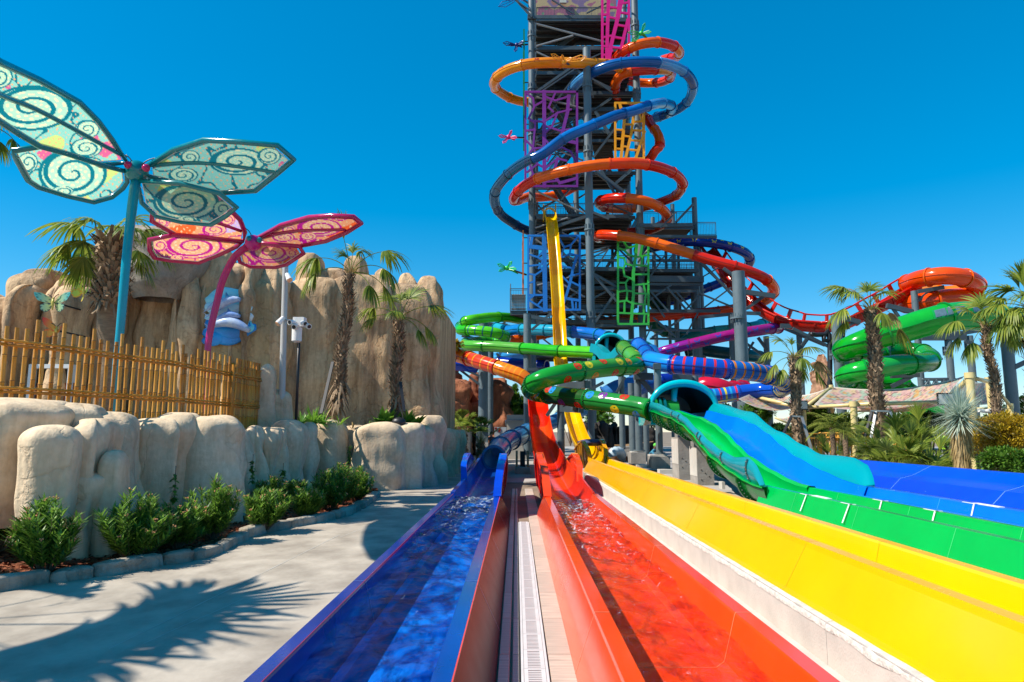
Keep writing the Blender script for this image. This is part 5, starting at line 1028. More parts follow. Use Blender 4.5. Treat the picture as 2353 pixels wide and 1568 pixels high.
# flared splash guards
def flare(label, x, sgn, y0, y1, zt, m, mo, L2=3.2):
    """curved guard: front lip from rim height at y0 up to zt at y1, then falling back"""
    e = empty('splash_guard', (x, y0, ZR), label, 'splash guard', 'curved splash guards at the start of the lanes')
    n = 22; rows = 10
    def sf(u, v, off):
        # u along y (0 front .. 1 back), v up
        y = y0+(y1-y0+L2)*u; uu = (y-y0)/(y1-y0); top = ZR+(zt-ZR)*(math.sin(min(1, uu)*math.pi/2)**.8 if uu <= 1 else 1-.45*((uu-1)*(y1-y0)/L2)**1.3)
        z = .12+(top-.12)*v; bl_ = .10*math.sin(math.pi*.5*v)*min(1, uu*1.5); return (x+sgn*(bl_+off), y, z)
    b = MB(); b.grid(lambda u, v: sf(u, v, 0), n, rows); b.build('inner_skin', m, e, smooth=True)
    b = MB(); b.grid(lambda u, v: sf(u, v, .05), n, rows); b.build('outer_skin', mo, e, smooth=True)
    lip = [Vector(sf(i/30, 1, .02)) for i in range(31)]; front = [Vector(sf(0, k/6, .02)) for k in range(7)]
    b = MB(); b.sweep(lip, [(-.075, -.03), (.075, -.03), (.075, .03), (-.075, .03)]); b.build('lip', m, e)
    b = MB(); fr_ = [Vector((x+sgn*.0, y0-.02, ZR+.005)), Vector((x+sgn*.02, y0-.02+.25, ZR+(zt-ZR)*.35)), Vector((x+sgn*.06, y0+.75, ZR+(zt-ZR)*.72)), Vector((x+sgn*.09, y1, zt))]; fr_ = spline(fr_, .12)
    vs = []
    for p in fr_: vs += [p+Vector((-.09, 0, 0)), p+Vector((.09, 0, 0)), p+Vector((.09, .12, .03)), p+Vector((-.09, .12, .03))]
    b.add(vs, [(4*i+q, 4*i+(q+1) % 4, 4*i+4+(q+1) % 4, 4*i+4+q) for i in range(len(fr_)-1) for q in range(4)]); b.build('front_edge', m, e)
    for k in range(5):
        uq = .10+k*.16; b = MB(); pts = [Vector(sf(uq+.05*math.sin(v_*.3), v_/8, .075)) for v_ in range(2, 9)]; b.tube(pts, .022, 6); b.build('rib', mo, e, smooth=True)
        b = MB()
        for v_ in (3, 5, 7): b.sphere(Vector(sf(uq+.06, v_/8, .065)), .022, 6, 4)
        b.build('bolts', M_white, e)
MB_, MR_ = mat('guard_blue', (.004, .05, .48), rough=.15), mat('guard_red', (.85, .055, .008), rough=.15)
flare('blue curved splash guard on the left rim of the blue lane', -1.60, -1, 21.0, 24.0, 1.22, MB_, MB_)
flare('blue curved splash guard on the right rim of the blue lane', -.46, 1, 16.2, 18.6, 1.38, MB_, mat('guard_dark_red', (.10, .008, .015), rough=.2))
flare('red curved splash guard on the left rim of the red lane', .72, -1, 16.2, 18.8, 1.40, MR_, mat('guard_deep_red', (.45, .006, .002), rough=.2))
flare('red curved splash guard on the right rim of the red lane', 1.90, 1, 21.0, 24.0, 1.22, MR_, MR_)
flare('yellow curved splash guard on the left rim of the yellow lane', 3.08, -1, 28.6, 31.0, 1.55, sm('E8A000'), sm('C88A00'), 4)
flare('yellow curved splash guard on the right rim of the yellow lane', 3.88, 1, 30.0, 32.6, 1.60, sm('F0A800'), sm('E89A00'), 4)
# ================================================================== double wave slide with turquoise tunnel
def tab(T, y):
    T = sorted(T)
    if y <= T[0][0]: return T[0][1]
    for (a, za), (b_, zb) in zip(T, T[1:]):
        if y <= b_:
            f = (y-a)/(b_-a); f = f*f*(3-2*f)*.5+f*.5; return za+(zb-za)*f
    return T[-1][1]
TL = [(14.45, .88), (14.7, 1.12), (14.95, 1.30), (15.4, 1.42), (16.3, 1.38), (17.45, 1.52), (18.5, 1.74), (19.5, 2.02), (21.0, 2.42), (21.9, 2.60), (25.3, 3.02), (26.2, 3.10)]
TG = [(14.4, .86), (14.9, .87), (15.5, .92), (16.5, 1.06), (18.1, 1.34), (19.0, 1.60), (20.0, 1.93), (21.2, 2.22), (22.8, 2.46), (26.2, 2.78)]
TR = [(14.55, .88), (14.8, 1.10), (15.1, 1.27), (15.7, 1.40), (16.4, 1.42), (17.2, 1.42), (18.2, 1.62), (19.7, 1.98), (22.2, 2.62), (25.8, 3.02), (26.2, 3.05)]
we = empty('double_wave_slide', (6.2, 14.5, .36), 'wavy green and blue double slide with turquoise side walls coming out of the turquoise tunnel', 'water slide')
ys = [14.4+(26.1-14.4)*i/90 for i in range(91)]
def ysweep(f, ys_, name, m, parent, smooth=True, closed=False, sharp=50):
    b = MB(); vs = []; n = None
    for y in ys_: pr = f(y); n = len(pr); vs += [(x, y, z) for x, z in pr]
    b.add(vs, [(i*n+k, i*n+(k+1) % n, (i+1)*n+(k+1) % n, (i+1)*n+k) for i in range(len(ys_)-1) for k in range(n if closed else n-1)]); return b.build(name, m, parent, smooth=smooth, sharp=sharp)
def gch(y):
    z = tab(TG, y); dz = min(.46, z-.42); o = [(5.06, z-.03), (5.06, z), (5.17, z)]
    for k in range(1, 10):
        a = math.pi*k/10; o.append((5.60-.43*math.cos(a), z-dz*math.sin(a)**.7))
    return o+[(5.98, z-.02), (6.02, z+.02), (6.09, z+.02)]
def bch(y):
    z = tab(TG, y); dz = min(.46, z-.42)
    return [(6.092, z+.018), (6.15, z+.015), (6.20, z-.03), (6.32, z-dz*.9), (6.5, z-dz), (6.9, z-dz), (7.05, z-dz*.85), (7.2, z-.03), (7.22, z), (7.36, z), (7.37, z-.04)]
def outer(y):
    z = tab(TG, y); dz = min(.50, z-.38); o = [(5.055, z-.04)]
    for k in range(0, 9):
        a = math.pi*.5*k/8; o.append((5.60-.50*math.cos(a), z-.04-dz*math.sin(a)))
    return o+[(6.3, z-.04-dz), (7.0, z-.04-dz), (7.36, z-.1)]
cuts = [14.4, 16.4, 18.1, 20.4, 22.4, 24.2, 26.1]
for a, c in zip(cuts, cuts[1:]):
    yy = [a+(c-a)*i/16 for i in range(17)]
    ysweep(gch, yy, 'green_channel', M_grn, we); ysweep(bch, yy, 'blue_channel', M_mb, we); ysweep(outer, yy, 'outer_shell', sm('0E7A2C'), we)
def lwall(y):
    z0 = tab(TG, y)+.004; z1 = max(z0+.01, tab(TL, y)); h = z1-z0; o = []
    for k in range(9):
        f = k/8; o.append((5.12-.10*math.sin(f*math.pi*.8)+.03*f, z0+h*f))
    return o + [(o[-1][0]+.05, z1+.015), (o[-1][0]+.07, z1-.02)] + [(p[0]+.03, p[1]) for p in o[::-1]]
def rwall(y):
    z0 = tab(TG, y)+.004; z1 = max(z0+.01, tab(TR, y)); h = z1-z0; o = []
    for k in range(9):
        f = k/8; o.append((7.27+.10*f+.16*f*f*min(1, h/.4), z0+h*f))
    return o + [(o[-1][0]+.09, z1+.01), (o[-1][0]+.09, z1-.03)] + [(p[0]+.03, p[1]-.01) for p in o[::-1]]
M_tl = mat('turquoise_translucent', (.01, .34, .40), rough=.12, var=.12, scale=1.2); transl(M_tl, .3)
M_tr = mat('turquoise_wing', (.0, .27, .30), rough=.25, var=.08, scale=.8)
for a, c in zip(cuts, cuts[1:]):
    yy = [max(14.47, a)+(c-max(14.47, a))*i/14 for i in range(15)]
    ysweep(lwall, yy, 'side_wall', M_tl, we, closed=True); yy = [max(14.56, a)+(c-max(14.56, a))*i/14 for i in range(15)]; ysweep(rwall, yy, 'wing_wall', M_tr, we, closed=True)
def y_of(k, x, y, X):   # depth at which the line x=X passes the measured column
    u, v = UV(k, x, y); r = MR @ Vector((u-CXP, -(v-CYP), -FPX)); return X*r.y/r.x
M_strap = mat('dark_teal_strap', (.008, .07, .075), rough=.3)
for (x, yv) in ((425, 560), (485, 590), (655, 750), (680, 790), (870, 960), (1100, 1050)):
    yc = y_of('F', x, yv, 5.08); pts = [(p[0]-.012, p[1]) for p in lwall(yc)[:9]]; b = MB(); vs = []
    for px_, pz_ in pts: vs += [(px_, yc-.06, pz_), (px_, yc+.06, pz_)]
    b.add(vs, [(2*i, 2*i+1, 2*i+3, 2*i+2) for i in range(8)]); b.build('strap', M_strap, we)
    b = MB()
    for i in (1, 3, 5, 7): b.sphere((pts[i][0]-.01, yc, pts[i][1]), .018, 6, 4)
    b.build('bolts', M_galv, we)
M_dgr = sm('0C5A24')
for yc in (25.6, 24.6, 22.9, 21.9, 18.3, 15.9):
    z = tab(TG, yc)-.04; dz = min(.50, z-.34); b = MB(); vs = []
    for k in range(13):
        a = math.pi*.62*k/12
        for (r_, dy) in ((.49, -.05), (.60, -.05), (.60, .05), (.49, .05)): vs.append((5.60-r_*math.cos(a), yc+dy, z-(dz+r_-.5)*math.sin(a)))
    b.add(vs, [(4*i+q, 4*i+(q+1) % 4, 4*i+4+(q+1) % 4, 4*i+4+q) for i in range(12) for q in range(4)]); b.build('flange', M_dgr, we)
    b = MB()
    for k in range(1, 12, 1): a = math.pi*.62*k/12; b.sphere((5.60-.55*math.cos(a), yc-.055, z-(dz+.05)*math.sin(a)), .012, 5, 4)
    b.build('bolts', M_galv, we)
b = MB(); b.box(5.9, 5.96, 15, 15.1, .37, .6)
# ---- tunnel hoods
def hood(label, xc, y, z0, hw, hh, dep, tr=.13, m=M_turq, name='tunnel_hood', mull=True, back=.75, mi=None):
    e = empty(name, (xc, y, z0), label, 'tunnel', 'turquoise tunnel mouths of the double slides'); n = 28
    arc = [Vector((xc-hw*math.cos(math.pi*k/n), y, z0+hh*math.sin(math.pi*k/n)**.85)) for k in range(n+1)]
    rr = [tr*(.55+.45*math.sin(math.pi*min(1, max(0, (k/n)*1.0)))) for k in range(n+1)]
    b = MB(); b.tube(arc, rr, 12); b.build('rim', m, e, smooth=True)
    def f(u, v, o=0): a = math.pi*u; s_ = 1-(1-back)*v; return (xc-(hw+o)*s_*math.cos(a), y+dep*v, z0+(hh+o)*s_*math.sin(a)**.85)
    b = MB(); b.grid(lambda u, v: f(u, v, .03), n+1, 8); b.build('shell', m, e, smooth=True)
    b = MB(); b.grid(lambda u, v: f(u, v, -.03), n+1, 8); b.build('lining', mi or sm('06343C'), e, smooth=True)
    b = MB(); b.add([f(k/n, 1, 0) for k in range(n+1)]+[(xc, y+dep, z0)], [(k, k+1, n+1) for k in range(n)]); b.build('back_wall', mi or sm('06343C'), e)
    b = MB(); b.box(xc-hw, xc+hw, y+.1, y+dep, z0-.5, z0-.42); b.box(xc-hw*.98, xc-hw*.93, y+.1, y+dep, z0-.42, z0+.05); b.box(xc+hw*.93, xc+hw*.98, y+.1, y+dep, z0-.42, z0+.05); b.box(xc-hw, xc+hw, y+dep, y+dep+.06, z0-.5, z0+.1); tag(b.build('tray', m, e), kind='stuff')
    if mull: b = MB(); b.tube([(xc-hw*.22, y+.15, z0-.02), (xc-hw*.24, y+.25, z0+hh*.5), (xc-hw*.20, y+.35, z0+hh*.97)], [.10, .11, .16], 10); b.build('mullion', m, e, smooth=True)
    for v in (.25, .8):
        pts = [Vector(f(k/n, v, .06)) for k in range(n+1)]; b = MB(); b.sweep(pts, [(-.05, -.03), (.05, -.03), (.05, .03), (-.05, .03)], up=(0, 1, 0)); b.build('flange', M_strap, e)
        b = MB()
        for k in range(1, n, 1): b.sphere(pts[k]-Vector((0, .05, 0)), .018, 5, 4)
        b.build('bolts', M_galv, e)
    return e
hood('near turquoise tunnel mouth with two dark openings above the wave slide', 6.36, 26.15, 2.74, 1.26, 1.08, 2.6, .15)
# collar where the spotted tube enters on the left
b = MB(); e = empty('tube_collar', (5.2, 26.6, 2.2), 'green and turquoise bolted collar joining the spotted tube to the near tunnel', 'collar')
pc_ = Q('E', 2045, 988, 26.4); dd_ = Vector((1, .1, -.05)).normalized()
for i, (o, mm) in enumerate(((0, '1E8A2C'), (.16, '0E7A6E'), (.34, '0A6A70'))):
    b = MB(); b.ring(pc_+dd_*o, dd_, .36, .52, .08, 26); b.build('flange', sm(mm), e, smooth=True, sharp=40)
b = MB(); b.tube([pc_-dd_*.1, pc_+dd_*.9], .42, 20, cap=False); b.build('sleeve', sm('2E9A3A'), e, smooth=True)
# ---- the far junction
y = 41.5; a = Q('E', 1520, 480, y); c = Q('E', 1815, 480, y); t_ = Q('E', 1660, 312, y)
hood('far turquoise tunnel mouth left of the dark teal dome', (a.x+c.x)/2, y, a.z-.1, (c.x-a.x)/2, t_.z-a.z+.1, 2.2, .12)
y = 39.5; a = Q('E', 1705, 500, y); c = Q('E', 2075, 500, y); t_ = Q('E', 1890, 362, y)
hood('dark teal dome over the green and blue junction', (a.x+c.x)/2, y, a.z, (c.x-a.x)/2, t_.z-a.z, 1.6, .08, m=sm('1A7A80'), mull=False)
je = empty('junction_chute', Q('E', 1900, 520, 38), 'short green and blue junction chutes feeding the spotted and striped tubes', 'water slide')
def chute(k, q4, y0, y1, m, th=.1):
    v = [Q(k, *q4[0], y1), Q(k, *q4[1], y1), Q(k, *q4[2], y0), Q(k, *q4[3], y0)]; b = MB(); n = 8; vs = []
    for j in range(n+1):
        f = j/n; l = v[0].lerp(v[3], f); r_ = v[1].lerp(v[2], f); up = Vector((0, 0, .22))
        for i in range(9): g_ = i/8; vs.append(l.lerp(r_, g_)+up*math.sin(math.pi*g_)**.5*(1 if j else .8))
        for i in range(9): g_ = 1-i/8; vs.append(l.lerp(r_, g_)-Vector((0, 0, th+.4)))
    b.add(vs, [(18*j+i, 18*j+(i+1) % 18, 18*j+18+(i+1) % 18, 18*j+18+i) for j in range(n) for i in range(18)]); return b.build('chute', m, je, smooth=True, sharp=50)
chute('E', [(1775, 425), (1900, 425), (1960, 520), (1770, 520)], 35.5, 39.3, sm('6CBE4A'))
chute('E', [(1970, 425), (2085, 425), (2125, 515), (1985, 500)], 34.5, 39.3, sm('1A8AE0'))
# wavy side walls of the far slide
b = MB(); pts = [Q('E', x, yy, 40-(i*.35)) for i, (x, yy) in enumerate([(1515, 430), (1550, 440), (1590, 470), (1620, 505), (1660, 520), (1700, 512), (1740, 470), (1790, 420)])]
b.sweep(spline(pts, .2), [(-.3, -.25), (-.3, .0), (-.26, .25), (-.2, .25), (-.22, 0), (-.2, -.2), (.2, -.2), (.22, 0), (.2, .25), (.26, .25), (.3, 0), (.3, -.25)]); b.build('side_channel', M_tl, je, smooth=True, sharp=50)

# ================================================================== columns, footings, arms below the slides
se = None
def scol(label, k, x, ytop, y, r, ybot=None, arms=(), cap=False, group='round steel columns carrying the slides', zb=.36, flz=()):
    u, v = UV(k, x, ytop); p = P(u, v, y); e = empty('support_column', (p.x, y, zb), label, 'column', group)
    z0 = zb if ybot is None else Q(k, x, ybot, y).z
    b = MB(); b.tube([(p.x, y, z0), (p.x, y, p.z)], r, 24); b.build('column', M_steel2, e, smooth=True, sharp=40)
    b = MB(); n = 60; H = p.z-z0
    for q in range(1):
        pts = [(p.x+math.cos(i*.42)*r*1.003, y+math.sin(i*.42)*r*1.003, z0+H*i/(n*max(1, H/4))) for i in range(int(n*max(1, H/4))+1)]; b.tube(pts, .008, 4)
    b.build('weld_seam', M_steel2, e)
    b = MB(); b.tube([(p.x, y, z0), (p.x, y, z0+.05)], r*1.6, 20); b.build('base_plate', M_steel2, e)
    if cap: b = MB(); b.tube([(p.x, y, p.z), (p.x, y, p.z+.04)], r*1.05, 20); b.build('cap_plate', M_steel, e)
    for (xa, ya, xb, yb, w_, *yy) in arms:
        ya_ = yy[0] if yy else y-.2; q0 = Q(k, xa, ya, ya_); q1 = Q(k, xb, yb, yy[1] if len(yy) > 1 else ya_); b = MB(); b.beam(q0, q1, w_, w_*1.2); b.build('arm', M_galv if w_ > .14 and (len(yy) > 2) else M_steel, e)
    for fz in flz:
        q0 = Q(k, x, fz, y); b = MB(); b.tube([q0-Vector((0, 0, .06)), q0+Vector((0, 0, .06))], r*1.25, 24); b.build('flange', M_steel2, e, smooth=True, sharp=40)
        b = MB()
        for q in range(14): a = q*2*math.pi/14; b.box(q0.x+math.cos(a)*r*1.12-.02, q0.x+math.cos(a)*r*1.12+.02, y+math.sin(a)*r*1.12-.02, y+math.sin(a)*r*1.12+.02, q0.z-.3, q0.z+.3)
        b.build('gusset', M_steel2, e)
    return e
scol('flat topped steel column left of the yellow drop slide', 'E', 916, 130, 48, .27, cap=True, arms=[(950, 150, 1130, 185, .2), (955, 270, 1130, 120, .14), (950, 410, 1140, 420, .16), (915, 625, 1090, 620, .18)])
scol('steel column with bracket between the red and yellow drop slides', 'E', 1214, 720, 33.5, .18, arms=[(1225, 775, 1460, 760, .26, 31.5, 29.5), (1230, 955, 1440, 745, .22, 33, 29.6), (1245, 790, 1340, 975, .18, 33, 31), (1225, 975, 1400, 985, .24, 33, 31), (1090, 1040, 1200, 880, .14)])
scol('thick steel column in front of the red rocks', 'E', 525, 190, 56, .40, arms=[(330, 320, 500, 360, .2), (360, 340, 500, 420, .16), (170, 515, 480, 530, .2), (310, 625, 490, 760, .16), (220, 560, 500, 690, .16), (390, 455, 480, 500, .14)], zb=-.02)
scol('second thick steel column just right of the one before the red rocks', 'E', 588, 210, 58, .26, arms=[(600, 290, 720, 200, .14), (480, 205, 740, 225, .16), (640, 480, 900, 760, .14)], zb=-.02)
scol('steel column under the junction standing behind the first footing', 'E', 1755, 560, 37, .16, arms=[(1720, 830, 1790, 690, .12), (1470, 810, 1600, 740, .14)])
scol('slim steel column between the two footings', 'E', 1857, 900, 35, .16)
scol('steel column standing on the left footing', 'F', 112, 228, 33.7, .175, ybot=905, arms=[(80, 235, 250, 240, .28, 33.4, 33.4), (140, 260, 250, 390, .18), (95, 600, 150, 600, .2)])
scol('steel column standing on the right footing', 'F', 288, 120, 29.2, .15, ybot=930, arms=[(255, 150, 320, 150, .2)])
scol('steel column hidden partly behind the slides left of the junction', 'E', 1480, 560, 44, .22)
scol('steel column behind the left side of the tunnel', 'F', 55, 300, 38, .18, arms=[])
scol('steel column beyond the footings under the lower green tube', 'F', 185, 560, 38, .16)
scol('steel column under the blue straight tube', 'F', 626, 200, 37, .19, arms=[(430, 240, 600, 250, .22), (500, 250, 600, 340, .16)])
scol('tall thick steel column carrying the red outrunning tube', 'C', 1462, 420, 47.5, .44, flz=(838,), arms=[(1330, 390, 1440, 470, .18, 48), (1140, 340, 1420, 640, .14, 50), (1510, 600, 1790, 640, .28, 49), (1540, 750, 1720, 620, .18, 50), (1500, 790, 1660, 795, .2, 49), (1110, 830, 1400, 800, .2, 52)])
scol('steel column behind the tall thick column', 'C', 1400, 790, 56, .27)
scol('steel column under the end of the purple tube', 'C', 1712, 1000, 54, .23, arms=[(1530, 1060, 1700, 1180, .16), (1640, 1010, 1720, 1120, .18), (1520, 1180, 1600, 1050, .14)])
scol('steel column under the red racer channel', 'C', 2005, 930, 54, .22, arms=[(1840, 905, 2240, 915, .26, 50), (1880, 930, 2240, 1080, .18), (1960, 1200, 2110, 990, .16)])
scol('dark twin steel column below the tower annex', 'C', 1072, 580, 58, .34); scol('steel column left of the twin column below the annex', 'C', 906, 600, 58, .18); scol('slender post below the tower annex', 'C', 840, 600, 58, .13)
scol('steel column beneath the blue striped tube return', 'C', 1080, 1360, 44, .22)
scol('tall dark steel column left of the curling green raft tube', 'D', 545, 590, 44, .31, arms=[(160, 705, 490, 870, .16, 46), (240, 860, 320, 740, .14, 46), (570, 600, 760, 650, .26, 46), (640, 690, 730, 640, .14, 46)], flz=(940,))
scol('steel column carrying the orange bowl', 'D', 1247, 370, 47, .22, flz=(880,), arms=[(1000, 500, 1230, 555, .26, 47), (1060, 530, 1130, 630, .16, 47), (1270, 460, 1420, 350, .18, 47), (1280, 375, 1510, 335, .22, 46.5)])
scol('steel column behind the coiled green tube', 'D', 1000, 840, 43, .22, arms=[(1040, 1130, 1290, 1120, .24, 41), (1045, 1225, 1230, 1130, .2, 41)])
scol('steel column right of the coiled green tube', 'D', 1545, 725, 46, .23, flz=(905,), arms=[(1300, 770, 1700, 770, .5, 46), (1320, 1160, 1600, 1165, .16, 46), (1600, 1150, 1620, 1160, .1, 46)])
scol('steel column between the green coil and the far right palm', 'D', 1740, 770, 46, .23, flz=(850,), arms=[(1700, 740, 1990, 690, .26, 44), (1700, 815, 1900, 900, .16, 44)])
scol('thick leaning looking steel column under the raft tube near the right edge', 'D', 2062, 655, 38.5, .31, arms=[(2110, 850, 2300, 845, .2), (2130, 1060, 2300, 980, .2)])
b = MB(); 
for i in range(6): pass
# dark water pipes
e = empty('water_pipe', Q('D', 500, 1500, 45), 'black water supply pipe beside the tall column left of the green raft tube', 'pipe')
for pts in ([(600, 1600), (607, 720), (625, 705), (660, 690)], [(490, 1500), (490, 780), (450, 760), (340, 762), (330, 745)], [(440, 770), (440, 815), (490, 812)]):
    b = MB(); b.tube(spline([Q('D', x, yy, 44.6) for x, yy in pts], .3), .16, 10); b.build('pipe', M_black, e, smooth=True)
e = empty('pipe_truss', Q('D', 1450, 1200, 46), 'lattice pipe truss between the columns on the right', 'truss')
for (x0, y0, x1, y1) in ((1320, 1160, 1610, 1155), (1320, 1250, 1610, 1245), (1340, 1250, 1370, 1160), (1370, 1160, 1400, 1250), (1400, 1250, 1440, 1160), (1440, 1160, 1480, 1250), (1480, 1250, 1510, 1160), (1290, 740, 1520, 730), (1290, 790, 1520, 780), (1320, 790, 1360, 735), (1360, 735, 1400, 790), (1400, 790, 1440, 735), (1440, 735, 1480, 790)):
    b = MB(); b.tube([Q('D', x0, y0, 46), Q('D', x1, y1, 46)], .09, 8); b.build('strut', M_steel2, e, smooth=True)
# footings and pillars
def block(name, label, k, x0, x1, yt, yb, y, dep, cat, group=None, m=M_foot, cap=None):
    a = Q(k, x0, yt, y); c = Q(k, x1, yb, y); b = MB(); b.box(a.x, c.x, y, y+dep, c.z if yb else .36, a.z); o = b.build(name, m); tag(o, label, cat, group); return o, a, c
block('concrete_footing', 'square concrete footing carrying the left column near the yellow lane', 'X', 606, 818, 912, 1066, 33.2, 1.1, 'footing', 'concrete footings')
block('concrete_footing', 'square concrete footing carrying the right column near the yellow lane', 'X', 896, 1158, 965, 1140, 28.4, 1.1, 'footing', 'concrete footings')
block('concrete_footing', 'low concrete block farther back behind the left footing', 'X', 500, 780, 830, 905, 38, 1.5, 'footing', 'concrete footings')
block('concrete_footing', 'low broken concrete pad behind the grey flexible duct', 'X', 380, 600, 870, 960, 36.5, 1.0, 'footing', 'concrete footings')
for (x0, x1, yt, y) in ((620, 808, 895, 33.5), (875, 1110, 938, 28.8)):
    a = Q('X', x0, yt, y); c = Q('X', x1, yt, y); b = MB(); b.box(a.x, c.x, y, y+.7, a.z-.10, a.z); o = b.build('grout_pad', M_curb); tag(o, 'pale grout pad on top of the %s footing' % ('left' if x0 < 700 else 'right'), 'pad')
def pillar(label, x0, x1, yt, yb, y, dep):
    a = Q('X', x0, yt, y); c = Q('X', x1, yb, y); e = empty('concrete_pillar', (a.x, y, .36), label, 'pillar', 'rectangular concrete pillars under the wave slide')
    b = MB(); b.box(a.x, c.x, y, y+dep, .3, a.z); b.build('shaft', M_foot, e)
    b = MB(); b.box(a.x-.012, a.x-.001, y+.02, y+dep-.02, a.z-.9, a.z-.05); b.build('side_recess', M_curb, e)
    b = MB()
    for i in range(4): b.tube([(a.x+.12+.12*(i % 3), y-.012, a.z-.7-.1*i), (a.x+.12+.12*(i % 3), y+.01, a.z-.7-.1*i)], .02, 8)
    b.build('tie_hole', M_hole, e)
pillar('left tall concrete pillar beneath the wave slide', 1262, 1452, 700, 1240, 23.6, 1.0)
pillar('right concrete pillar beneath the wave slide nearest the green lane', 1522, 1768, 830, 1312, 21.3, .9)
block('concrete_stub', 'small pale concrete stub under the foot of the wave slide', 'X', 1875, 1920, 1320, 1420, 18.6, .3, 'stub', m=M_curb)
# slab level change lines and clutter behind the yellow lane
for (x0, x1, yy, y) in ((690, 860, 1100, 31), (1010, 1200, 1180, 27)):
    a = Q('X', x0, yy, y); c = Q('X', x1, yy, y); b = MB(); b.box(a.x, c.x, y, y+.5, .36, .52); tag(b.build('paving_slab', M_curb), 'loose pale concrete slab lying %s the footings' % ('between' if x0 < 900 else 'in front of'), 'slab')
du = MB(); pts = spline([Q('X', 355, 960, 34), Q('X', 350, 915, 34), Q('X', 395, 890, 34.1), Q('X', 450, 900, 34.3), Q('X', 475, 950, 34.6)], .06); rr_ = [.22+.025*math.sin(i*2.2) for i in range(len(pts))]
du.tube(pts, rr_, 14); tag(du.build('flexible_duct', mat('duct_grey', (.42, .52, .58), rough=.35), smooth=True), 'pale grey corrugated duct bent in an arch beside the yellow lane', 'duct')
for i in range(6):
    a = Q('X', 330+rnd.random()*260, 800+rnd.random()*60, 40+i*.4); b = MB(); b.beam(a, a+Vector((rnd.uniform(.8, 2.0), rnd.uniform(-.6, .6), rnd.uniform(-.1, .25))), .12, .05); tag(b.build('timber_plank', mat('raw_timber', (.42, .27, .14), rough=.8)), ['lowest raw timber plank of the heap behind the footings', 'raw timber plank on the left end of the heap behind the footings', 'short raw timber plank in the middle of the heap behind the footings', 'long raw timber plank across the heap behind the footings', 'raw timber plank on the right end of the heap behind the footings', 'rearmost raw timber plank of the heap behind the footings'][i], 'plank', 'loose timber planks behind the footings')
# dumped soil
e_ = blob(Q('X', 300, 880, 39)*Vector((1, 1, 0)) if False else Vector((Q('X', 300, 880, 39).x, 39, .3)), 1.4, 1.0, .75, (1, 0), seed=3, px=2, pz=2, amp=.2, fs=1.5).build('soil_heap', mat('soil', (.20, .09, .045), rough=1, var=.5, scale=5, bump=1, bscale=20), smooth=True); tag(e_, 'small heap of reddish soil behind the yellow splash guards', 'soil heap')
# cabinets and box at the end of the walkway
def cab(label, k, x0, x1, yt, yb, y, dep, m, name, cat): 
    a = Q(k, x0, yt, y); c = Q(k, x1, yb, y); e = empty(name, (a.x, y, c.z), label, cat); b = MB(); b.box(a.x, c.x, y, y+dep, -.02, a.z); b.build('body', m, e); return e, a, c
M_beige = mat('beige_paint', (.42, .39, .33), rough=.6, var=.06)
e, a, c = cab('large blank beige equipment box behind the red drop slide', 'H2', 1240, 1640, 45, 480, 50, 4, M_beige, 'equipment_box', 'box')
b = MB(); b.tube([Q('H2', 1225, 240, 49.8), Q('H2', 1228, 150, 49.8), Q('H2', 1250, 140, 49.8), Q('H2', 1600, 140, 49.8)], .06, 8); b.build('conduit', M_galv, e, smooth=True)
M_cab = mat('cabinet_grey', (.40, .42, .42), rough=.4)
e, a, c = cab('grey electrical cabinet with a door left of the beige box', 'H2', 1020, 1232, 265, 465, 47, 1.2, M_cab, 'electrical_cabinet', 'cabinet')
b = MB(); p = Q('H2', 1165, 325, 46.9); q = Q('H2', 1225, 450, 46.9); b.box(p.x, q.x, 46.93, 46.99, q.z, p.z); b.build('door', M_cab, e)
for (x, yy) in ((1045, 290), (1115, 308), (1110, 340)): p = Q('H2', x, yy, 46.9); b = MB(); b.box(p.x-.07, p.x+.07, 46.94, 46.99, p.z-.07, p.z+.07); b.build('warning_label', sm('8A1A10'), e)
e, a, c = cab('dark pillar with a flat pale cap beside the small palms', 'H2', 690, 900, 215, 560, 45, 1.0, M_steel2, 'pump_pillar', 'pillar')
p = Q('H2', 682, 192, 44.8); q = Q('H2', 912, 222, 44.8); b = MB(); b.box(p.x, q.x, 44.8, 46.1, q.z, p.z); b.build('cap', M_beige, e)
p = Q('H2', 745, 545, 44.7); q = Q('H2', 905, 650, 44.7); b = MB(); b.box(p.x, q.x, 44.7, 46.2, -.02, p.z); b.build('plinth', M_curb, e)
b = MB(); b.tube([Q('H2', 750, 190, 45.3), Q('H2', 765, 165, 45.3), Q('H2', 860, 175, 45.3), Q('H2', 935, 210, 45.3)], .03, 6); b.build('handle', M_galv, e, smooth=True)
# wooden cradle under the clear blue tube
e = empty('tube_cradle', Vector((.1, 33.5, 0)), 'timber and concrete cradle under the clear blue tube', 'cradle')
for (x0, x1, yt, yb, y) in ((1400, 1440, 690, 860, 33.5), (1600, 1640, 690, 850, 33.5)): p = Q('H2', x0, yt, y); q = Q('H2', x1, yb, y); b = MB(); b.box(p.x, q.x, y, y+.3, 0, p.z); b.build('post', mat('raw_timber', (.42, .27, .14)), e)
p = Q('H2', 1395, 850, 32); q = Q('H2', 1665, 920, 32); b = MB(); b.box(p.x, q.x, 32.6, 34.6, -.01, .28); b.build('base_block', M_foot, e)
p = Q('H2', 1480, 700, 34); q = Q('H2', 1570, 860, 34); b = MB(); b.box(p.x, q.x, 34, 34.4, 0, p.z); b.build('cross_panel', M_dark, e)
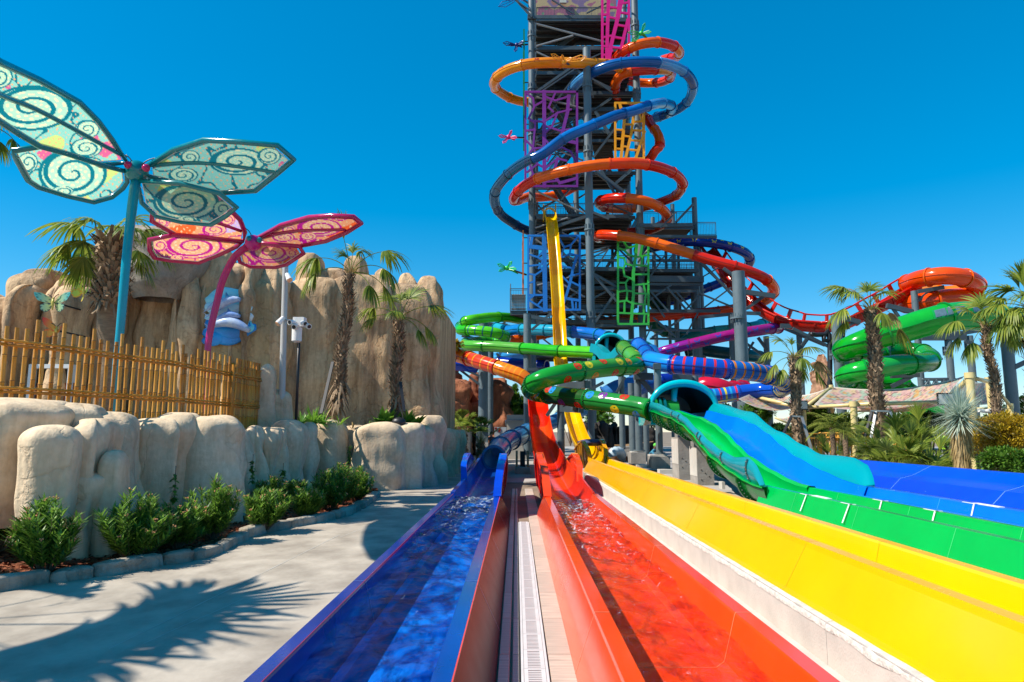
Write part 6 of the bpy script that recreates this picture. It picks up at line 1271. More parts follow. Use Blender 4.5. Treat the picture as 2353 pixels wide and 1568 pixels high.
# ================================================================== bamboo fence
DEP = [(-60, 11.6), (0, 12.0), (169, 13.2), (395, 15.8), (443, 16.8), (532, 19.0), (599, 21.0)]
def fdep(u):
    for (a, da), (b_, db) in zip(DEP, DEP[1:]):
        if u <= b_: return da+(db-da)*(u-a)/(b_-a)
    return DEP[-1][1]
M_bam = [mat('bamboo_%d' % i, c, rough=.35, var=.22, scale=5, spec=.4, aniso=(1, 1, .15)) for i, c in enumerate([(.52, .23, .022), (.44, .18, .016), (.58, .28, .035)])]
M_node = mat('bamboo_node', (.16, .07, .02), rough=.6)
fe = empty('bamboo_fence', P(300, 940, 14.5), 'tall golden bamboo picket fence with uneven tops behind the rock wall', 'fence')
K1 = [(-20, 730), (60, 740), (145, 697), (220, 763), (310, 662), (375, 730), (450, 795), (525, 697), (597, 763), (655, 820), (713, 780), (772, 740), (825, 853), (888, 810), (940, 872), (1005, 780), (1050, 838), (1095, 895), (1155, 808), (1205, 865), (1243, 910), (1283, 875), (1325, 838), (1362, 925), (1413, 872), (1445, 948), (1495, 905), (1518, 950), (1555, 980), (1590, 935), (1630, 908), (1650, 1010), (1675, 950), (1705, 912), (1725, 1000), (1752, 965), (1780, 1015), (1805, 938), (1830, 985), (1850, 1025), (1878, 957)]
bcache = {}
def bamboo(base, h, r, ci, dx=0):
    h = round(h*5)/5
    if (h, ci) not in bcache:
        b = MB(); pts = []; rs_ = []; z = 0
        nodes = [.35+.47*i+rnd.uniform(-.05, .05) for i in range(int(h/.47)+1)]
        pts = [(0, 0, 0)]; rs_ = [r]
        for q in nodes:
            if q < h-.08: pts += [(0, 0, q-.02), (0, 0, q-.006), (0, 0, q+.006), (0, 0, q+.02)]; rs_ += [r, r*1.14, r*1.14, r]
        pts.append((0, 0, h)); rs_.append(r*.96); b.tube(pts, rs_, 8); me = b.mesh('bamboo_pole', M_bam[ci], True); me.materials.append(M_node)
        k = 0
        for p in me.polygons:
            zc = sum(me.vertices[v].co.z for v in p.vertices)/len(p.vertices)
            if any(abs(zc-q) < .007 for q in nodes): p.material_index = 1
        me.set_sharp_from_angle(angle=R(50)); bcache[(h, ci)] = me
    return share('bamboo_pole', bcache[(h, ci)], fe, Vector(base)-Vector(fe.location), (rnd.uniform(-.012, .012), rnd.uniform(-.012, .012), rnd.uniform(0, 6)))
rl_u, rl_l = [], []
for x, yt in K1:
    u, v = UV('K', x, yt); d = fdep(u); t = P(u, v, d); bamboo((t.x, d, 2.08), t.z-2.08, .037, rnd.randrange(3))
for i in range(46):
    x = 1893+i*5.15; yt = 990+rnd.uniform(-5, 45)+i*.9; u, v = UV('K', x, yt); d = fdep(u)+(.12 if i % 2 else 0); t = P(u, v, d); bamboo((t.x, d, 2.08), t.z-2.08, .034, rnd.randrange(3))
us = [-60, 0, 169, 300, 395, 443, 532, 560, 599]
for (z, off) in ((3.54, .05), (2.70, .05), (3.30, .07)) if False else ((3.54, .05), (2.70, .05)):
    for (a, c) in zip(us, us[1:]):
        da, dc = fdep(a), fdep(c); p = P(a, 900, da); q = P(c, 900, dc); b = MB(); b.tube([(p.x, da+off, z), (q.x, dc+off, z)], .030, 8); b.build('rail', M_bam[1], fe, smooth=True)
        b = MB(); b.tube([(p.x, da-off, z+.07), (q.x, dc-off, z+.07)], .026, 8); b.build('rail', M_bam[0], fe, smooth=True)
p = P(532, 900, 19.0); b = MB(); b.tube([(p.x, 19, 1.9), (p.x, 19, 3.9)], .07, 10); b.build('post', M_bam[1], fe, smooth=True)

# ================================================================== butterfly shade structures
def inside(x, y, P_):
    c = False; j = len(P_)-1
    for i in range(len(P_)):
        if (P_[i][1] > y) != (P_[j][1] > y) and x < (P_[j][0]-P_[i][0])*(y-P_[i][1])/(P_[j][1]-P_[i][1])+P_[i][0]: c = not c
        j = i
    return c
def spiral(x, y, c, r, turns, ph=0, sq=1.0, w_=.30):
    dx, dy = x-c[0], (y-c[1])/sq; rad = math.hypot(dx, dy)/r
    if rad > 1: return False
    an = (math.atan2(dy, dx)+ph)/(2*math.pi); f = (rad*turns-an) % 1.0
    return f < w_*(.6+.6*rad)
def hsh(*a): return noise.noise(Vector(a))
def wing(parent, k, outline, depth, pal, spirals, rib=None, rt=.065, mf=None, inset=.93, step=1.9, seed=0, clampx=None):
    """outline in measured coordinates of region k; depth: (d0, du, dv) plane about the first point"""
    o = [UV(k, *p) for p in outline]; u0, v0 = o[0]; dp_ = lambda u, v: depth[0]+depth[1]*(u-u0)/100+depth[2]*(v-v0)/100
    b = MB(); loop = [P(u, v, dp_(u, v)) for u, v in o]; b.tube(loop, rt, 10, closed=True); b.build('wing_frame', mf, parent, smooth=True)
    for u, v in ():
        pass
    for p in loop: pass
    if rib: b = MB(); r_ = [UV(k, *p) for p in rib]; rp2 = spline([P(u, v, dp_(u, v)) for u, v in r_], .4); b.tube(rp2, rt*.8, 8); b.build('rib', mf, parent, smooth=True)
    cu = sum(p[0] for p in o)/len(o); cv = sum(p[1] for p in o)/len(o); ins = [(cu+(u-cu)*inset, cv+(v-cv)*inset) for u, v in o]
    su0, su1 = min(p[0] for p in ins), max(p[0] for p in ins); sv0, sv1 = min(p[1] for p in ins), max(p[1] for p in ins)
    nx, ny = int((su1-su0)/step)+1, int((sv1-sv0)/step)+1; idx = {}; b = MB(); cols = []; sp2 = [((UV(k, *s_[0])), s_[1]/KD*CR[k][2], *s_[2:]) for s_ in spirals]
    ribuv = [UV(k, *p) for p in rib] if rib else None
    def vert(i, j):
        if (i, j) not in idx:
            u, v = su0+i*step, sv0+j*step; idx[(i, j)] = len(b.v); b.v.append(tuple(P(u, v, dp_(u, v))))
            c = pal[0]; n1 = hsh(u*.012, v*.016, seed); zz = n1+.5*hsh(u*.03, v*.035, seed+4)
            if zz > .40: c = pal[2]
            elif zz < -.40: c = pal[3]
            elif abs(zz) < .05: c = pal[1]
            e_ = math.sin(u*.42+3*hsh(u*.05, v*.05, 3))*math.sin(v*.42+3*hsh(u*.05, v*.05, 8))
            if e_ > .72: c = pal[4]
            for (c0, r_, tn, ph, sq) in sp2:
                dx, dy = u-c0[0], (v-c0[1])/sq; rad = math.hypot(dx, dy)/r_
                if rad < 1.12: 
                    if rad > 1.0: c = pal[1]
                    else:
                        c = pal[5] if (math.sin(rad*26)*math.sin(math.atan2(dy, dx)*9) < .35) else pal[6]
                        if spiral(u, v, c0, r_, tn, ph, sq): c = pal[1]
            cols.append(c)
        return idx[(i, j)]
    for j in range(ny):
        for i in range(nx):
            if inside(su0+(i+.5)*step, sv0+(j+.5)*step, ins): b.f.append((vert(i, j), vert(i+1, j), vert(i+1, j+1), vert(i, j+1)))
    b.build('fabric_panel', attr_mat('wing_print', rough=.55, transl=.55, bump=.1), parent, smooth=True, colors=cols)
    hl = [P(u, v, dp_(u, v)-.01) for u, v in ins]; b = MB(); b.tube(hl, .012, 5, closed=True); b.build('hem_cord', M_white, parent)
    # lacing between hem and frame
    b = MB()
    for a, c, A_, C_ in zip(hl, hl[1:]+hl[:1], loop, loop[1:]+loop[:1]):
        n = max(2, int((c-a).length/.22))
        for i in range(n): b.beam(a.lerp(c, i/n), A_.lerp(C_, (i+.5)/n), .008)
    tag(b.build('lacing', M_white, parent), kind='stuff')
TP = [(.26, .58, .46), (.0, .17, .21), (.55, .68, .20), (.68, .12, .26), (.85, .40, .18), (.40, .66, .46), (.80, .74, .42)]
M_teal = mat('teal_paint', (.004, .19, .22), rough=.18, var=.15, scale=2, spec=.6)
tb = empty('butterfly_shade', Vector((P(258, 960, 16.0).x, 16.0, tz)), 'giant teal butterfly shade with spiral printed mint wings on a tall pole', 'shade structure', 'giant butterfly shades')
def up_(k, pts): return pts
wing(tb, 'I', [(1140, 1010), (1000, 800), (880, 640), (710, 470), (350, 270), (0, 110), (-260, -40), (-420, 60), (-380, 330), (-150, 540), (0, 640), (150, 740), (350, 860), (600, 930), (900, 1030)], (16.1, 1.3, 1.0), TP, [((780, 710), 100, 2.0, 0, .75), ((280, 520), 330, 2.2, 1, .55), ((770, 880), 130, 2, 2, .6), ((-20, 240), 120, 2, 1, .8)], rib=[(1120, 960), (900, 840), (700, 730), (300, 520), (0, 400), (-400, 190)], mf=M_teal, seed=1, inset=.94)
wing(tb, 'I', [(1130, 1090), (900, 1030), (600, 930), (350, 865), (110, 905), (140, 970), (250, 1170), (340, 1230), (600, 1310), (840, 1365), (1000, 1320), (1100, 1240), (1140, 1180)], (16.0, .9, 1.2), TP, [((650, 1105), 275, 2.3, 2.2, .72), ((250, 1010), 80, 1.6, 0, 1.0), ((560, 1265), 90, 1.5, 0, .45)], mf=M_teal, seed=5, rt=.06, inset=.92)
wing(tb, 'J', [(190, 375), (430, 225), (710, 135), (1000, 150), (1370, 185), (1510, 310), (1370, 430), (1170, 590), (850, 610), (200, 460)], (16.2, -.3, 1.4), TP, [((580, 290), 80, 1.8, 0, .7), ((1010, 330), 230, 2.0, 1, .48), ((520, 450), 120, 2, 2, .5), ((1290, 280), 95, 2, 1, .7)], rib=[(190, 365), (600, 335), (1000, 370), (1370, 425)], mf=M_teal, seed=9, inset=.92)
wing(tb, 'J', [(110, 500), (480, 520), (850, 615), (1000, 740), (900, 820), (770, 895), (500, 870), (280, 820), (150, 700)], (16.1, -.3, 1.3), TP, [((545, 690), 265, 2.3, 2.4, .55), ((870, 760), 75, 1.6, 0, 1), ((560, 845), 80, 1.5, 0, .4)], mf=M_teal, seed=13, rt=.06, inset=.90)
hb = P(314, 394, 16.1); b = MB(); b.sphere(hb, .27, 28, 18); b.build('head', M_teal, tb, smooth=True)
M_eye = mat('eye_pink', (.45, .01, .10), rough=.12)
for (x, y) in ((1148, 1032), (1308, 1058)): q = Q('I', x, y, 15.85); b = MB(); b.sphere(q, .095, 16, 10); b.build('eye', M_eye, tb, smooth=True)
for pts in ([(1190, 1020), (1170, 980), (1130, 940)], [(1270, 1030), (1320, 990), (1400, 970), (1490, 985)]): b = MB(); b.tube(spline([Q('I', x, y, 15.9) for x, y in pts], .08), .014, 6); b.build('antenna', M_black, tb, smooth=True)
pth = spline([P(312, 415, 16.1), P(303, 480, 16.05), P(290, 600, 16.0), P(276, 760, 16.0), P(266, 860, 16.0), Vector((P(259, 960, 16.0).x, 16.0, tz))], .3); b = MB(); b.tube(pth, [.115-.035*i/len(pth) for i in range(len(pth))], 18)
M_tpole = mat('teal_pole', (.004, .26, .36), rough=.2, var=.1, spec=.6); b.build('pole', M_tpole, tb, smooth=True)
PP = [(.90, .36, .16), (.52, .01, .24), (.90, .14, .03), (.60, .45, .70), (.80, .62, .30), (.85, .42, .20), (.90, .62, .38)]
M_pink = mat('magenta_paint', (.42, .008, .09), rough=.16, var=.12, scale=2, spec=.6)
pb = empty('butterfly_shade', Vector((P(478, 970, 19.6).x, 19.6, tz)), 'giant magenta butterfly shade with orange spiral printed wings on a curved pole', 'shade structure', 'giant butterfly shades')
wing(pb, 'J', [(1060, 1040), (1075, 960), (1030, 850), (940, 760), (700, 690), (240, 750), (240, 860), (450, 980), (700, 1000)], (19.6, .5, 1.8), PP, [((330, 870), 60, 1.6, 0, .8), ((800, 940), 100, 2, 1, .5), ((920, 850), 60, 2, 2, .8)], rib=[(1040, 950), (840, 880), (500, 780)], mf=M_pink, seed=21, rt=.07, step=1.8)
wing(pb, 'J', [(1050, 1050), (700, 1005), (450, 985), (215, 1030), (220, 1120), (260, 1190), (400, 1215), (660, 1235), (850, 1160), (1000, 1090)], (19.5, .5, 1.8), PP, [((610, 1090), 235, 2.2, 2.2, .42), ((310, 1080), 65, 1.6, 0, .8), ((470, 1190), 60, 1.5, 0, .4)], mf=M_pink, seed=25, rt=.065, step=1.8, inset=.9)
wing(pb, 'J', [(1180, 1020), (1400, 900), (1650, 830), (1850, 815), (2050, 825), (2115, 880), (1990, 960), (1800, 1040), (1560, 1085), (1220, 1055)], (19.5, -.5, 2.2), PP, [((1470, 940), 55, 1.7, 0, .7), ((1740, 920), 180, 2, 1, .40), ((1420, 1010), 90, 2, 2, .4), ((1640, 1000), 70, 1.8, 0, .5)], rib=[(1180, 1015), (1500, 950), (1970, 935)], mf=M_pink, seed=29, rt=.07, step=1.8)
wing(pb, 'J', [(1080, 1080), (1220, 1060), (1560, 1088), (1600, 1150), (1450, 1250), (1350, 1275), (1120, 1270), (1030, 1230), (1010, 1150)], (19.4, -.4, 1.8), PP, [((1310, 1140), 170, 2.2, 2.4, .5), ((1490, 1150), 45, 1.5, 0, .8)], mf=M_pink, seed=33, rt=.065, step=1.8, inset=.9)
hb = Q('J', 1150, 1058, 19.2); b = MB(); b.sphere(hb, .235, 26, 16); b.build('head', mat('magenta_head', (.50, .012, .22), rough=.2), pb, smooth=True)
for (x, y) in ((1112, 1018), (1205, 1032)): q = Q('J', x, y, 18.98); b = MB(); b.sphere(q, .08, 14, 10); b.build('eye', mat('eye_teal', (.0, .22, .28), rough=.12), pb, smooth=True)
b = MB(); b.tube(spline([Q('J', 1135, 1000, 19.1), Q('J', 1110, 950, 19.1), Q('J', 1060, 915, 19.1)], .1), .013, 6); b.build('antenna', M_black, pb, smooth=True)
pth = spline([Q('J', 1110, 1085, 19.3), Q('J', 1010, 1150, 19.4), Q('J', 930, 1270, 19.5), Q('J', 865, 1420, 19.5), Q('J', 830, 1560, 19.6), Q('K', 1705, 800, 19.6), Q('K', 1690, 1000, 19.6), Vector((Q('K', 1695, 1480, 19.6).x, 19.6, tz))], .25); b = MB(); b.tube(pth, [.105-.02*i/len(pth) for i in range(len(pth))], 16); b.build('pole', mat('magenta_pole', (.42, .012, .14), rough=.2, var=.15), pb, smooth=True)

# ================================================================== small wall butterflies
def wbf(label, k, cx, cy, s_, d, c1, c2, c3, tilt=0, fold=0.15, narrow=1.0):
    c = Q(k, cx, cy, d); e = empty('wall_butterfly', c, label, 'ornament', 'butterfly ornaments on the cliff'); sc_ = s_/1569*d
    up = [(0.03, .02), (.25, .30), (.62, .50), (.98, .52), (.95, .36), (.78, .10), (.45, -.02), (.05, -.04)]; lo = [(.04, -.04), (.45, -.03), (.66, -.16), (.62, -.40), (.42, -.54), (.26, -.50), (.12, -.35)]
    for sg in (-1, 1):
        for nm, ol in (('upper_wing', up), ('lower_wing', lo)):
            b = MB(); cc_ = (sum(p[0] for p in ol)/len(ol), sum(p[1] for p in ol)/len(ol)); rings = []; cols = []; n = len(ol); M_ = 4; vs = []
            for q in range(M_+1):
                for i in range(n*3):
                    a = ol[i//3]; nx_ = ol[(i//3+1) % n]; f = (i % 3)/3; x = a[0]+(nx_[0]-a[0])*f; y = a[1]+(nx_[1]-a[1])*f; g_ = q/M_; X = cc_[0]+(x-cc_[0])*g_; Y = cc_[1]+(y-cc_[1])*g_
                    nr = narrow if sg > 0 else 1.0
                    xr = sg*X*math.cos(tilt)*nr-Y*math.sin(tilt); yr = sg*X*math.sin(tilt)+Y*math.cos(tilt); vs.append(c+Vector((xr*sc_, -abs(X)*fold*sc_*1.5, yr*sc_)))
                    tt = min(1, abs(X)*1.1); col_ = Vector(c1)*(1-tt)+Vector(c2)*tt
                    if q == M_ and nm == 'lower_wing': col_ = Vector(c3)
                    if q == M_-1 and i % 3 == 1: col_ = Vector(c3)
                    cols.append(tuple(col_))
            m_ = n*3; b.add(vs, [(q*m_+i, q*m_+(i+1) % m_, (q+1)*m_+(i+1) % m_, (q+1)*m_+i) for q in range(M_) for i in range(m_)]); b.build(nm, attr_mat('butterfly_print', rough=.5, transl=.3), e, smooth=True, colors=cols)
    b = MB(); b.tube([c+Vector((0, -.05, sc_*.16)), c+Vector((0, -.06, 0)), c+Vector((0, -.05, -.42*sc_))], [.05*sc_, .07*sc_, .03*sc_], 8); b.sphere(c+Vector((0, -.05, .2*sc_)), .06*sc_, 8, 6); b.build('body', mat('butterfly_body', (.6, .5, .1), rough=.5), e, smooth=True)
    b = MB()
    for sg in (-1, 1): b.tube([c+Vector((0, -.05, .2*sc_)), c+Vector((sg*.18*sc_, -.08, .36*sc_)), c+Vector((sg*.3*sc_, -.08, .42*sc_))], .012, 5)
    b.build('antenna', M_black, e); b = MB(); b.tube([c, c+Vector((0, 1.4, 0))], .03, 6); b.build('mount', M_black, e)
wbf('turquoise and lime butterfly ornament fixed on the cliff, largest of the wall butterflies', 'K', 440, 530, 44, 22.5, (.80, .80, .20), (.05, .55, .55), (.02, .06, .08))
wbf('green and orange butterfly ornament up beside the shaggy palm, wings half closed', 'K', 690, 440, 40, 22.0, (.80, .75, .05), (.15, .55, .12), (.9, .35, .02), tilt=-.35, narrow=.2)
wbf('red and yellow butterfly ornament just above the bamboo fence', 'K', 468, 760, 40, 21.5, (.85, .60, .05), (.80, .05, .06), (.9, .12, .02), tilt=-.3, narrow=.25)
wbf('teal and rust butterfly ornament high beside the shaggy palm trunk', 'K', 758, 200, 44, 22.5, (.50, .12, .05), (.25, .50, .45), (.08, .06, .04), tilt=-.6, narrow=.15)

# ================================================================== light pole and camera mast
e = empty('light_pole', Vector((P(651, 940, 21.6).x, 21.6, tz)), 'tall pale grey light pole in front of the cliff', 'pole')
a = Q('L', 487, 90, 21.6); c = Q('L', 450, 1165, 21.6); b = MB(); b.tube([(c.x, 21.6, tz), (a.x-.05, 21.6, a.z)], [.105, .09], 18); b.build('shaft', mat('pole_grey', (.44, .44, .42), rough=.4, var=.05), e, smooth=True, sharp=40)
for (x, y, dx) in ((498, 215, 1), (445, 555, -1)):
    q = Q('L', x, y, 21.4); b = MB(); b.tube([q+Vector((-.05*dx, 0, .1)), q+Vector((.08*dx, -.12, -.12))], [.07, .10], 12); b.build('spotlight', M_white, e, smooth=True, sharp=40); b = MB(); b.tube([q+Vector((.085*dx, -.125, -.126)), q+Vector((.095*dx, -.135, -.14))], .085, 12); b.build('lens', mat('warm_lens', (.8, .45, .25), rough=.3), e)
    b = MB(); b.beam(q+Vector((0, 0, .05)), q+Vector((-.2*dx, .2, .05)), .04); b.build('bracket', M_galv, e)
e = empty('camera_mast', Vector((P(682, 950, 21.0).x, 21.0, tz)), 'thin black mast with a cluster of white cameras and a lamp', 'mast')
a = Q('L', 584, 600, 21); b = MB(); b.tube([(Q('L', 558, 1310, 21).x, 21, tz), (a.x, 21, a.z)], .045, 10); b.build('shaft', M_black, e, smooth=True)
q = Q('L', 585, 572, 21); b = MB(); b.box(q.x-.17, q.x+.17, 20.85, 21.15, q.z-.13, q.z+.16); b.build('junction_box', M_white, e)
for (x0, y0, x1, y1) in ((565, 570, 505, 568), (570, 590, 540, 605), (610, 575, 660, 602), (595, 570, 630, 580)):
    p_, q_ = Q('L', x0, y0, 20.9), Q('L', x1, y1, 20.6); b = MB(); b.tube([p_, p_.lerp(q_, .35), p_.lerp(q_, .36), q_], [.03, .03, .075, .085], 12); b.build('camera', M_white, e, smooth=True, sharp=40); b = MB(); b.tube([q_, q_+(q_-p_).normalized()*.01], .06, 10); b.build('lens', M_black, e)
q = Q('L', 563, 665, 20.9); b = MB(); b.tube([q+Vector((0, 0, .30)), q+Vector((0, 0, .24)), q+Vector((0, 0, .2)), q+Vector((0, 0, -.2)), q+Vector((0, 0, -.25))], [.05, .11, .155, .15, .08], 18); b.build('lamp', M_white, e, smooth=True, sharp=40)
# inflatable items glimpsed through the fence
q = Q('K', 520, 1370, 15.5); b = MB(); b.sphere((q.x, 15.5, 2.2), .35, 14, 8, (1.4, .6, .5)); tag(b.build('patterned_cushion', mat('cushion', (.35, .1, .15), var=.9, scale=8, hue2=(.05, .3, .5)), smooth=True), 'small patterned cushion seen through the bamboo fence', 'cushion')
# ================================================================== vegetation
L_frond = leaf_mat('frond_green', (.08, .15, .015), (.34, .38, .05), .45); L_frond_dry = leaf_mat('frond_straw', (.38, .26, .10), (.55, .40, .18), .3)
L_ole = leaf_mat('oleander_leaf', (.035, .11, .02), (.24, .42, .05), .4); L_bush = leaf_mat('bush_leaf', (.04, .12, .015), (.16, .30, .03), .35)
L_gold = leaf_mat('golden_leaf', (.30, .22, .01), (.62, .42, .03), .35); L_dark = leaf_mat('dark_leaf', (.012, .045, .012), (.05, .12, .02), .25); L_yuc = leaf_mat('yucca_leaf', (.34, .45, .36), (.62, .68, .54), .35)
L_broad = leaf_mat('broad_leaf', (.08, .24, .02), (.25, .45, .05), .4)
M_bark = mat('palm_bark', (.20, .13, .08), rough=.95, var=.5, scale=6, bump=1, bscale=14, bdist=.04); M_boot = leaf_mat('palm_boot', (.10, .06, .035), (.36, .25, .15), 0, .9)
M_smooth = mat('palm_trunk_lower', (.22, .15, .09), rough=.95, var=.3, scale=4, bump=.8, bscale=20, aniso=(1, 1, 4))
M_stem = mat('woody_stem', (.16, .10, .06), rough=.9)
def leaf(b, p, d, L_, w_, n=3, droop=.3, side=None):
    d = d.normalized(); s = side or d.cross(Vector((0, 0, 1)));
    if s.length < 1e-3: s = Vector((1, 0, 0))
    s = s.normalized(); vs = []; q = Vector(p); dd = Vector(d)
    for i in range(n+1):
        f = i/n; ww = w_*(math.sin(math.pi*(.12+.86*f))**.7) if i < n else w_*.06; vs += [q-s*ww, q+s*ww]
        dd = (dd+Vector((0, 0, -droop/n))).normalized(); q = q+dd*L_/n
    b.add(vs, [(2*i, 2*i+1, 2*i+3, 2*i+2) for i in range(n)])
def fan_frond(b, base, d, pet, R_, nl=30, droop=1.1, spread=2.3, r=None):
    r = r or rnd; d = d.normalized(); pts = [Vector(base)]; dd = Vector(d)
    for i in range(8): dd = (dd+Vector((0, 0, -.10*droop))).normalized(); pts.append(pts[-1]+dd*pet/8)
    b.tube(pts, [.022*(1-i/16) for i in range(9)], 5); e = pts[-1]; s = dd.cross(Vector((0, 0, 1)));
    s = s.normalized() if s.length > .05 else Vector((1, 0, 0)); up = s.cross(dd)
    if dd.z > .8: spread = .62; droop *= 2.2; R_ *= .95
    for i in range(nl):
        a = -spread/2*1.3+spread*1.3*i/(nl-1); ld = dd*math.cos(a)+s*math.sin(a)+up*(.12+.12*math.cos(a)); L_ = R_*(.72+.28*math.cos(a))*r.uniform(.9, 1.05)
        leaf(b, e, ld, L_, .028*R_/.9, 5, droop*(1.0+.5*r.random()), side=(s*math.cos(a)-dd*math.sin(a)+up*r.uniform(-.3, .3)))
def palm(label, base, top, r0, r1, fronds, boots=(.25, 1.0), nb=420, bl=.22, Rf=.95, pet=.85, dry=(), skirt=None, seed=0, name='fan_palm', group='fan palms', straps=None):
    r = random.Random(seed); base = Vector(base); top = Vector(top); e = empty(name, base, label, 'palm tree', group); n = 26; H = (top-base)
    pts = [base+H*(i/n)+Vector((.05*math.sin(i*.5+seed), .03*math.cos(i*.6), 0)) for i in range(n+1)]; rs_ = [r0+(r1-r0)*(i/n)+.02*math.sin(i*1.9) for i in range(n+1)]
    b = MB(); b.tube(pts, rs_, 14); b.build('trunk', M_bark if boots[0] < .1 else M_smooth, e, smooth=True)
    b = MB()
    for i in range(nb):
        f = boots[0]+(boots[1]-boots[0])*(i+r.random())/nb; k = min(n-1, int(f*n)); c = pts[k].lerp(pts[k+1], f*n-k); a = i*2.399+r.uniform(-.2, .2); rad = r0+(r1-r0)*f; o = Vector((math.cos(a), math.sin(a), 0)); s = Vector((-o.y, o.x, 0))
        L_ = bl*r.uniform(.6, 1.3); w_ = .045*rad/.16*r.uniform(.7, 1.2); q = c+o*rad*.95; tip = q+o*L_*r.uniform(.25, .75)+Vector((0, 0, L_*r.uniform(.2, .9)*(1 if r.random() > .15 else -1)))+s*r.uniform(-.05, .05)
        b.add([q-s*w_, q+s*w_, tip+s*w_*.5, tip-s*w_*.5, q+o*.03-Vector((0, 0, .03))], [(0, 1, 2, 3), (0, 4, 3), (1, 2, 4), (4, 2, 3)])
    tag(b.build('leaf_base', M_boot, e), kind='stuff')
    if skirt:
        b = MB()
        for i in range(skirt[2]):
            f = r.uniform(skirt[0], skirt[1]); k = min(n-1, int(f*n)); a = r.uniform(0, 6.28); o = Vector((math.cos(a), math.sin(a), 0)); q = pts[k]+o*(r0+.02); leaf(b, q, o*.5+Vector((0, 0, -.6)), skirt[3]*r.uniform(.6, 1.3), .03, 3, .6)
        tag(b.build('dead_skirt', M_boot, e), kind='stuff')
    for i, fr in enumerate(fronds):
        az, el = fr[0], fr[1]; k = fr[2] if len(fr) > 2 else 1.0; dr = fr[3] if len(fr) > 3 else 1.1
        d = Vector((math.cos(R(az))*math.cos(R(el)), math.sin(R(az))*math.cos(R(el)), math.sin(R(el)))); b = MB(); fan_frond(b, top+Vector((0, 0, .05)), d, pet*k, Rf*k, 25, dr, r=r)
        b.build('frond', L_frond_dry if i in dry else L_frond, e)
    b = MB()
    for i in range(60): a = r.uniform(0, 6.28); leaf(b, top+Vector((math.cos(a)*r1*.5, math.sin(a)*r1*.5, -.1)), Vector((math.cos(a)*.5, math.sin(a)*.5, 1)), r.uniform(.3, .6), .02, 2, .2)
    b.build('heart_leaves', L_frond_dry, e)
    return e
def at(k, x, y, d): return Q(k, x, y, d)
def gnd(k, x, y, d, z): p = Q(k, x, y, d); return Vector((p.x, d, z))
# azimuth: 0 = right, 180 = left, 270 = toward the camera
palm('stocky palm with a shaggy dead skirt standing behind the teal pole', gnd('K', 860, 1400, 19.5, tz), at('K', 915, 60, 19.5), .22, .30, [(160, 35, 1.3), (185, 50, 1.3), (200, 20, 1.2), (150, 10, 1.2), (20, 30, 1.1), (350, 10, 1.0), (330, 45, 1.0), (80, 70, 1.1), (120, 60, 1.2), (40, 55, 1.1), (260, 50, 1.0), (10, -10, 1.0), (170, 5, 1.1)], (.66, 1.02), 700, .42, 1.05, .95, seed=3, skirt=(.70, .95, 160, .6))
palm('tall rough trunked palm with few drooping fronds against the cliff', gnd('L', 858, 1325, 24.5, tz), at('L', 985, 190, 24.5), .20, .14, [(180, 55, 1.25, 1.5), (190, 38, 1.15, 1.7), (90, 80, .7, .8), (60, 74, .75, .9), (150, 72, .65, .9), (0, 60, 1.3, 1.4), (350, 42, 1.2, 1.6), (15, 20, 1.15, 1.6), (330, 5, 1.0, 1.6), (240, 75, 1.1, .5)], (.16, 1.0), 620, .22, 1.05, 1.15, seed=11, skirt=(.16, .32, 90, .5))
palm('shorter palm against the cliff right of the tall palm', gnd('L', 1330, 1275, 25.5, tz), at('L', 1370, 545, 25.5), .18, .14, [(178, 48, 1.1, 1.2), (195, 30, 1.0, 1.2), (0, 42, 1.25, .9), (10, 15, 1.05, 1.3), (345, 0, .95, 1.4), (95, 78, .75, .8), (60, 65, 1.0, .6), (130, 60, 1.0, .7), (270, 40, .8, 1.2)], (.2, 1.0), 480, .24, .95, 1.0, seed=17, skirt=(.18, .34, 80, .45))
palm('tall palm with a thick ragged trunk in front of the coiled green raft tube', gnd('G', 940, 520, 30, .36), at('D', 862, 545, 30), .27, .22, [(170, 62, 1.3, 1.1), (185, 35, 1.25, 1.4), (175, 5, 1.15, 1.2), (95, 80, .75, .8), (150, 70, .8, 1), (30, 60, 1.1, 1.0), (60, 70, 1.0, .9), (350, -15, 1.3, 1.2), (10, 30, .9, 1.5), (200, 60, 1.1, 1.3), (270, 20, .9, 1.6)], (.10, 1.0), 900, .26, 1.05, 1.1, dry=(4, 8), seed=23, skirt=(.05, .25, 80, .5))
palm('palm in front of the striped blue tube end, beside the tent roof', gnd('F', 1552, 930, 29, .36), at('C', 1965, 1200, 29), .19, .17, [(165, 45, 1.0, 1.2), (185, 15, 1.0, 1.4), (95, 80, .6, .8), (30, 50, 1.1, 1.0), (10, 25, 1.2, 1.3), (345, -5, 1.1, 1.4), (200, -10, .9, 1.4), (130, 65, 1.0, .8), (270, 30, .9, 1.5), (50, 10, .9, 1.6)], (.12, 1.0), 600, .20, .9, .95, dry=(4,), seed=29, skirt=(.05, .3, 90, .5))
palm('slim palm with a reddish shaggy trunk right of the green raft tube windows', gnd('G', 2040, 430, 29, .36), at('D', 1890, 700, 29), .17, .14, [(180, 40, 1.3, 1.2), (165, 10, 1.2, 1.3), (195, -15, 1.1, 1.4), (90, 80, .8, .8), (120, 65, 1.0, .9), (60, 65, 1.2, .6), (20, 45, 1.2, 1.0), (0, 15, 1.2, 1.3), (340, 50, 1.1, 1.2), (240, 60, 1.0, 1.3), (300, 20, 1.0, 1.5)], (.0, 1.0), 760, .22, 1.0, 1.0, seed=31)
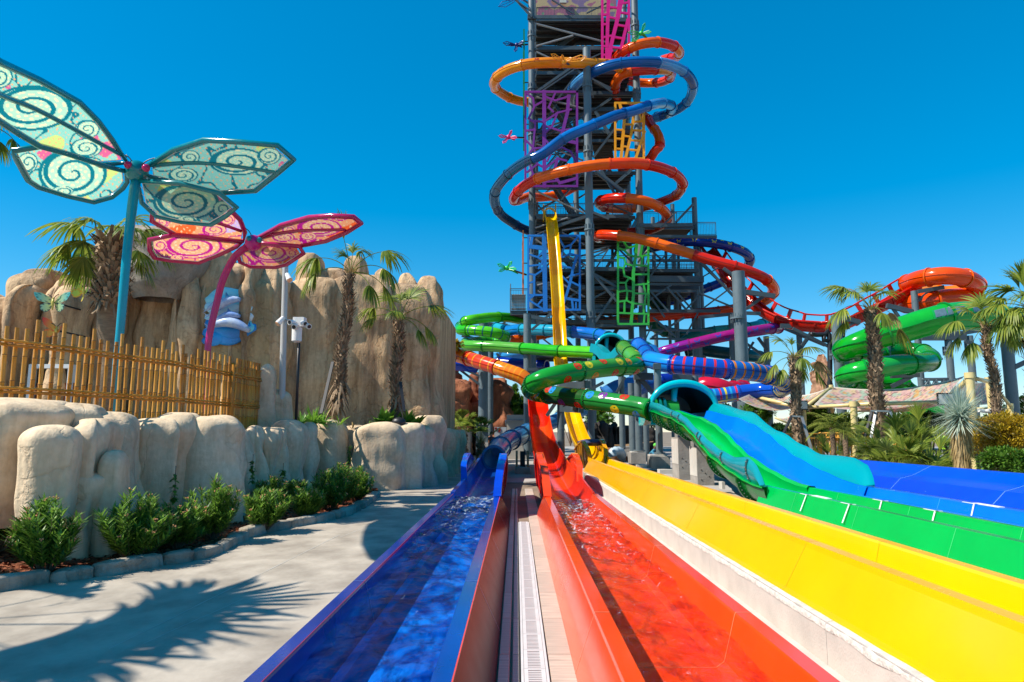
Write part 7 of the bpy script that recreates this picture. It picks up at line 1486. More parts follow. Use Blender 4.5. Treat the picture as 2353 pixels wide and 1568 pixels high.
palm('dense palm crown at the right edge above the raft tube', gnd('D', 2330, 1600, 28, .36), at('D', 2290, 540, 28), .26, .24, [(180, 60, 1.2, .9), (170, 35, 1.3, 1.0), (185, 10, 1.3, 1.2), (160, -10, 1.2, 1.2), (150, 50, 1.1, .9), (120, 75, 1.1, .5), (200, 30, 1.1, 1.2), (230, 50, 1.1, 1.1), (90, 85, 1.1, .3), (210, 5, 1.1, 1.3), (60, 60, 1.1, .9), (190, 80, 1.1, .5)], (.1, 1.0), 300, .28, 1.1, .9, seed=37)
palm('palm at the left edge whose fronds hang behind the teal wing', gnd('I', -330, 1500, 20.5, tz), at('I', -140, 700, 20.5), .30, .25, [(0, 40, 1.05, 1.1), (10, 10, 1.1, 1.4), (350, 60, 1.0, 1.2), (20, 70, .9, 1), (180, 40, 1), (340, -10, 1.0, 1.4), (90, 60, .9), (270, 30, .9)], (.1, 1.0), 300, .3, .95, .9, seed=41)
# young palms at the far end of the rock wall
palm('young palm in full sun beside the dark pump pillar', gnd('H2', 800, 720, 41, 0), at('H2', 780, 560, 41), .30, .22, [(a*30, 50+20*(a % 3), .75, .5) for a in range(12)], (0, 1), 160, .2, .95, 1.4, seed=43, group='young palms by the pump pillar')
palm('young palm in front of the red rock by the end of the rock wall', gnd('H2', 440, 650, 44, 0), at('H2', 450, 380, 44), .34, .24, [(a*33, 40+25*(a % 3), .8, .4) for a in range(11)], (0, 1), 200, .2, 1.0, 1.1, seed=47, group='young palms by the pump pillar')
palm('dark young palm half hidden behind the end of the rock wall', gnd('H2', 330, 600, 47, 0), at('H2', 330, 290, 47), .25, .2, [(a*40, 20+20*(a % 3), .9, .7) for a in range(9)], (0, 1), 100, .2, 1.1, .6, seed=53, group='young palms by the pump pillar')

# ---- oleanders in the mulch bed
def oleander(label, base, H, seed, n=34, wide=.55, m=None, name='oleander_shrub', group='oleander shrubs in the mulch bed', flowers=True, cat='shrub', leafL=.165):
    r = random.Random(seed); base = Vector(base); e = empty(name, base, label, cat, group); st = MB(); lv = MB(); fl = MB()
    for i in range(n):
        a = r.uniform(0, 6.28); sp = r.uniform(.05, 1)**.7*wide; hh = H*r.uniform(.45, 1.08)*(1-.35*sp/wide); p0 = base+Vector((math.cos(a)*.05, math.sin(a)*.05, 0)); p2 = base+Vector((math.cos(a)*sp*H*.75, math.sin(a)*sp*H*.75, hh)); p1 = p0.lerp(p2, .5)+Vector((math.cos(a)*.05, math.sin(a)*.05, -.04))
        pts = [p0.lerp(p1, t/4).lerp(p1.lerp(p2, t/4), t/4) for t in range(5)]; st.tube(pts, [.011, .009, .007, .005, .003], 5)
        k = int(12+hh*11)
        for j in range(k):
            t = .25+.75*(j+.5)/k; q = pts[min(3, int(t*4))].lerp(pts[min(3, int(t*4))+1], t*4-int(t*4) if t < 1 else 1); tg_ = (pts[-1]-pts[-2]).normalized()
            for w_ in range(3):
                b_ = j*1.2+w_*2.09+r.uniform(-.3, .3); o = Vector((math.cos(b_), math.sin(b_), 0)); leaf(lv, q, o*r.uniform(.5, .95)+tg_*r.uniform(.5, 1.1), leafL*r.uniform(.7, 1.25), .0105*leafL/.115, 2, .25)
        if flowers and r.random() < .6:
            for _ in range(5): fl.sphere(pts[-1]+Vector((r.uniform(-.03, .03), r.uniform(-.03, .03), r.uniform(.02, .06))), .012, 5, 4)
    st.build('stem', M_stem, e); tag(lv.build('foliage', m or L_ole, e), kind='stuff')
    if fl.v: tag(fl.build('flower_buds', mat('bud_orange', (.55, .25, .10), rough=.7), e), kind='stuff')
    return e
OL = [('M', -30, 1240, 640, 'oleander cut by the left edge of the photo, before the near boulders', 1.05), ('M', 315, 1385, 545, 'tall sparse oleander in front of the dark gap under the near boulders', .85), ('M', 915, 1300, 520, 'large oleander third from the left with orange buds, tallest of the middle clump', 1.0), ('M', 1010, 1265, 370, 'oleander leaning out of the right side of the large budding one', .9), ('M', 1225, 1210, 330, 'round bright oleander in the middle of the bed', 1.0), ('M', 1480, 1150, 440, 'tall narrow oleander at the bend of the stone edging', .8),
      ('M', 1080, 1200, 350, 'dark small oleander peeping out behind the middle clump', .8), ('N', 560, 1110, 380, 'full oleander first of the farther clump', .95), ('N', 590, 950, 300, 'shaded oleander against the rock behind the farther clump', 1.0), ('N', 900, 1020, 310, 'small dark oleander in the middle of the farther clump', .9), ('N', 820, 920, 240, 'dark oleander deep in the shade of the wall', 1.0), ('N', 1110, 950, 400, 'broad oleander last but one before the tip of the bed', .95), ('N', 1200, 900, 370, 'upright oleander rising behind the broad one', .8), ('N', 1330, 870, 320, 'oleander at the far tip of the bed', .9)]
for i, (k, x, yb, hp, lab, wd) in enumerate(OL):
    b0 = GQ(k, x, yb, .07); u, v = UV(k, x, yb-hp); t = P(u, v, b0.y); oleander(lab, b0, max(.35, t.z-.07), 100+i, n=int(34+16*wd), wide=.72*wd)
def vine(label, k, x, yb, yt, seed, d):
    r = random.Random(seed); p = Q(k, x, yb, d); q = Q(k, x, yt, d); e = empty('climbing_plant', p, label, 'climber', 'climbers on canes against the rock wall'); b = MB(); b.tube([p, q+Vector((.02, 0, .15))], .008, 5); b.build('cane', M_stem, e); b = MB()
    for i in range(42):
        c = p.lerp(q, r.random()); a = r.uniform(0, 6.28); leaf(b, c, Vector((math.cos(a), -abs(math.sin(a))*.6-.2, r.uniform(-.4, .5))), r.uniform(.08, .15), .035, 3, .8)
    tag(b.build('foliage', L_bush, e), kind='stuff')
vine('young climber on a tall cane above the middle oleanders', 'M', 1215, 880, 690, 1, 13.2); vine('climber on a cane left of the farther clump', 'N', 445, 700, 520, 2, 16.6); vine('small leafy climber in the crease of the rock wall', 'N', 705, 700, 590, 3, 18.6); vine('climber creeping up the recess beside the large rock lobe', 'N', 1275, 540, 390, 4, 23.2)
# ---- strap and broad leaved plants on the terrace
def rosette(label, p, n, L_, w_, seed, m, el=(20, 80), name='strap_leaf_plant', cat='plant', group='plants along the top of the rock wall', droop=.9):
    r = random.Random(seed); e = empty(name, p, label, cat, group); b = MB()
    for i in range(n):
        a = r.uniform(0, 6.28); ee = R(r.uniform(*el)); leaf(b, Vector(p)+Vector((math.cos(a)*.05, math.sin(a)*.05, 0)), Vector((math.cos(a)*math.cos(ee), math.sin(a)*math.cos(ee), math.sin(ee))), L_*r.uniform(.6, 1.1), w_*r.uniform(.7, 1.1), 5, droop*r.uniform(.5, 1.4))
    tag(b.build('foliage', m, e), kind='stuff'); return e
for i, (x, y, d, n, L_, w_, m, lab) in enumerate([(600, 1345, 22.5, 40, .55, .03, L_broad, 'strap leaved plant at the left foot of the tall palm'), (690, 1350, 23, 70, .75, .035, L_broad, 'largest strap leaved plant left of the tall palm'), (760, 1345, 23.5, 50, .6, .03, L_broad, 'strap leaved plant touching the tall palm trunk'), (900, 1350, 24, 14, .5, .03, L_broad, 'thin tuft right of the tall palm trunk'), (1000, 1380, 25, 16, .3, .025, L_frond_dry, 'dry low tuft between the palms'), (1110, 1385, 25, 10, .45, .025, L_broad, 'small tuft in the dip of the rock wall'),
    (1250, 1360, 25.2, 60, .75, .11, L_broad, 'bright broad leaved plant at the foot of the shorter palm'), (1330, 1365, 25.3, 46, .6, .10, L_bush, 'broad leaved plant in front of the shorter palm'), (1430, 1365, 25.6, 60, .7, .09, L_broad, 'yellow green broad leaved plant right of the shorter palm'), (1500, 1365, 26, 40, .6, .08, L_broad, 'last broad leaved plant before the tall end lobe')]):
    p = Q('L', x, y+10, d); rosette(lab, (p.x, d, p.z-.05), n, L_, w_, 60+i, m)
q = Q('L', 1362, 1352, 24.6); b = MB(); b.sphere(q, .26, 16, 10, (1, .8, .7)); tag(b.build('path_light', M_black, smooth=True), 'black domed fixture among the broad leaved plants', 'light fixture')
q = Q('H2', 960, 590, 40); rosette('bright strap leaved plant beside the pump pillar', (q.x, 40, 0.2), 60, 1.1, .05, 77, L_broad, group='plants beside the pump pillar')

# ---- leaf cloud trees and shrubs
def bush(label, k, c, rx, rz, d, ry, n, m, lw=.09, seed=0, name='shrub', cat='shrub', group=None, trunk=None, clumps=26, z0=None):
    r = random.Random(seed); C_ = Q(k, c[0], c[1], d); s = (Q(k, c[0]+1, c[1], d)-C_).length; RX, RZ = rx*s, rz*s; base = Vector((C_.x, d, .36 if z0 is None else z0)); e = empty(name, base, label, cat, group); b = MB()
    cl_ = []
    for i in range(clumps):
        a = r.uniform(0, 6.28); zz = r.uniform(-1, 1); rr_ = math.sqrt(1-zz*zz)*r.uniform(.35, 1.0); cl_.append((C_+Vector((math.cos(a)*rr_*RX, math.sin(a)*rr_*ry, zz*RZ*.95)), r.uniform(.16, .34)*min(RX, RZ)+.12))
    for i in range(n):
        cc, cr_ = cl_[i % clumps]; v = Vector((r.gauss(0, 1), r.gauss(0, 1), r.gauss(0, 1))).normalized()*cr_*r.uniform(.5, 1.08); p = cc+v
        if p.z < base.z: p.z = base.z+r.random()*.2
        d_ = (v.normalized()+Vector((r.uniform(-.7, .7), r.uniform(-.7, .7), r.uniform(-.2, .8)))); leaf(b, p, d_, lw*r.uniform(1.2, 2.4), lw*r.uniform(.35, .6), 2, .4)
    tag(b.build('foliage', m, e), kind='stuff')
    t = MB()
    for i in range(0, clumps, 3): t.tube([base, base.lerp(cl_[i][0], .5)+Vector((0, 0, .1)), cl_[i][0]], [.06, .035, .012], 6)
    t.build('branches', M_stem, e); return e
bush('golden leaved shrub at the right edge behind the royal blue lane', 'G', (2120, 560), 230, 165, 19.5, 1.6, 15000, L_gold, .045, 1, 'golden_shrub', group='shrubs behind the royal blue lane', clumps=60)
bush('green skirt of the golden shrub nearer the blue lane', 'G', (2060, 770), 190, 70, 18.6, .9, 6000, L_bush, .05, 2, 'green_shrub', group='shrubs behind the royal blue lane', clumps=34)
bush('light green leafy tree under the left end of the tent', 'G', (370, 400), 105, 120, 36, 1.8, 7000, L_bush, .10, 3, 'small_tree', 'tree', 'trees and shrubs under the tents', clumps=40)
bush('leafy bush between the tunnel and the first tent post', 'F', (1180, 560), 90, 90, 38, 1.8, 4000, L_bush, .10, 4, group='trees and shrubs under the tents')
bush('low bush at the foot of the wing wall', 'F', (1380, 770), 60, 70, 34, 1.2, 2600, L_dark, .09, 5, group='trees and shrubs under the tents')
bush('dense bush behind the pygmy palms', 'G', (620, 470), 80, 90, 38, 1.6, 3800, L_bush, .10, 6, group='trees and shrubs under the tents')
bush('dark bush behind the large fan palms', 'G', (1380, 470), 200, 90, 34, 2, 5200, L_dark, .10, 7, group='trees and shrubs under the tents')
bush('bushes beside the golden shrub under the tent', 'G', (1880, 600), 80, 130, 27, 1.2, 4200, L_bush, .08, 8, group='trees and shrubs under the tents')
bush('tall leafy tree behind the beige equipment box', 'E', (820, 960), 90, 90, 62, 4, 5200, L_bush, .2, 9, 'small_tree', 'tree', 'trees behind the slides', z0=0)
bush('slim leafy tree top above the beige box', 'E', (805, 850), 22, 75, 64, 2, 1500, L_bush, .16, 10, 'small_tree', 'tree', 'trees behind the slides', z0=0, clumps=14)
bush('dark green tree beyond the columns of the tower', 'E', (1560, 1060), 80, 80, 75, 5, 2600, L_bush, .25, 11, 'small_tree', 'tree', 'trees behind the slides', z0=0)
bush('orange flowering creeper over the far red slide', 'E', (230, 400), 90, 28, 48, 2, 2200, L_gold, .12, 12, 'flowering_creeper', 'creeper', None, z0=5.5)
for i, (k, x, y, rx, rz, d) in enumerate([('G', 300, 520, 130, 60, 44), ('G', 900, 480, 160, 70, 44), ('G', 1750, 480, 130, 90, 42), ('G', 2200, 330, 110, 110, 60), ('F', 1100, 720, 110, 60, 46), ('F', 900, 560, 90, 60, 70), ('E', 1300, 1020, 120, 60, 80), ('E', 2000, 1080, 120, 60, 70)]):
    bush(['shaded hedge under the left tent', 'shaded hedge behind the tall ragged palm', 'hedge behind the yucca', 'leafy trees at the far right edge behind the tent', 'hedge behind the tunnel', 'far trees right of the tower legs', 'far trees between the drop slides', 'far trees behind the tower legs'][i], k, (x, y), rx, rz, d, 2.5, 2600, L_dark if i % 2 else L_bush, .16, 20+i, 'hedge', 'hedge', 'hedges and far trees', clumps=30)
# ---- low fan palms, pygmy palms, yucca, banana
def fanclump(label, k, x, yb, d, n, Rf, pet, seed, z=.36, m=L_frond, el=(5, 85)):
    r = random.Random(seed); p = gnd(k, x, yb, d, z); e = empty('dwarf_fan_palm', p, label, 'palm', 'dwarf fan palms behind the royal blue lane')
    for i in range(n):
        a = i*2.399+r.uniform(-.3, .3); ee = R(r.uniform(*el)); b = MB(); off = Vector((r.uniform(-.3, .3), r.uniform(-.3, .3), r.uniform(0, .5)))
        fan_frond(b, p+off, Vector((math.cos(a)*math.cos(ee), math.sin(a)*math.cos(ee), math.sin(ee))), pet*r.uniform(.7, 1.2), Rf*r.uniform(.8, 1.15), 26, .45, 2.6, r); b.build('frond', m, e)
fanclump('largest dwarf fan palm right of the tripod props', 'G', 1090, 780, 24, 26, .75, 1.15, 1); fanclump('dwarf fan palm with raised fronds behind the largest one', 'G', 1290, 690, 25, 20, .75, 1.5, 2, el=(35, 85)); fanclump('low spreading dwarf fan palm left of the yucca', 'G', 1440, 800, 22.5, 24, .75, .8, 3); fanclump('small dwarf fan palm near the foot of the props', 'G', 940, 760, 25, 14, .6, .6, 4); fanclump('dwarf fan palm in front of the dry red stump', 'G', 1210, 800, 22.5, 10, .6, .6, 5)
fanclump('bushy dwarf fan palm between the pygmy palms and the props', 'G', 690, 730, 27, 16, .6, .7, 6); fanclump('dwarf fan palm left of the pygmy palms', 'G', 400, 720, 28, 18, .65, .6, 7)
def pygmy(label, k, x, yb, yt, d, seed):
    r = random.Random(seed); p = gnd(k, x, yb, d, .36); q = Q(k, x, yt, d); e = empty('feather_palm', p, label, 'palm', 'pygmy feather palms'); b = MB(); b.tube([p, p.lerp(q, .5)+Vector((.04, 0, 0)), q], [.10, .09, .11], 10); b.build('trunk', M_bark, e, smooth=True)
    for i in range(16):
        a = i*2.399; ee = R(r.uniform(15, 75)); dd = Vector((math.cos(a)*math.cos(ee), math.sin(a)*math.cos(ee), math.sin(ee))); pts = [q]; b = MB()
        for j in range(9): dd = (dd+Vector((0, 0, -.17))).normalized(); pts.append(pts[-1]+dd*.13)
        b.tube(pts, .012, 5)
        for j in range(1, 10):
            t = (pts[j]-pts[j-1]).normalized(); s = t.cross(Vector((0, 0, 1))).normalized()
            for sg in (-1, 1):
                for o in (0, .5): leaf(b, pts[j-1].lerp(pts[j], o), s*sg+t*.6, .26*math.sin(math.pi*(j+1)/12)+.05, .010, 2, .5)
        b.build('frond', leaf_mat('feather_leaf', (.14, .20, .02), (.34, .36, .06), .35), e)
pygmy('left pygmy feather palm before the bamboo screen', 'G', 512, 730, 470, 27, 1); pygmy('right pygmy feather palm before the bamboo screen', 'G', 625, 740, 520, 26.5, 2); pygmy('rear pygmy feather palm with a dark trunk', 'G', 600, 730, 500, 29, 3)
e = empty('yucca', gnd('G', 1670, 830, 19.5, .36), 'pale blue green yucca with a shaggy dry beard in front of the tent post', 'yucca'); p = gnd('G', 1670, 830, 19.5, .36); q = Q('G', 1660, 400, 19.5); b = MB(); b.tube([p, q], [.16, .14], 12); b.build('trunk', M_smooth, e, smooth=True)
r = random.Random(5); b = MB()
for i in range(620): a = r.uniform(0, 6.28); ee = R(r.uniform(-35, 88)); leaf(b, q+Vector((0, 0, r.uniform(-.1, .25))), Vector((math.cos(a)*math.cos(ee), math.sin(a)*math.cos(ee), math.sin(ee))), r.uniform(.7, 1.05), .013, 3, .18)
tag(b.build('foliage', L_yuc, e), kind='stuff'); b = MB()
for i in range(900): f = r.uniform(.12, 1.0); a = r.uniform(0, 6.28); o = Vector((math.cos(a), math.sin(a), 0)); leaf(b, p.lerp(q, f)+o*.14, o*.35+Vector((0, 0, -1)), r.uniform(.35, .6)*(1.2 if f > .7 else .8), .014, 2, .2)
tag(b.build('dry_beard', L_frond_dry, e), kind='stuff')
e = empty('banana_plant', gnd('G', 1150, 600, 30, .36), 'banana plant with upright pale leaves behind the fan palms', 'plant'); p = gnd('G', 1150, 600, 30, .36)
for (x0, y0, x1, y1, w_) in ((1120, 480, 1160, 340, .22), (1110, 480, 1070, 370, .16), (1180, 500, 1250, 400, .2), (1200, 500, 1300, 450, .18), (740, 520, 800, 390, .14), (760, 530, 850, 430, .14)):
    a = Q('G', x0, y0, 30); c = Q('G', x1, y1, 29.8); b = MB(); leaf(b, a, c-a, (c-a).length*1.1, w_, 7, .15, side=Vector((1, .2, 0))); b.tube([Vector((a.x, 30, .36)), a], .05, 6); b.build('leaf', leaf_mat('banana_leaf', (.28, .42, .10), (.42, .52, .18), .5), e)
p = gnd('G', 1245, 800, 22.8, .36); e = empty('dry_stump', p, 'rust coloured dry palm stump between the fan palms', 'stump'); b = MB()
for i in range(220): a = r.uniform(0, 6.28); o = Vector((math.cos(a), math.sin(a), 0)); leaf(b, p+o*r.uniform(.05, .3)+Vector((0, 0, r.uniform(0, .6))), o+Vector((0, 0, r.uniform(-.3, .8))), .25, .03, 2, .4)
tag(b.build('dead_leaves', leaf_mat('rust_leaf', (.22, .08, .03), (.42, .18, .08), .1, .8), e), kind='stuff')
# ground cover by the pale rock edge on the right
gb = blob(gnd('G', 2000, 840, 19, .2), 4.2, .8, .55, (1, -.1), seed=8, px=2.6, pz=2.6, amp=.10, fs=1).build('rock_border', M_curb, smooth=True); tag(gb, 'low pale rendered border under the golden shrub', 'border')
blob(gnd('G', 1230, 800, 26, .15), 9, 1.0, .35, (1, -.1), seed=9, px=3, pz=2.6, amp=.08, fs=.8).build('planting_soil', M_curb, smooth=True); tag(bpy.data.objects['planting_soil'], 'low sandy planting mound behind the royal blue lane', 'mound')
rosette('low tuft of grass leaves beside the rock border', gnd('G', 1790, 800, 19.4, .36), 90, .55, .015, 91, L_broad, group='tufts behind the royal blue lane'); rosette('second tuft of grass leaves nearer the yucca foot', gnd('G', 1740, 800, 19.6, .36), 60, .4, .015, 92, L_gold, group='tufts behind the royal blue lane')

# ================================================================== tents, props, bamboo screen, people on the right
M_cream = mat('cream_steel', (.62, .50, .22), rough=.35, var=.08)
te = empty('shade_tent', Q('G', 1200, 600, 36), 'printed tensile shade tents on cream yellow steel frames', 'tent')
def tpost(x0, y0, x1, y1, d, r_, nm='post'): a = Q('G', x0, y0, d); c = Q('G', x1, y1, d); b = MB(); r_ = r_*.55; b.tube([(c.x, d, .36), (c.x+(a.x-c.x)*.6, d, (.36+a.z)/2), a], r_, 16); b.build(nm, M_cream, te, smooth=True, sharp=40); return a
for (x0, y0, x1, y1, d, r_) in ((262, 285, 265, 600, 34, .16), (505, 110, 512, 420, 37, .17), (705, 262, 710, 580, 31, .27), (1250, 310, 1260, 400, 42, .18), (1545, 235, 1555, 530, 31, .24), (1745, 5, 1795, 760, 29, .30), (1915, 45, 1955, 470, 33, .26), (2110, 280, 2125, 420, 34, .2), (120, 440, 125, 560, 42, .12), (950-1792+800, 230, 0, 0, 36, .1))[:9]:
    a = tpost(x0, y0, x1, y1, d, r_)
    b = MB(); b.tube([a-Vector((0, 0, .12)), a+Vector((0, 0, .12))], r_*.7, 16); b.build('collar', M_cream, te, smooth=True, sharp=40)
for (x0, y0, d0, x1, y1, d1, r_) in ((285, 292, 34, 665, 272, 31, .14), (735, 268, 31, 1500, 242, 31, .15), (735, 322, 38, 1220, 316, 42, .13), (1280, 312, 42, 2090, 298, 38, .12), (-160, 200, 36, 165, 275, 34, .15), (-560, 250, 36, -300, 205, 36, .10), (300, 268, 34, 500, 118, 37, .14), (1590, 190, 31, 1735, 25, 29.5, .17), (1780, 30, 29.5, 1925, 62, 33, .16), (1945, 80, 33, 2125, 295, 34, .13), (-60, 240, 36, 120, 270, 34, .12), (0, 385, 42, 130, 440, 42, .1)):
    b = MB(); b.tube([Q('G', x0, y0, d0), Q('G', x1, y1, d1)], r_*.6, 12); b.build('beam', M_cream, te, smooth=True)
def sail(c4, sag, seed, nm='sail', ny=36, nx=90):
    A_, B_, C_, D_ = [Q('G', *q) for q in c4]; b = MB(); cols = []
    pal = [(.72, .38, .34), (.80, .52, .40), (.74, .42, .16), (.46, .56, .42), (.76, .46, .42), (.80, .58, .34)]; ink = (.30, .14, .14)
    for j in range(ny):
        for i in range(nx):
            u, v = i/(nx-1), j/(ny-1); p = A_.lerp(B_, v).lerp(D_.lerp(C_, v), u); s_ = 4*u*(1-u); t_ = 4*v*(1-v); p = p+Vector((0, 0, -sag*(.6*s_+.4*s_*t_))); b.v.append(tuple(p))
            n1 = noise.noise(Vector((u*13+seed, v*5, seed))); n2 = noise.noise(Vector((u*30, v*12, seed+3))); q = (n1*2.2+3.1); c = pal[int(q*1.3+(1 if n2 > .25 else 0)) % 6]
            if abs((q*1.3) % 1-.03) < .07 or abs(n2-.25) < .03: c = ink
            if math.sin(u*150+8*n2) > .75 and n2 < .1: c = tuple(x*.78 for x in c)
            if v < .03 or v > .97 or u < .012 or u > .988: c = (.78, .70, .58)
            cols.append(c)
    b.f = [(j*nx+i, j*nx+i+1, (j+1)*nx+i+1, (j+1)*nx+i) for j in range(ny-1) for i in range(nx-1)]
    b.build(nm, attr_mat('tent_print', rough=.6, transl=.35), te, smooth=True, colors=cols)
sail([(350, 268, 33), (520, 105, 37.5), (1700, 10, 38), (1512, 212, 31.5)], .65, 1); sail([(-330, 215, 34), (-120, 130, 38), (500, 105, 37.5), (245, 262, 33.5)], .7, 4); sail([(735, 258, 31.5), (750, 320, 38), (1540, 262, 38), (1500, 225, 31.5)], .35, 7, ny=20)
sail([(1515, 205, 31.5), (1720, 15, 33), (1880, 60, 36), (1935, 262, 34)], .25, 9, nx=60); sail([(0, 372, 43), (10, 380, 46), (160, 345, 46), (190, 400, 43)], .3, 12, ny=16, nx=40)
for (x, y, d, w_) in ((260, 272, 33.4, .38), (1508, 218, 30.5, .46), (1586, 218, 30.5, .46)):
    q = Q('G', x, y, d); e = empty('floodlight', q, {260: 'floodlight on the left tent corner', 1508: 'left one of the pair of floodlights on the tent corner', 1586: 'right one of the pair of floodlights on the tent corner'}[x], 'floodlight', 'floodlights on the tent frame')
    b = MB(); b.box(q.x-w_/2, q.x+w_/2, q.y, q.y+.1, q.z-.18*w_/.3, q.z+.18*w_/.3); b.build('housing', M_black, e); b = MB(); b.box(q.x-w_*.42, q.x+w_*.42, q.y-.015, q.y-.002, q.z-.14*w_/.3, q.z+.14*w_/.3); b.build('glass', mat('flood_glass', (.55, .58, .56), rough=.15), e); b = MB(); b.beam(q, q+Vector((0, .3, -.3)), .04); b.build('bracket', M_black, e)
# low bamboo screen
be = empty('bamboo_screen', gnd('G', 600, 720, 30, .36), 'low orange bamboo screen under the tents', 'fence'); M_bs = mat('screen_bamboo', (.70, .32, .04), rough=.4, var=.25, scale=6)
pb_ = MB(); pb_.tube([(0, 0, 0), (0, 0, 1.5)], .033, 6); mb_ = pb_.mesh('bamboo_pole', M_bs, True)
x = Q('F', 1400, 900, 31).x; xe = Q('G', 1330, 650, 31).x; i = 0
while x < xe and i < 290: share('bamboo_pole', mb_, be, Vector((x, 31+.1*math.sin(i), .36+rnd.uniform(-.05, .05)))-Vector(be.location)); x += .088 if i % 7 else .12; i += 1
x0 = Q('F', 1400, 900, 31).x
for z in (1.35+.36, 1.55+.36, .5+.36): b = MB(); b.tube([(x0, 30.9, z), (xe, 30.9, z)], .045, 8); b.build('rail', M_bs, be, smooth=True)
# palm props (tripods)
def props(label, k, d, segs, m_):
    e = empty('palm_prop', Q(k, segs[0][0], segs[0][1], d), label, 'prop', 'props bracing the palms')
    for (x0_, y0_, x1_, y1_, mm) in segs: b = MB(); b.beam(Q(k, x0_, y0_, d-.2), Q(k, x1_, y1_, d-1.2), .10, .06); b.build('leg', mm, e)
props('steel tripod props bracing the palm before the coiled tube', 'G', 29.5, [(905, 320, 830, 750, M_galv), (870, 330, 745, 750, M_black), (1030, 330, 1110, 480, M_steel2), (865, 322, 1030, 326, M_steel2)], None)
props('props bracing the palm beside the tunnel wing', 'G', 28.6, [(240, 375, 330, 680, M_galv), (150, 370, 45, 590, M_black), (160, 370, 240, 375, M_steel2)], None)
props('dark prop leaning on the tall palm by the cliff', 'L', 24.2, [(845, 880, 752, 1290, M_black)], None); props('dark prop leaning on the shorter cliff palm', 'L', 25.2, [(1375, 1040, 1405, 1270, M_black)], None)
# second small camera mast at the right
e = empty('camera_mast', gnd('Y', 1565, 600, 33, .36), 'small distant mast with white cameras behind the yucca', 'mast'); a = Q('Y', 1550, 380, 33); b = MB(); b.tube([(a.x, 33, .36), a], .05, 8); b.build('shaft', M_black, e)
for dx in (-1, 0, 1): b = MB(); b.tube([a+Vector((0, 0, .15)), a+Vector((dx*.55, -.3, .2))], .09, 8); b.build('camera', M_white, e)

# ================================================================== people (continuous skinned bodies)
def person(label, joints, edges, radii, paint, loc, face=0.0, sc_=1.0):
    me = bpy.data.meshes.new('body'); me.from_pydata(joints, edges, []); o = bpy.data.objects.new('tmp_body', me); COL.objects.link(o)
    sk = o.modifiers.new('s', 'SKIN'); sd = o.modifiers.new('d', 'SUBSURF'); sd.levels = 2; sd.render_levels = 2
    for i, r_ in enumerate(radii): me.skin_vertices[0].data[i].radius = (r_, r_) if not isinstance(r_, tuple) else r_
    me.skin_vertices[0].data[0].use_root = True
    dg = bpy.context.evaluated_depsgraph_get(); ev = o.evaluated_get(dg); nm = bpy.data.meshes.new_from_object(ev); bpy.data.objects.remove(o)
    e = empty('person', loc, label, 'person', None, face); e.scale = (sc_,)*3; b_ = bpy.data.objects.new('body', nm); COL.objects.link(b_); b_.parent = e
    nm.materials.clear(); keys = []
    for m_, t in paint: nm.materials.append(m_); keys.append(t)
    for p in nm.polygons:
        c = p.center; p.use_smooth = True
        for i, t in enumerate(keys):
            if t(c): p.material_index = i; break
    return e
def pm(n, c, r_=.8): return mat('cloth_'+n, c, rough=r_, var=.15, scale=8)
skin = mat('skin', (.32, .17, .10), rough=.6, var=.05); skin2 = mat('skin_dark', (.10, .05, .03), rough=.6, var=.05)
J_st = [(0, 0, .95), (0, 0, 1.15), (0, .01, 1.38), (0, 0, 1.50), (0, -.02, 1.60), (0, -.02, 1.74), (.19, 0, 1.42), (.25, .03, 1.15), (.22, -.12, .95), (.21, -.17, .86), (-.19, 0, 1.42), (-.25, .02, 1.15), (-.20, -.10, .95), (-.19, -.15, .86), (.10, 0, .90), (.11, -.02, .50), (.11, .02, .08), (.11, -.14, .03), (-.10, 0, .90), (-.11, .02, .50), (-.12, .05, .08), (-.12, -.11, .03)]
E_st = [(0, 1), (1, 2), (2, 3), (3, 4), (4, 5), (2, 6), (6, 7), (7, 8), (8, 9), (2, 10), (10, 11), (11, 12), (12, 13), (0, 14), (14, 15), (15, 16), (16, 17), (0, 18), (18, 19), (19, 20), (20, 21)]
R_st = [.14, .13, .15, .055, .085, .08, .06, .048, .036, .03, .06, .048, .036, .03, .09, .062, .045, .04, .09, .062, .045, .04]
def extras(e, hz, fy, hatm=None, hairm=None, cap=False):
    """face, ears, hair or hat, fingers are added in the person's own space"""
    def put(b, n, m_): me = b.mesh(n, m_, True); o = bpy.data.objects.new(n, me); COL.objects.link(o); o.parent = e; return o
    b = MB(); b.sphere((0, fy+.012, hz+.035), .098, 14, 9, (.92, 1.02, .95)); 
    if cap: b.tube([(0, fy-.05, hz+.05), (0, fy-.17, hz+.035)], [.07, .06], 10)
    put(b, 'cap' if cap else 'hair', hatm or hairm)
    b = MB(); b.add([(-.012, fy-.085, hz-.02), (.012, fy-.085, hz-.02), (0, fy-.112, hz-.025), (0, fy-.085, hz+.02)], [(0, 1, 2), (0, 2, 3), (1, 3, 2)]); put(b, 'nose', skin)
    b = MB()
    for s in (-1, 1): b.sphere((s*.033, fy-.082, hz+.01), .010, 6, 4)
    put(b, 'eyes', M_black)
    for s in (-1, 1): b = MB(); b.sphere((s*.088, fy+.0, hz-.01), .022, 6, 5, (.5, 1, 1.3)); put(b, 'ear', skin)
    b = MB(); b.tube([(-.022, fy-.083, hz-.05), (.022, fy-.083, hz-.05)], .006, 5); put(b, 'mouth', mat('lips', (.25, .08, .06)))
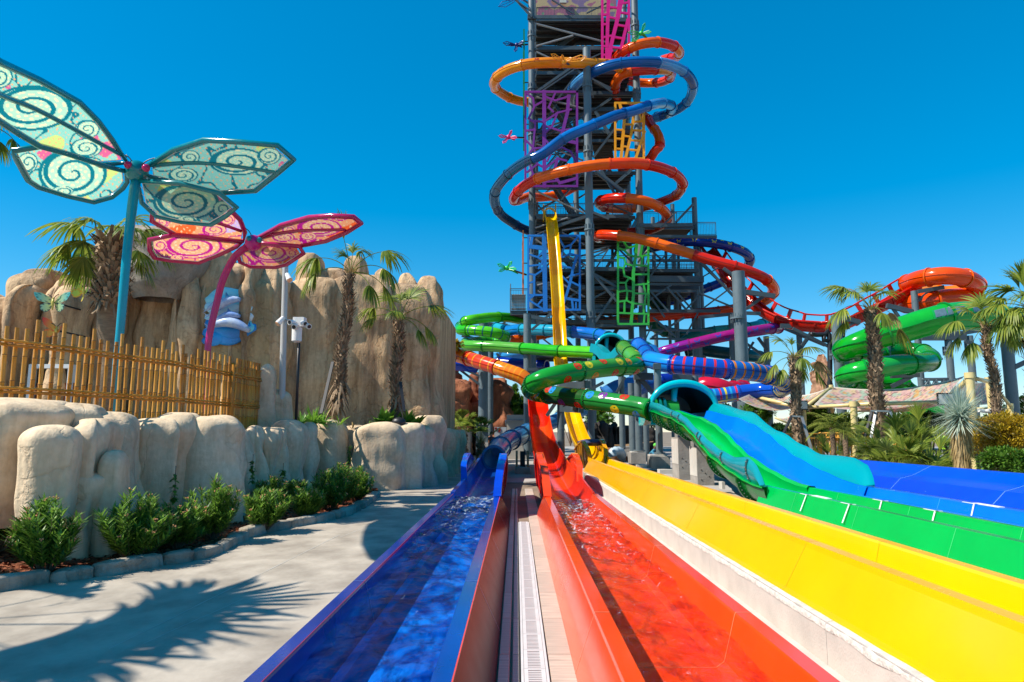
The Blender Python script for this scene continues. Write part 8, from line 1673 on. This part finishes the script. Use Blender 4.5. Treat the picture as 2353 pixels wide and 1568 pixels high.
def fingers(e, hands, m_):
    for (h, d) in hands:
        h = Vector(h); d = Vector(d).normalized(); s = d.cross(Vector((0, 0, 1))).normalized() if abs(d.z) < .9 else Vector((0, 1, 0)); 
        for i in range(4):
            b = MB(); o = s*(-.024+.016*i); L_ = (.062, .072, .068, .052)[i]; p = h+o; q = p+d*L_*.6; t = q+(d+Vector((0, 0, -.5)))*L_*.45; b.tube([p, q, t], [.0085, .008, .006], 6); me = b.mesh('finger', m_, True); ob = bpy.data.objects.new('finger', me); COL.objects.link(ob); ob.parent = e
        b = MB(); p = h-s*.03-d*.02; b.tube([p, p-s*.025+d*.03, p-s*.02+d*.055], [.010, .009, .007], 6); me = b.mesh('thumb', m_, True); ob = bpy.data.objects.new('thumb', me); COL.objects.link(ob); ob.parent = e
# worker in the yellow vest, turned to the right, half hidden by planting
vest = pm('vest', (.45, .80, .05)); blk = pm('black', (.015, .015, .018)); 
p = gnd('Y', 985, 900, 26, .36)
e = person('worker in a bright yellow green safety vest standing behind the fan palms', J_st, E_st, R_st, [(vest, lambda c: .98 < c.z < 1.50 and abs(c.x) < .19), (blk, lambda c: c.z < .98 and c.z > .1 and abs(c.x) < .19), (blk, lambda c: 1.0 < c.z < 1.50), (blk, lambda c: c.z < .1), (skin, lambda c: True)], p, R(60), .98); extras(e, 1.68, -.02, hairm=pm('hair', (.02, .012, .008))); fingers(e, [((.21, -.19, .84), (0, -.3, -1)), ((-.19, -.17, .84), (0, -.3, -1))], skin)
for z in (1.10, 1.22): b = MB(); b.tube([(math.cos(a*.314)*.178, math.sin(a*.314)*.152, z) for a in range(20)], .012, 6, closed=True); me = b.mesh('reflective_band', mat('reflective', (.6, .6, .58), rough=.3)); o = bpy.data.objects.new('reflective_band', me); COL.objects.link(o); o.parent = e
p = gnd('Y', 1470, 950, 25, .36); e = person('person in dark clothes and a grey headscarf standing beside the golden shrub', J_st, E_st, R_st, [(skin, lambda c: abs(c.x) > .17 and c.z < 1.0 or 1.56 < c.z < 1.68 and c.y < -.05), (blk, lambda c: True)], p, R(-40), .92); extras(e, 1.68, -.02, hairm=pm('grey', (.35, .35, .36))); fingers(e, [((.21, -.19, .84), (0, -.3, -1)), ((-.19, -.17, .84), (0, -.3, -1))], skin)
# crouching worker with a green cap and teal shirt
J_cr = [(0, .12, .30), (0, .06, .46), (0, -.06, .66), (0, -.12, .76), (0, -.18, .84), (0, -.20, .97), (.19, -.06, .68), (.24, -.22, .50), (.18, -.42, .42), (.15, -.50, .38), (-.19, -.06, .68), (-.24, -.22, .50), (-.18, -.42, .42), (-.15, -.50, .38), (.12, .08, .28), (.20, -.34, .48), (.16, -.14, .08), (.17, -.30, .03), (-.12, .08, .28), (-.20, -.34, .48), (-.16, -.14, .08), (-.17, -.30, .03)]
teal = pm('teal', (.04, .22, .34)); p = gnd('X', 890, 900, 31.5, .36)
e = person('crouching worker in a teal shirt and bright green cap behind the right footing', J_cr, E_st, R_st, [(teal, lambda c: c.z > .42 and c.z < .80 and c.y > -.30 or (abs(c.x) > .15 and c.z > .45 and c.y > -.3)), (blk, lambda c: c.z < .50 and not (abs(c.x) > .12 and c.y < -.38)), (skin2, lambda c: True)], p, R(70), 1.05); extras(e, .93, -.20, hatm=pm('green_cap', (.12, .55, .06)), cap=True); fingers(e, [((.15, -.52, .37), (0, -1, -.4)), ((-.15, -.52, .37), (0, -1, -.4))], skin2)
# worker seen from behind in dark clothes by the cabinet
p = gnd('H2', 965, 540, 46, 0); dk_ = pm('charcoal', (.05, .05, .055)); e = person('worker in a charcoal shirt seen from behind beside the grey cabinet', J_st, E_st, R_st, [(dk_, lambda c: .9 < c.z < 1.52), (blk, lambda c: c.z < .9 and abs(c.x) < .19), (skin, lambda c: True)], p, R(180), 1.1); extras(e, 1.68, -.02, hairm=pm('hair', (.02, .012, .008))); fingers(e, [((.21, -.19, .84), (0, -.3, -1)), ((-.19, -.17, .84), (0, -.3, -1))], skin)
# folded tarpaulin lying on the yellow guard
q = Q('X', 60, 770, 33); b = MB(); b.sphere(q, .5, 14, 8, (1.4, .7, .35)); tag(b.build('tarpaulin', mat('tarp', (.03, .05, .12), rough=.4, var=.9, scale=5, hue2=(.02, .02, .03)), smooth=True), 'crumpled dark blue tarpaulin behind the yellow splash guard', 'tarpaulin')
# palm out of frame on the left whose fronds shade the patio
palm('tall palm just outside the left edge whose fronds shade the patio', (-12.3, 5.6, 0), (-11.9, 5.6, 6.3), .28, .25, [(0, 30, 1.6, .8), (20, 45, 1.5, .8), (340, 20, 1.6, .8), (320, 45, 1.5, .8), (350, 60, 1.3, .8), (90, 30, 1.3), (180, 30, 1.3), (270, 20, 1.4), (300, 10, 1.3), (60, 30, 1.3)], (.1, 1), 60, .3, 1.5, 1.3, seed=71)

for o in bpy.data.objects:
    if o.name.split('.')[0] == 'bolts': o['kind'] = 'stuff'
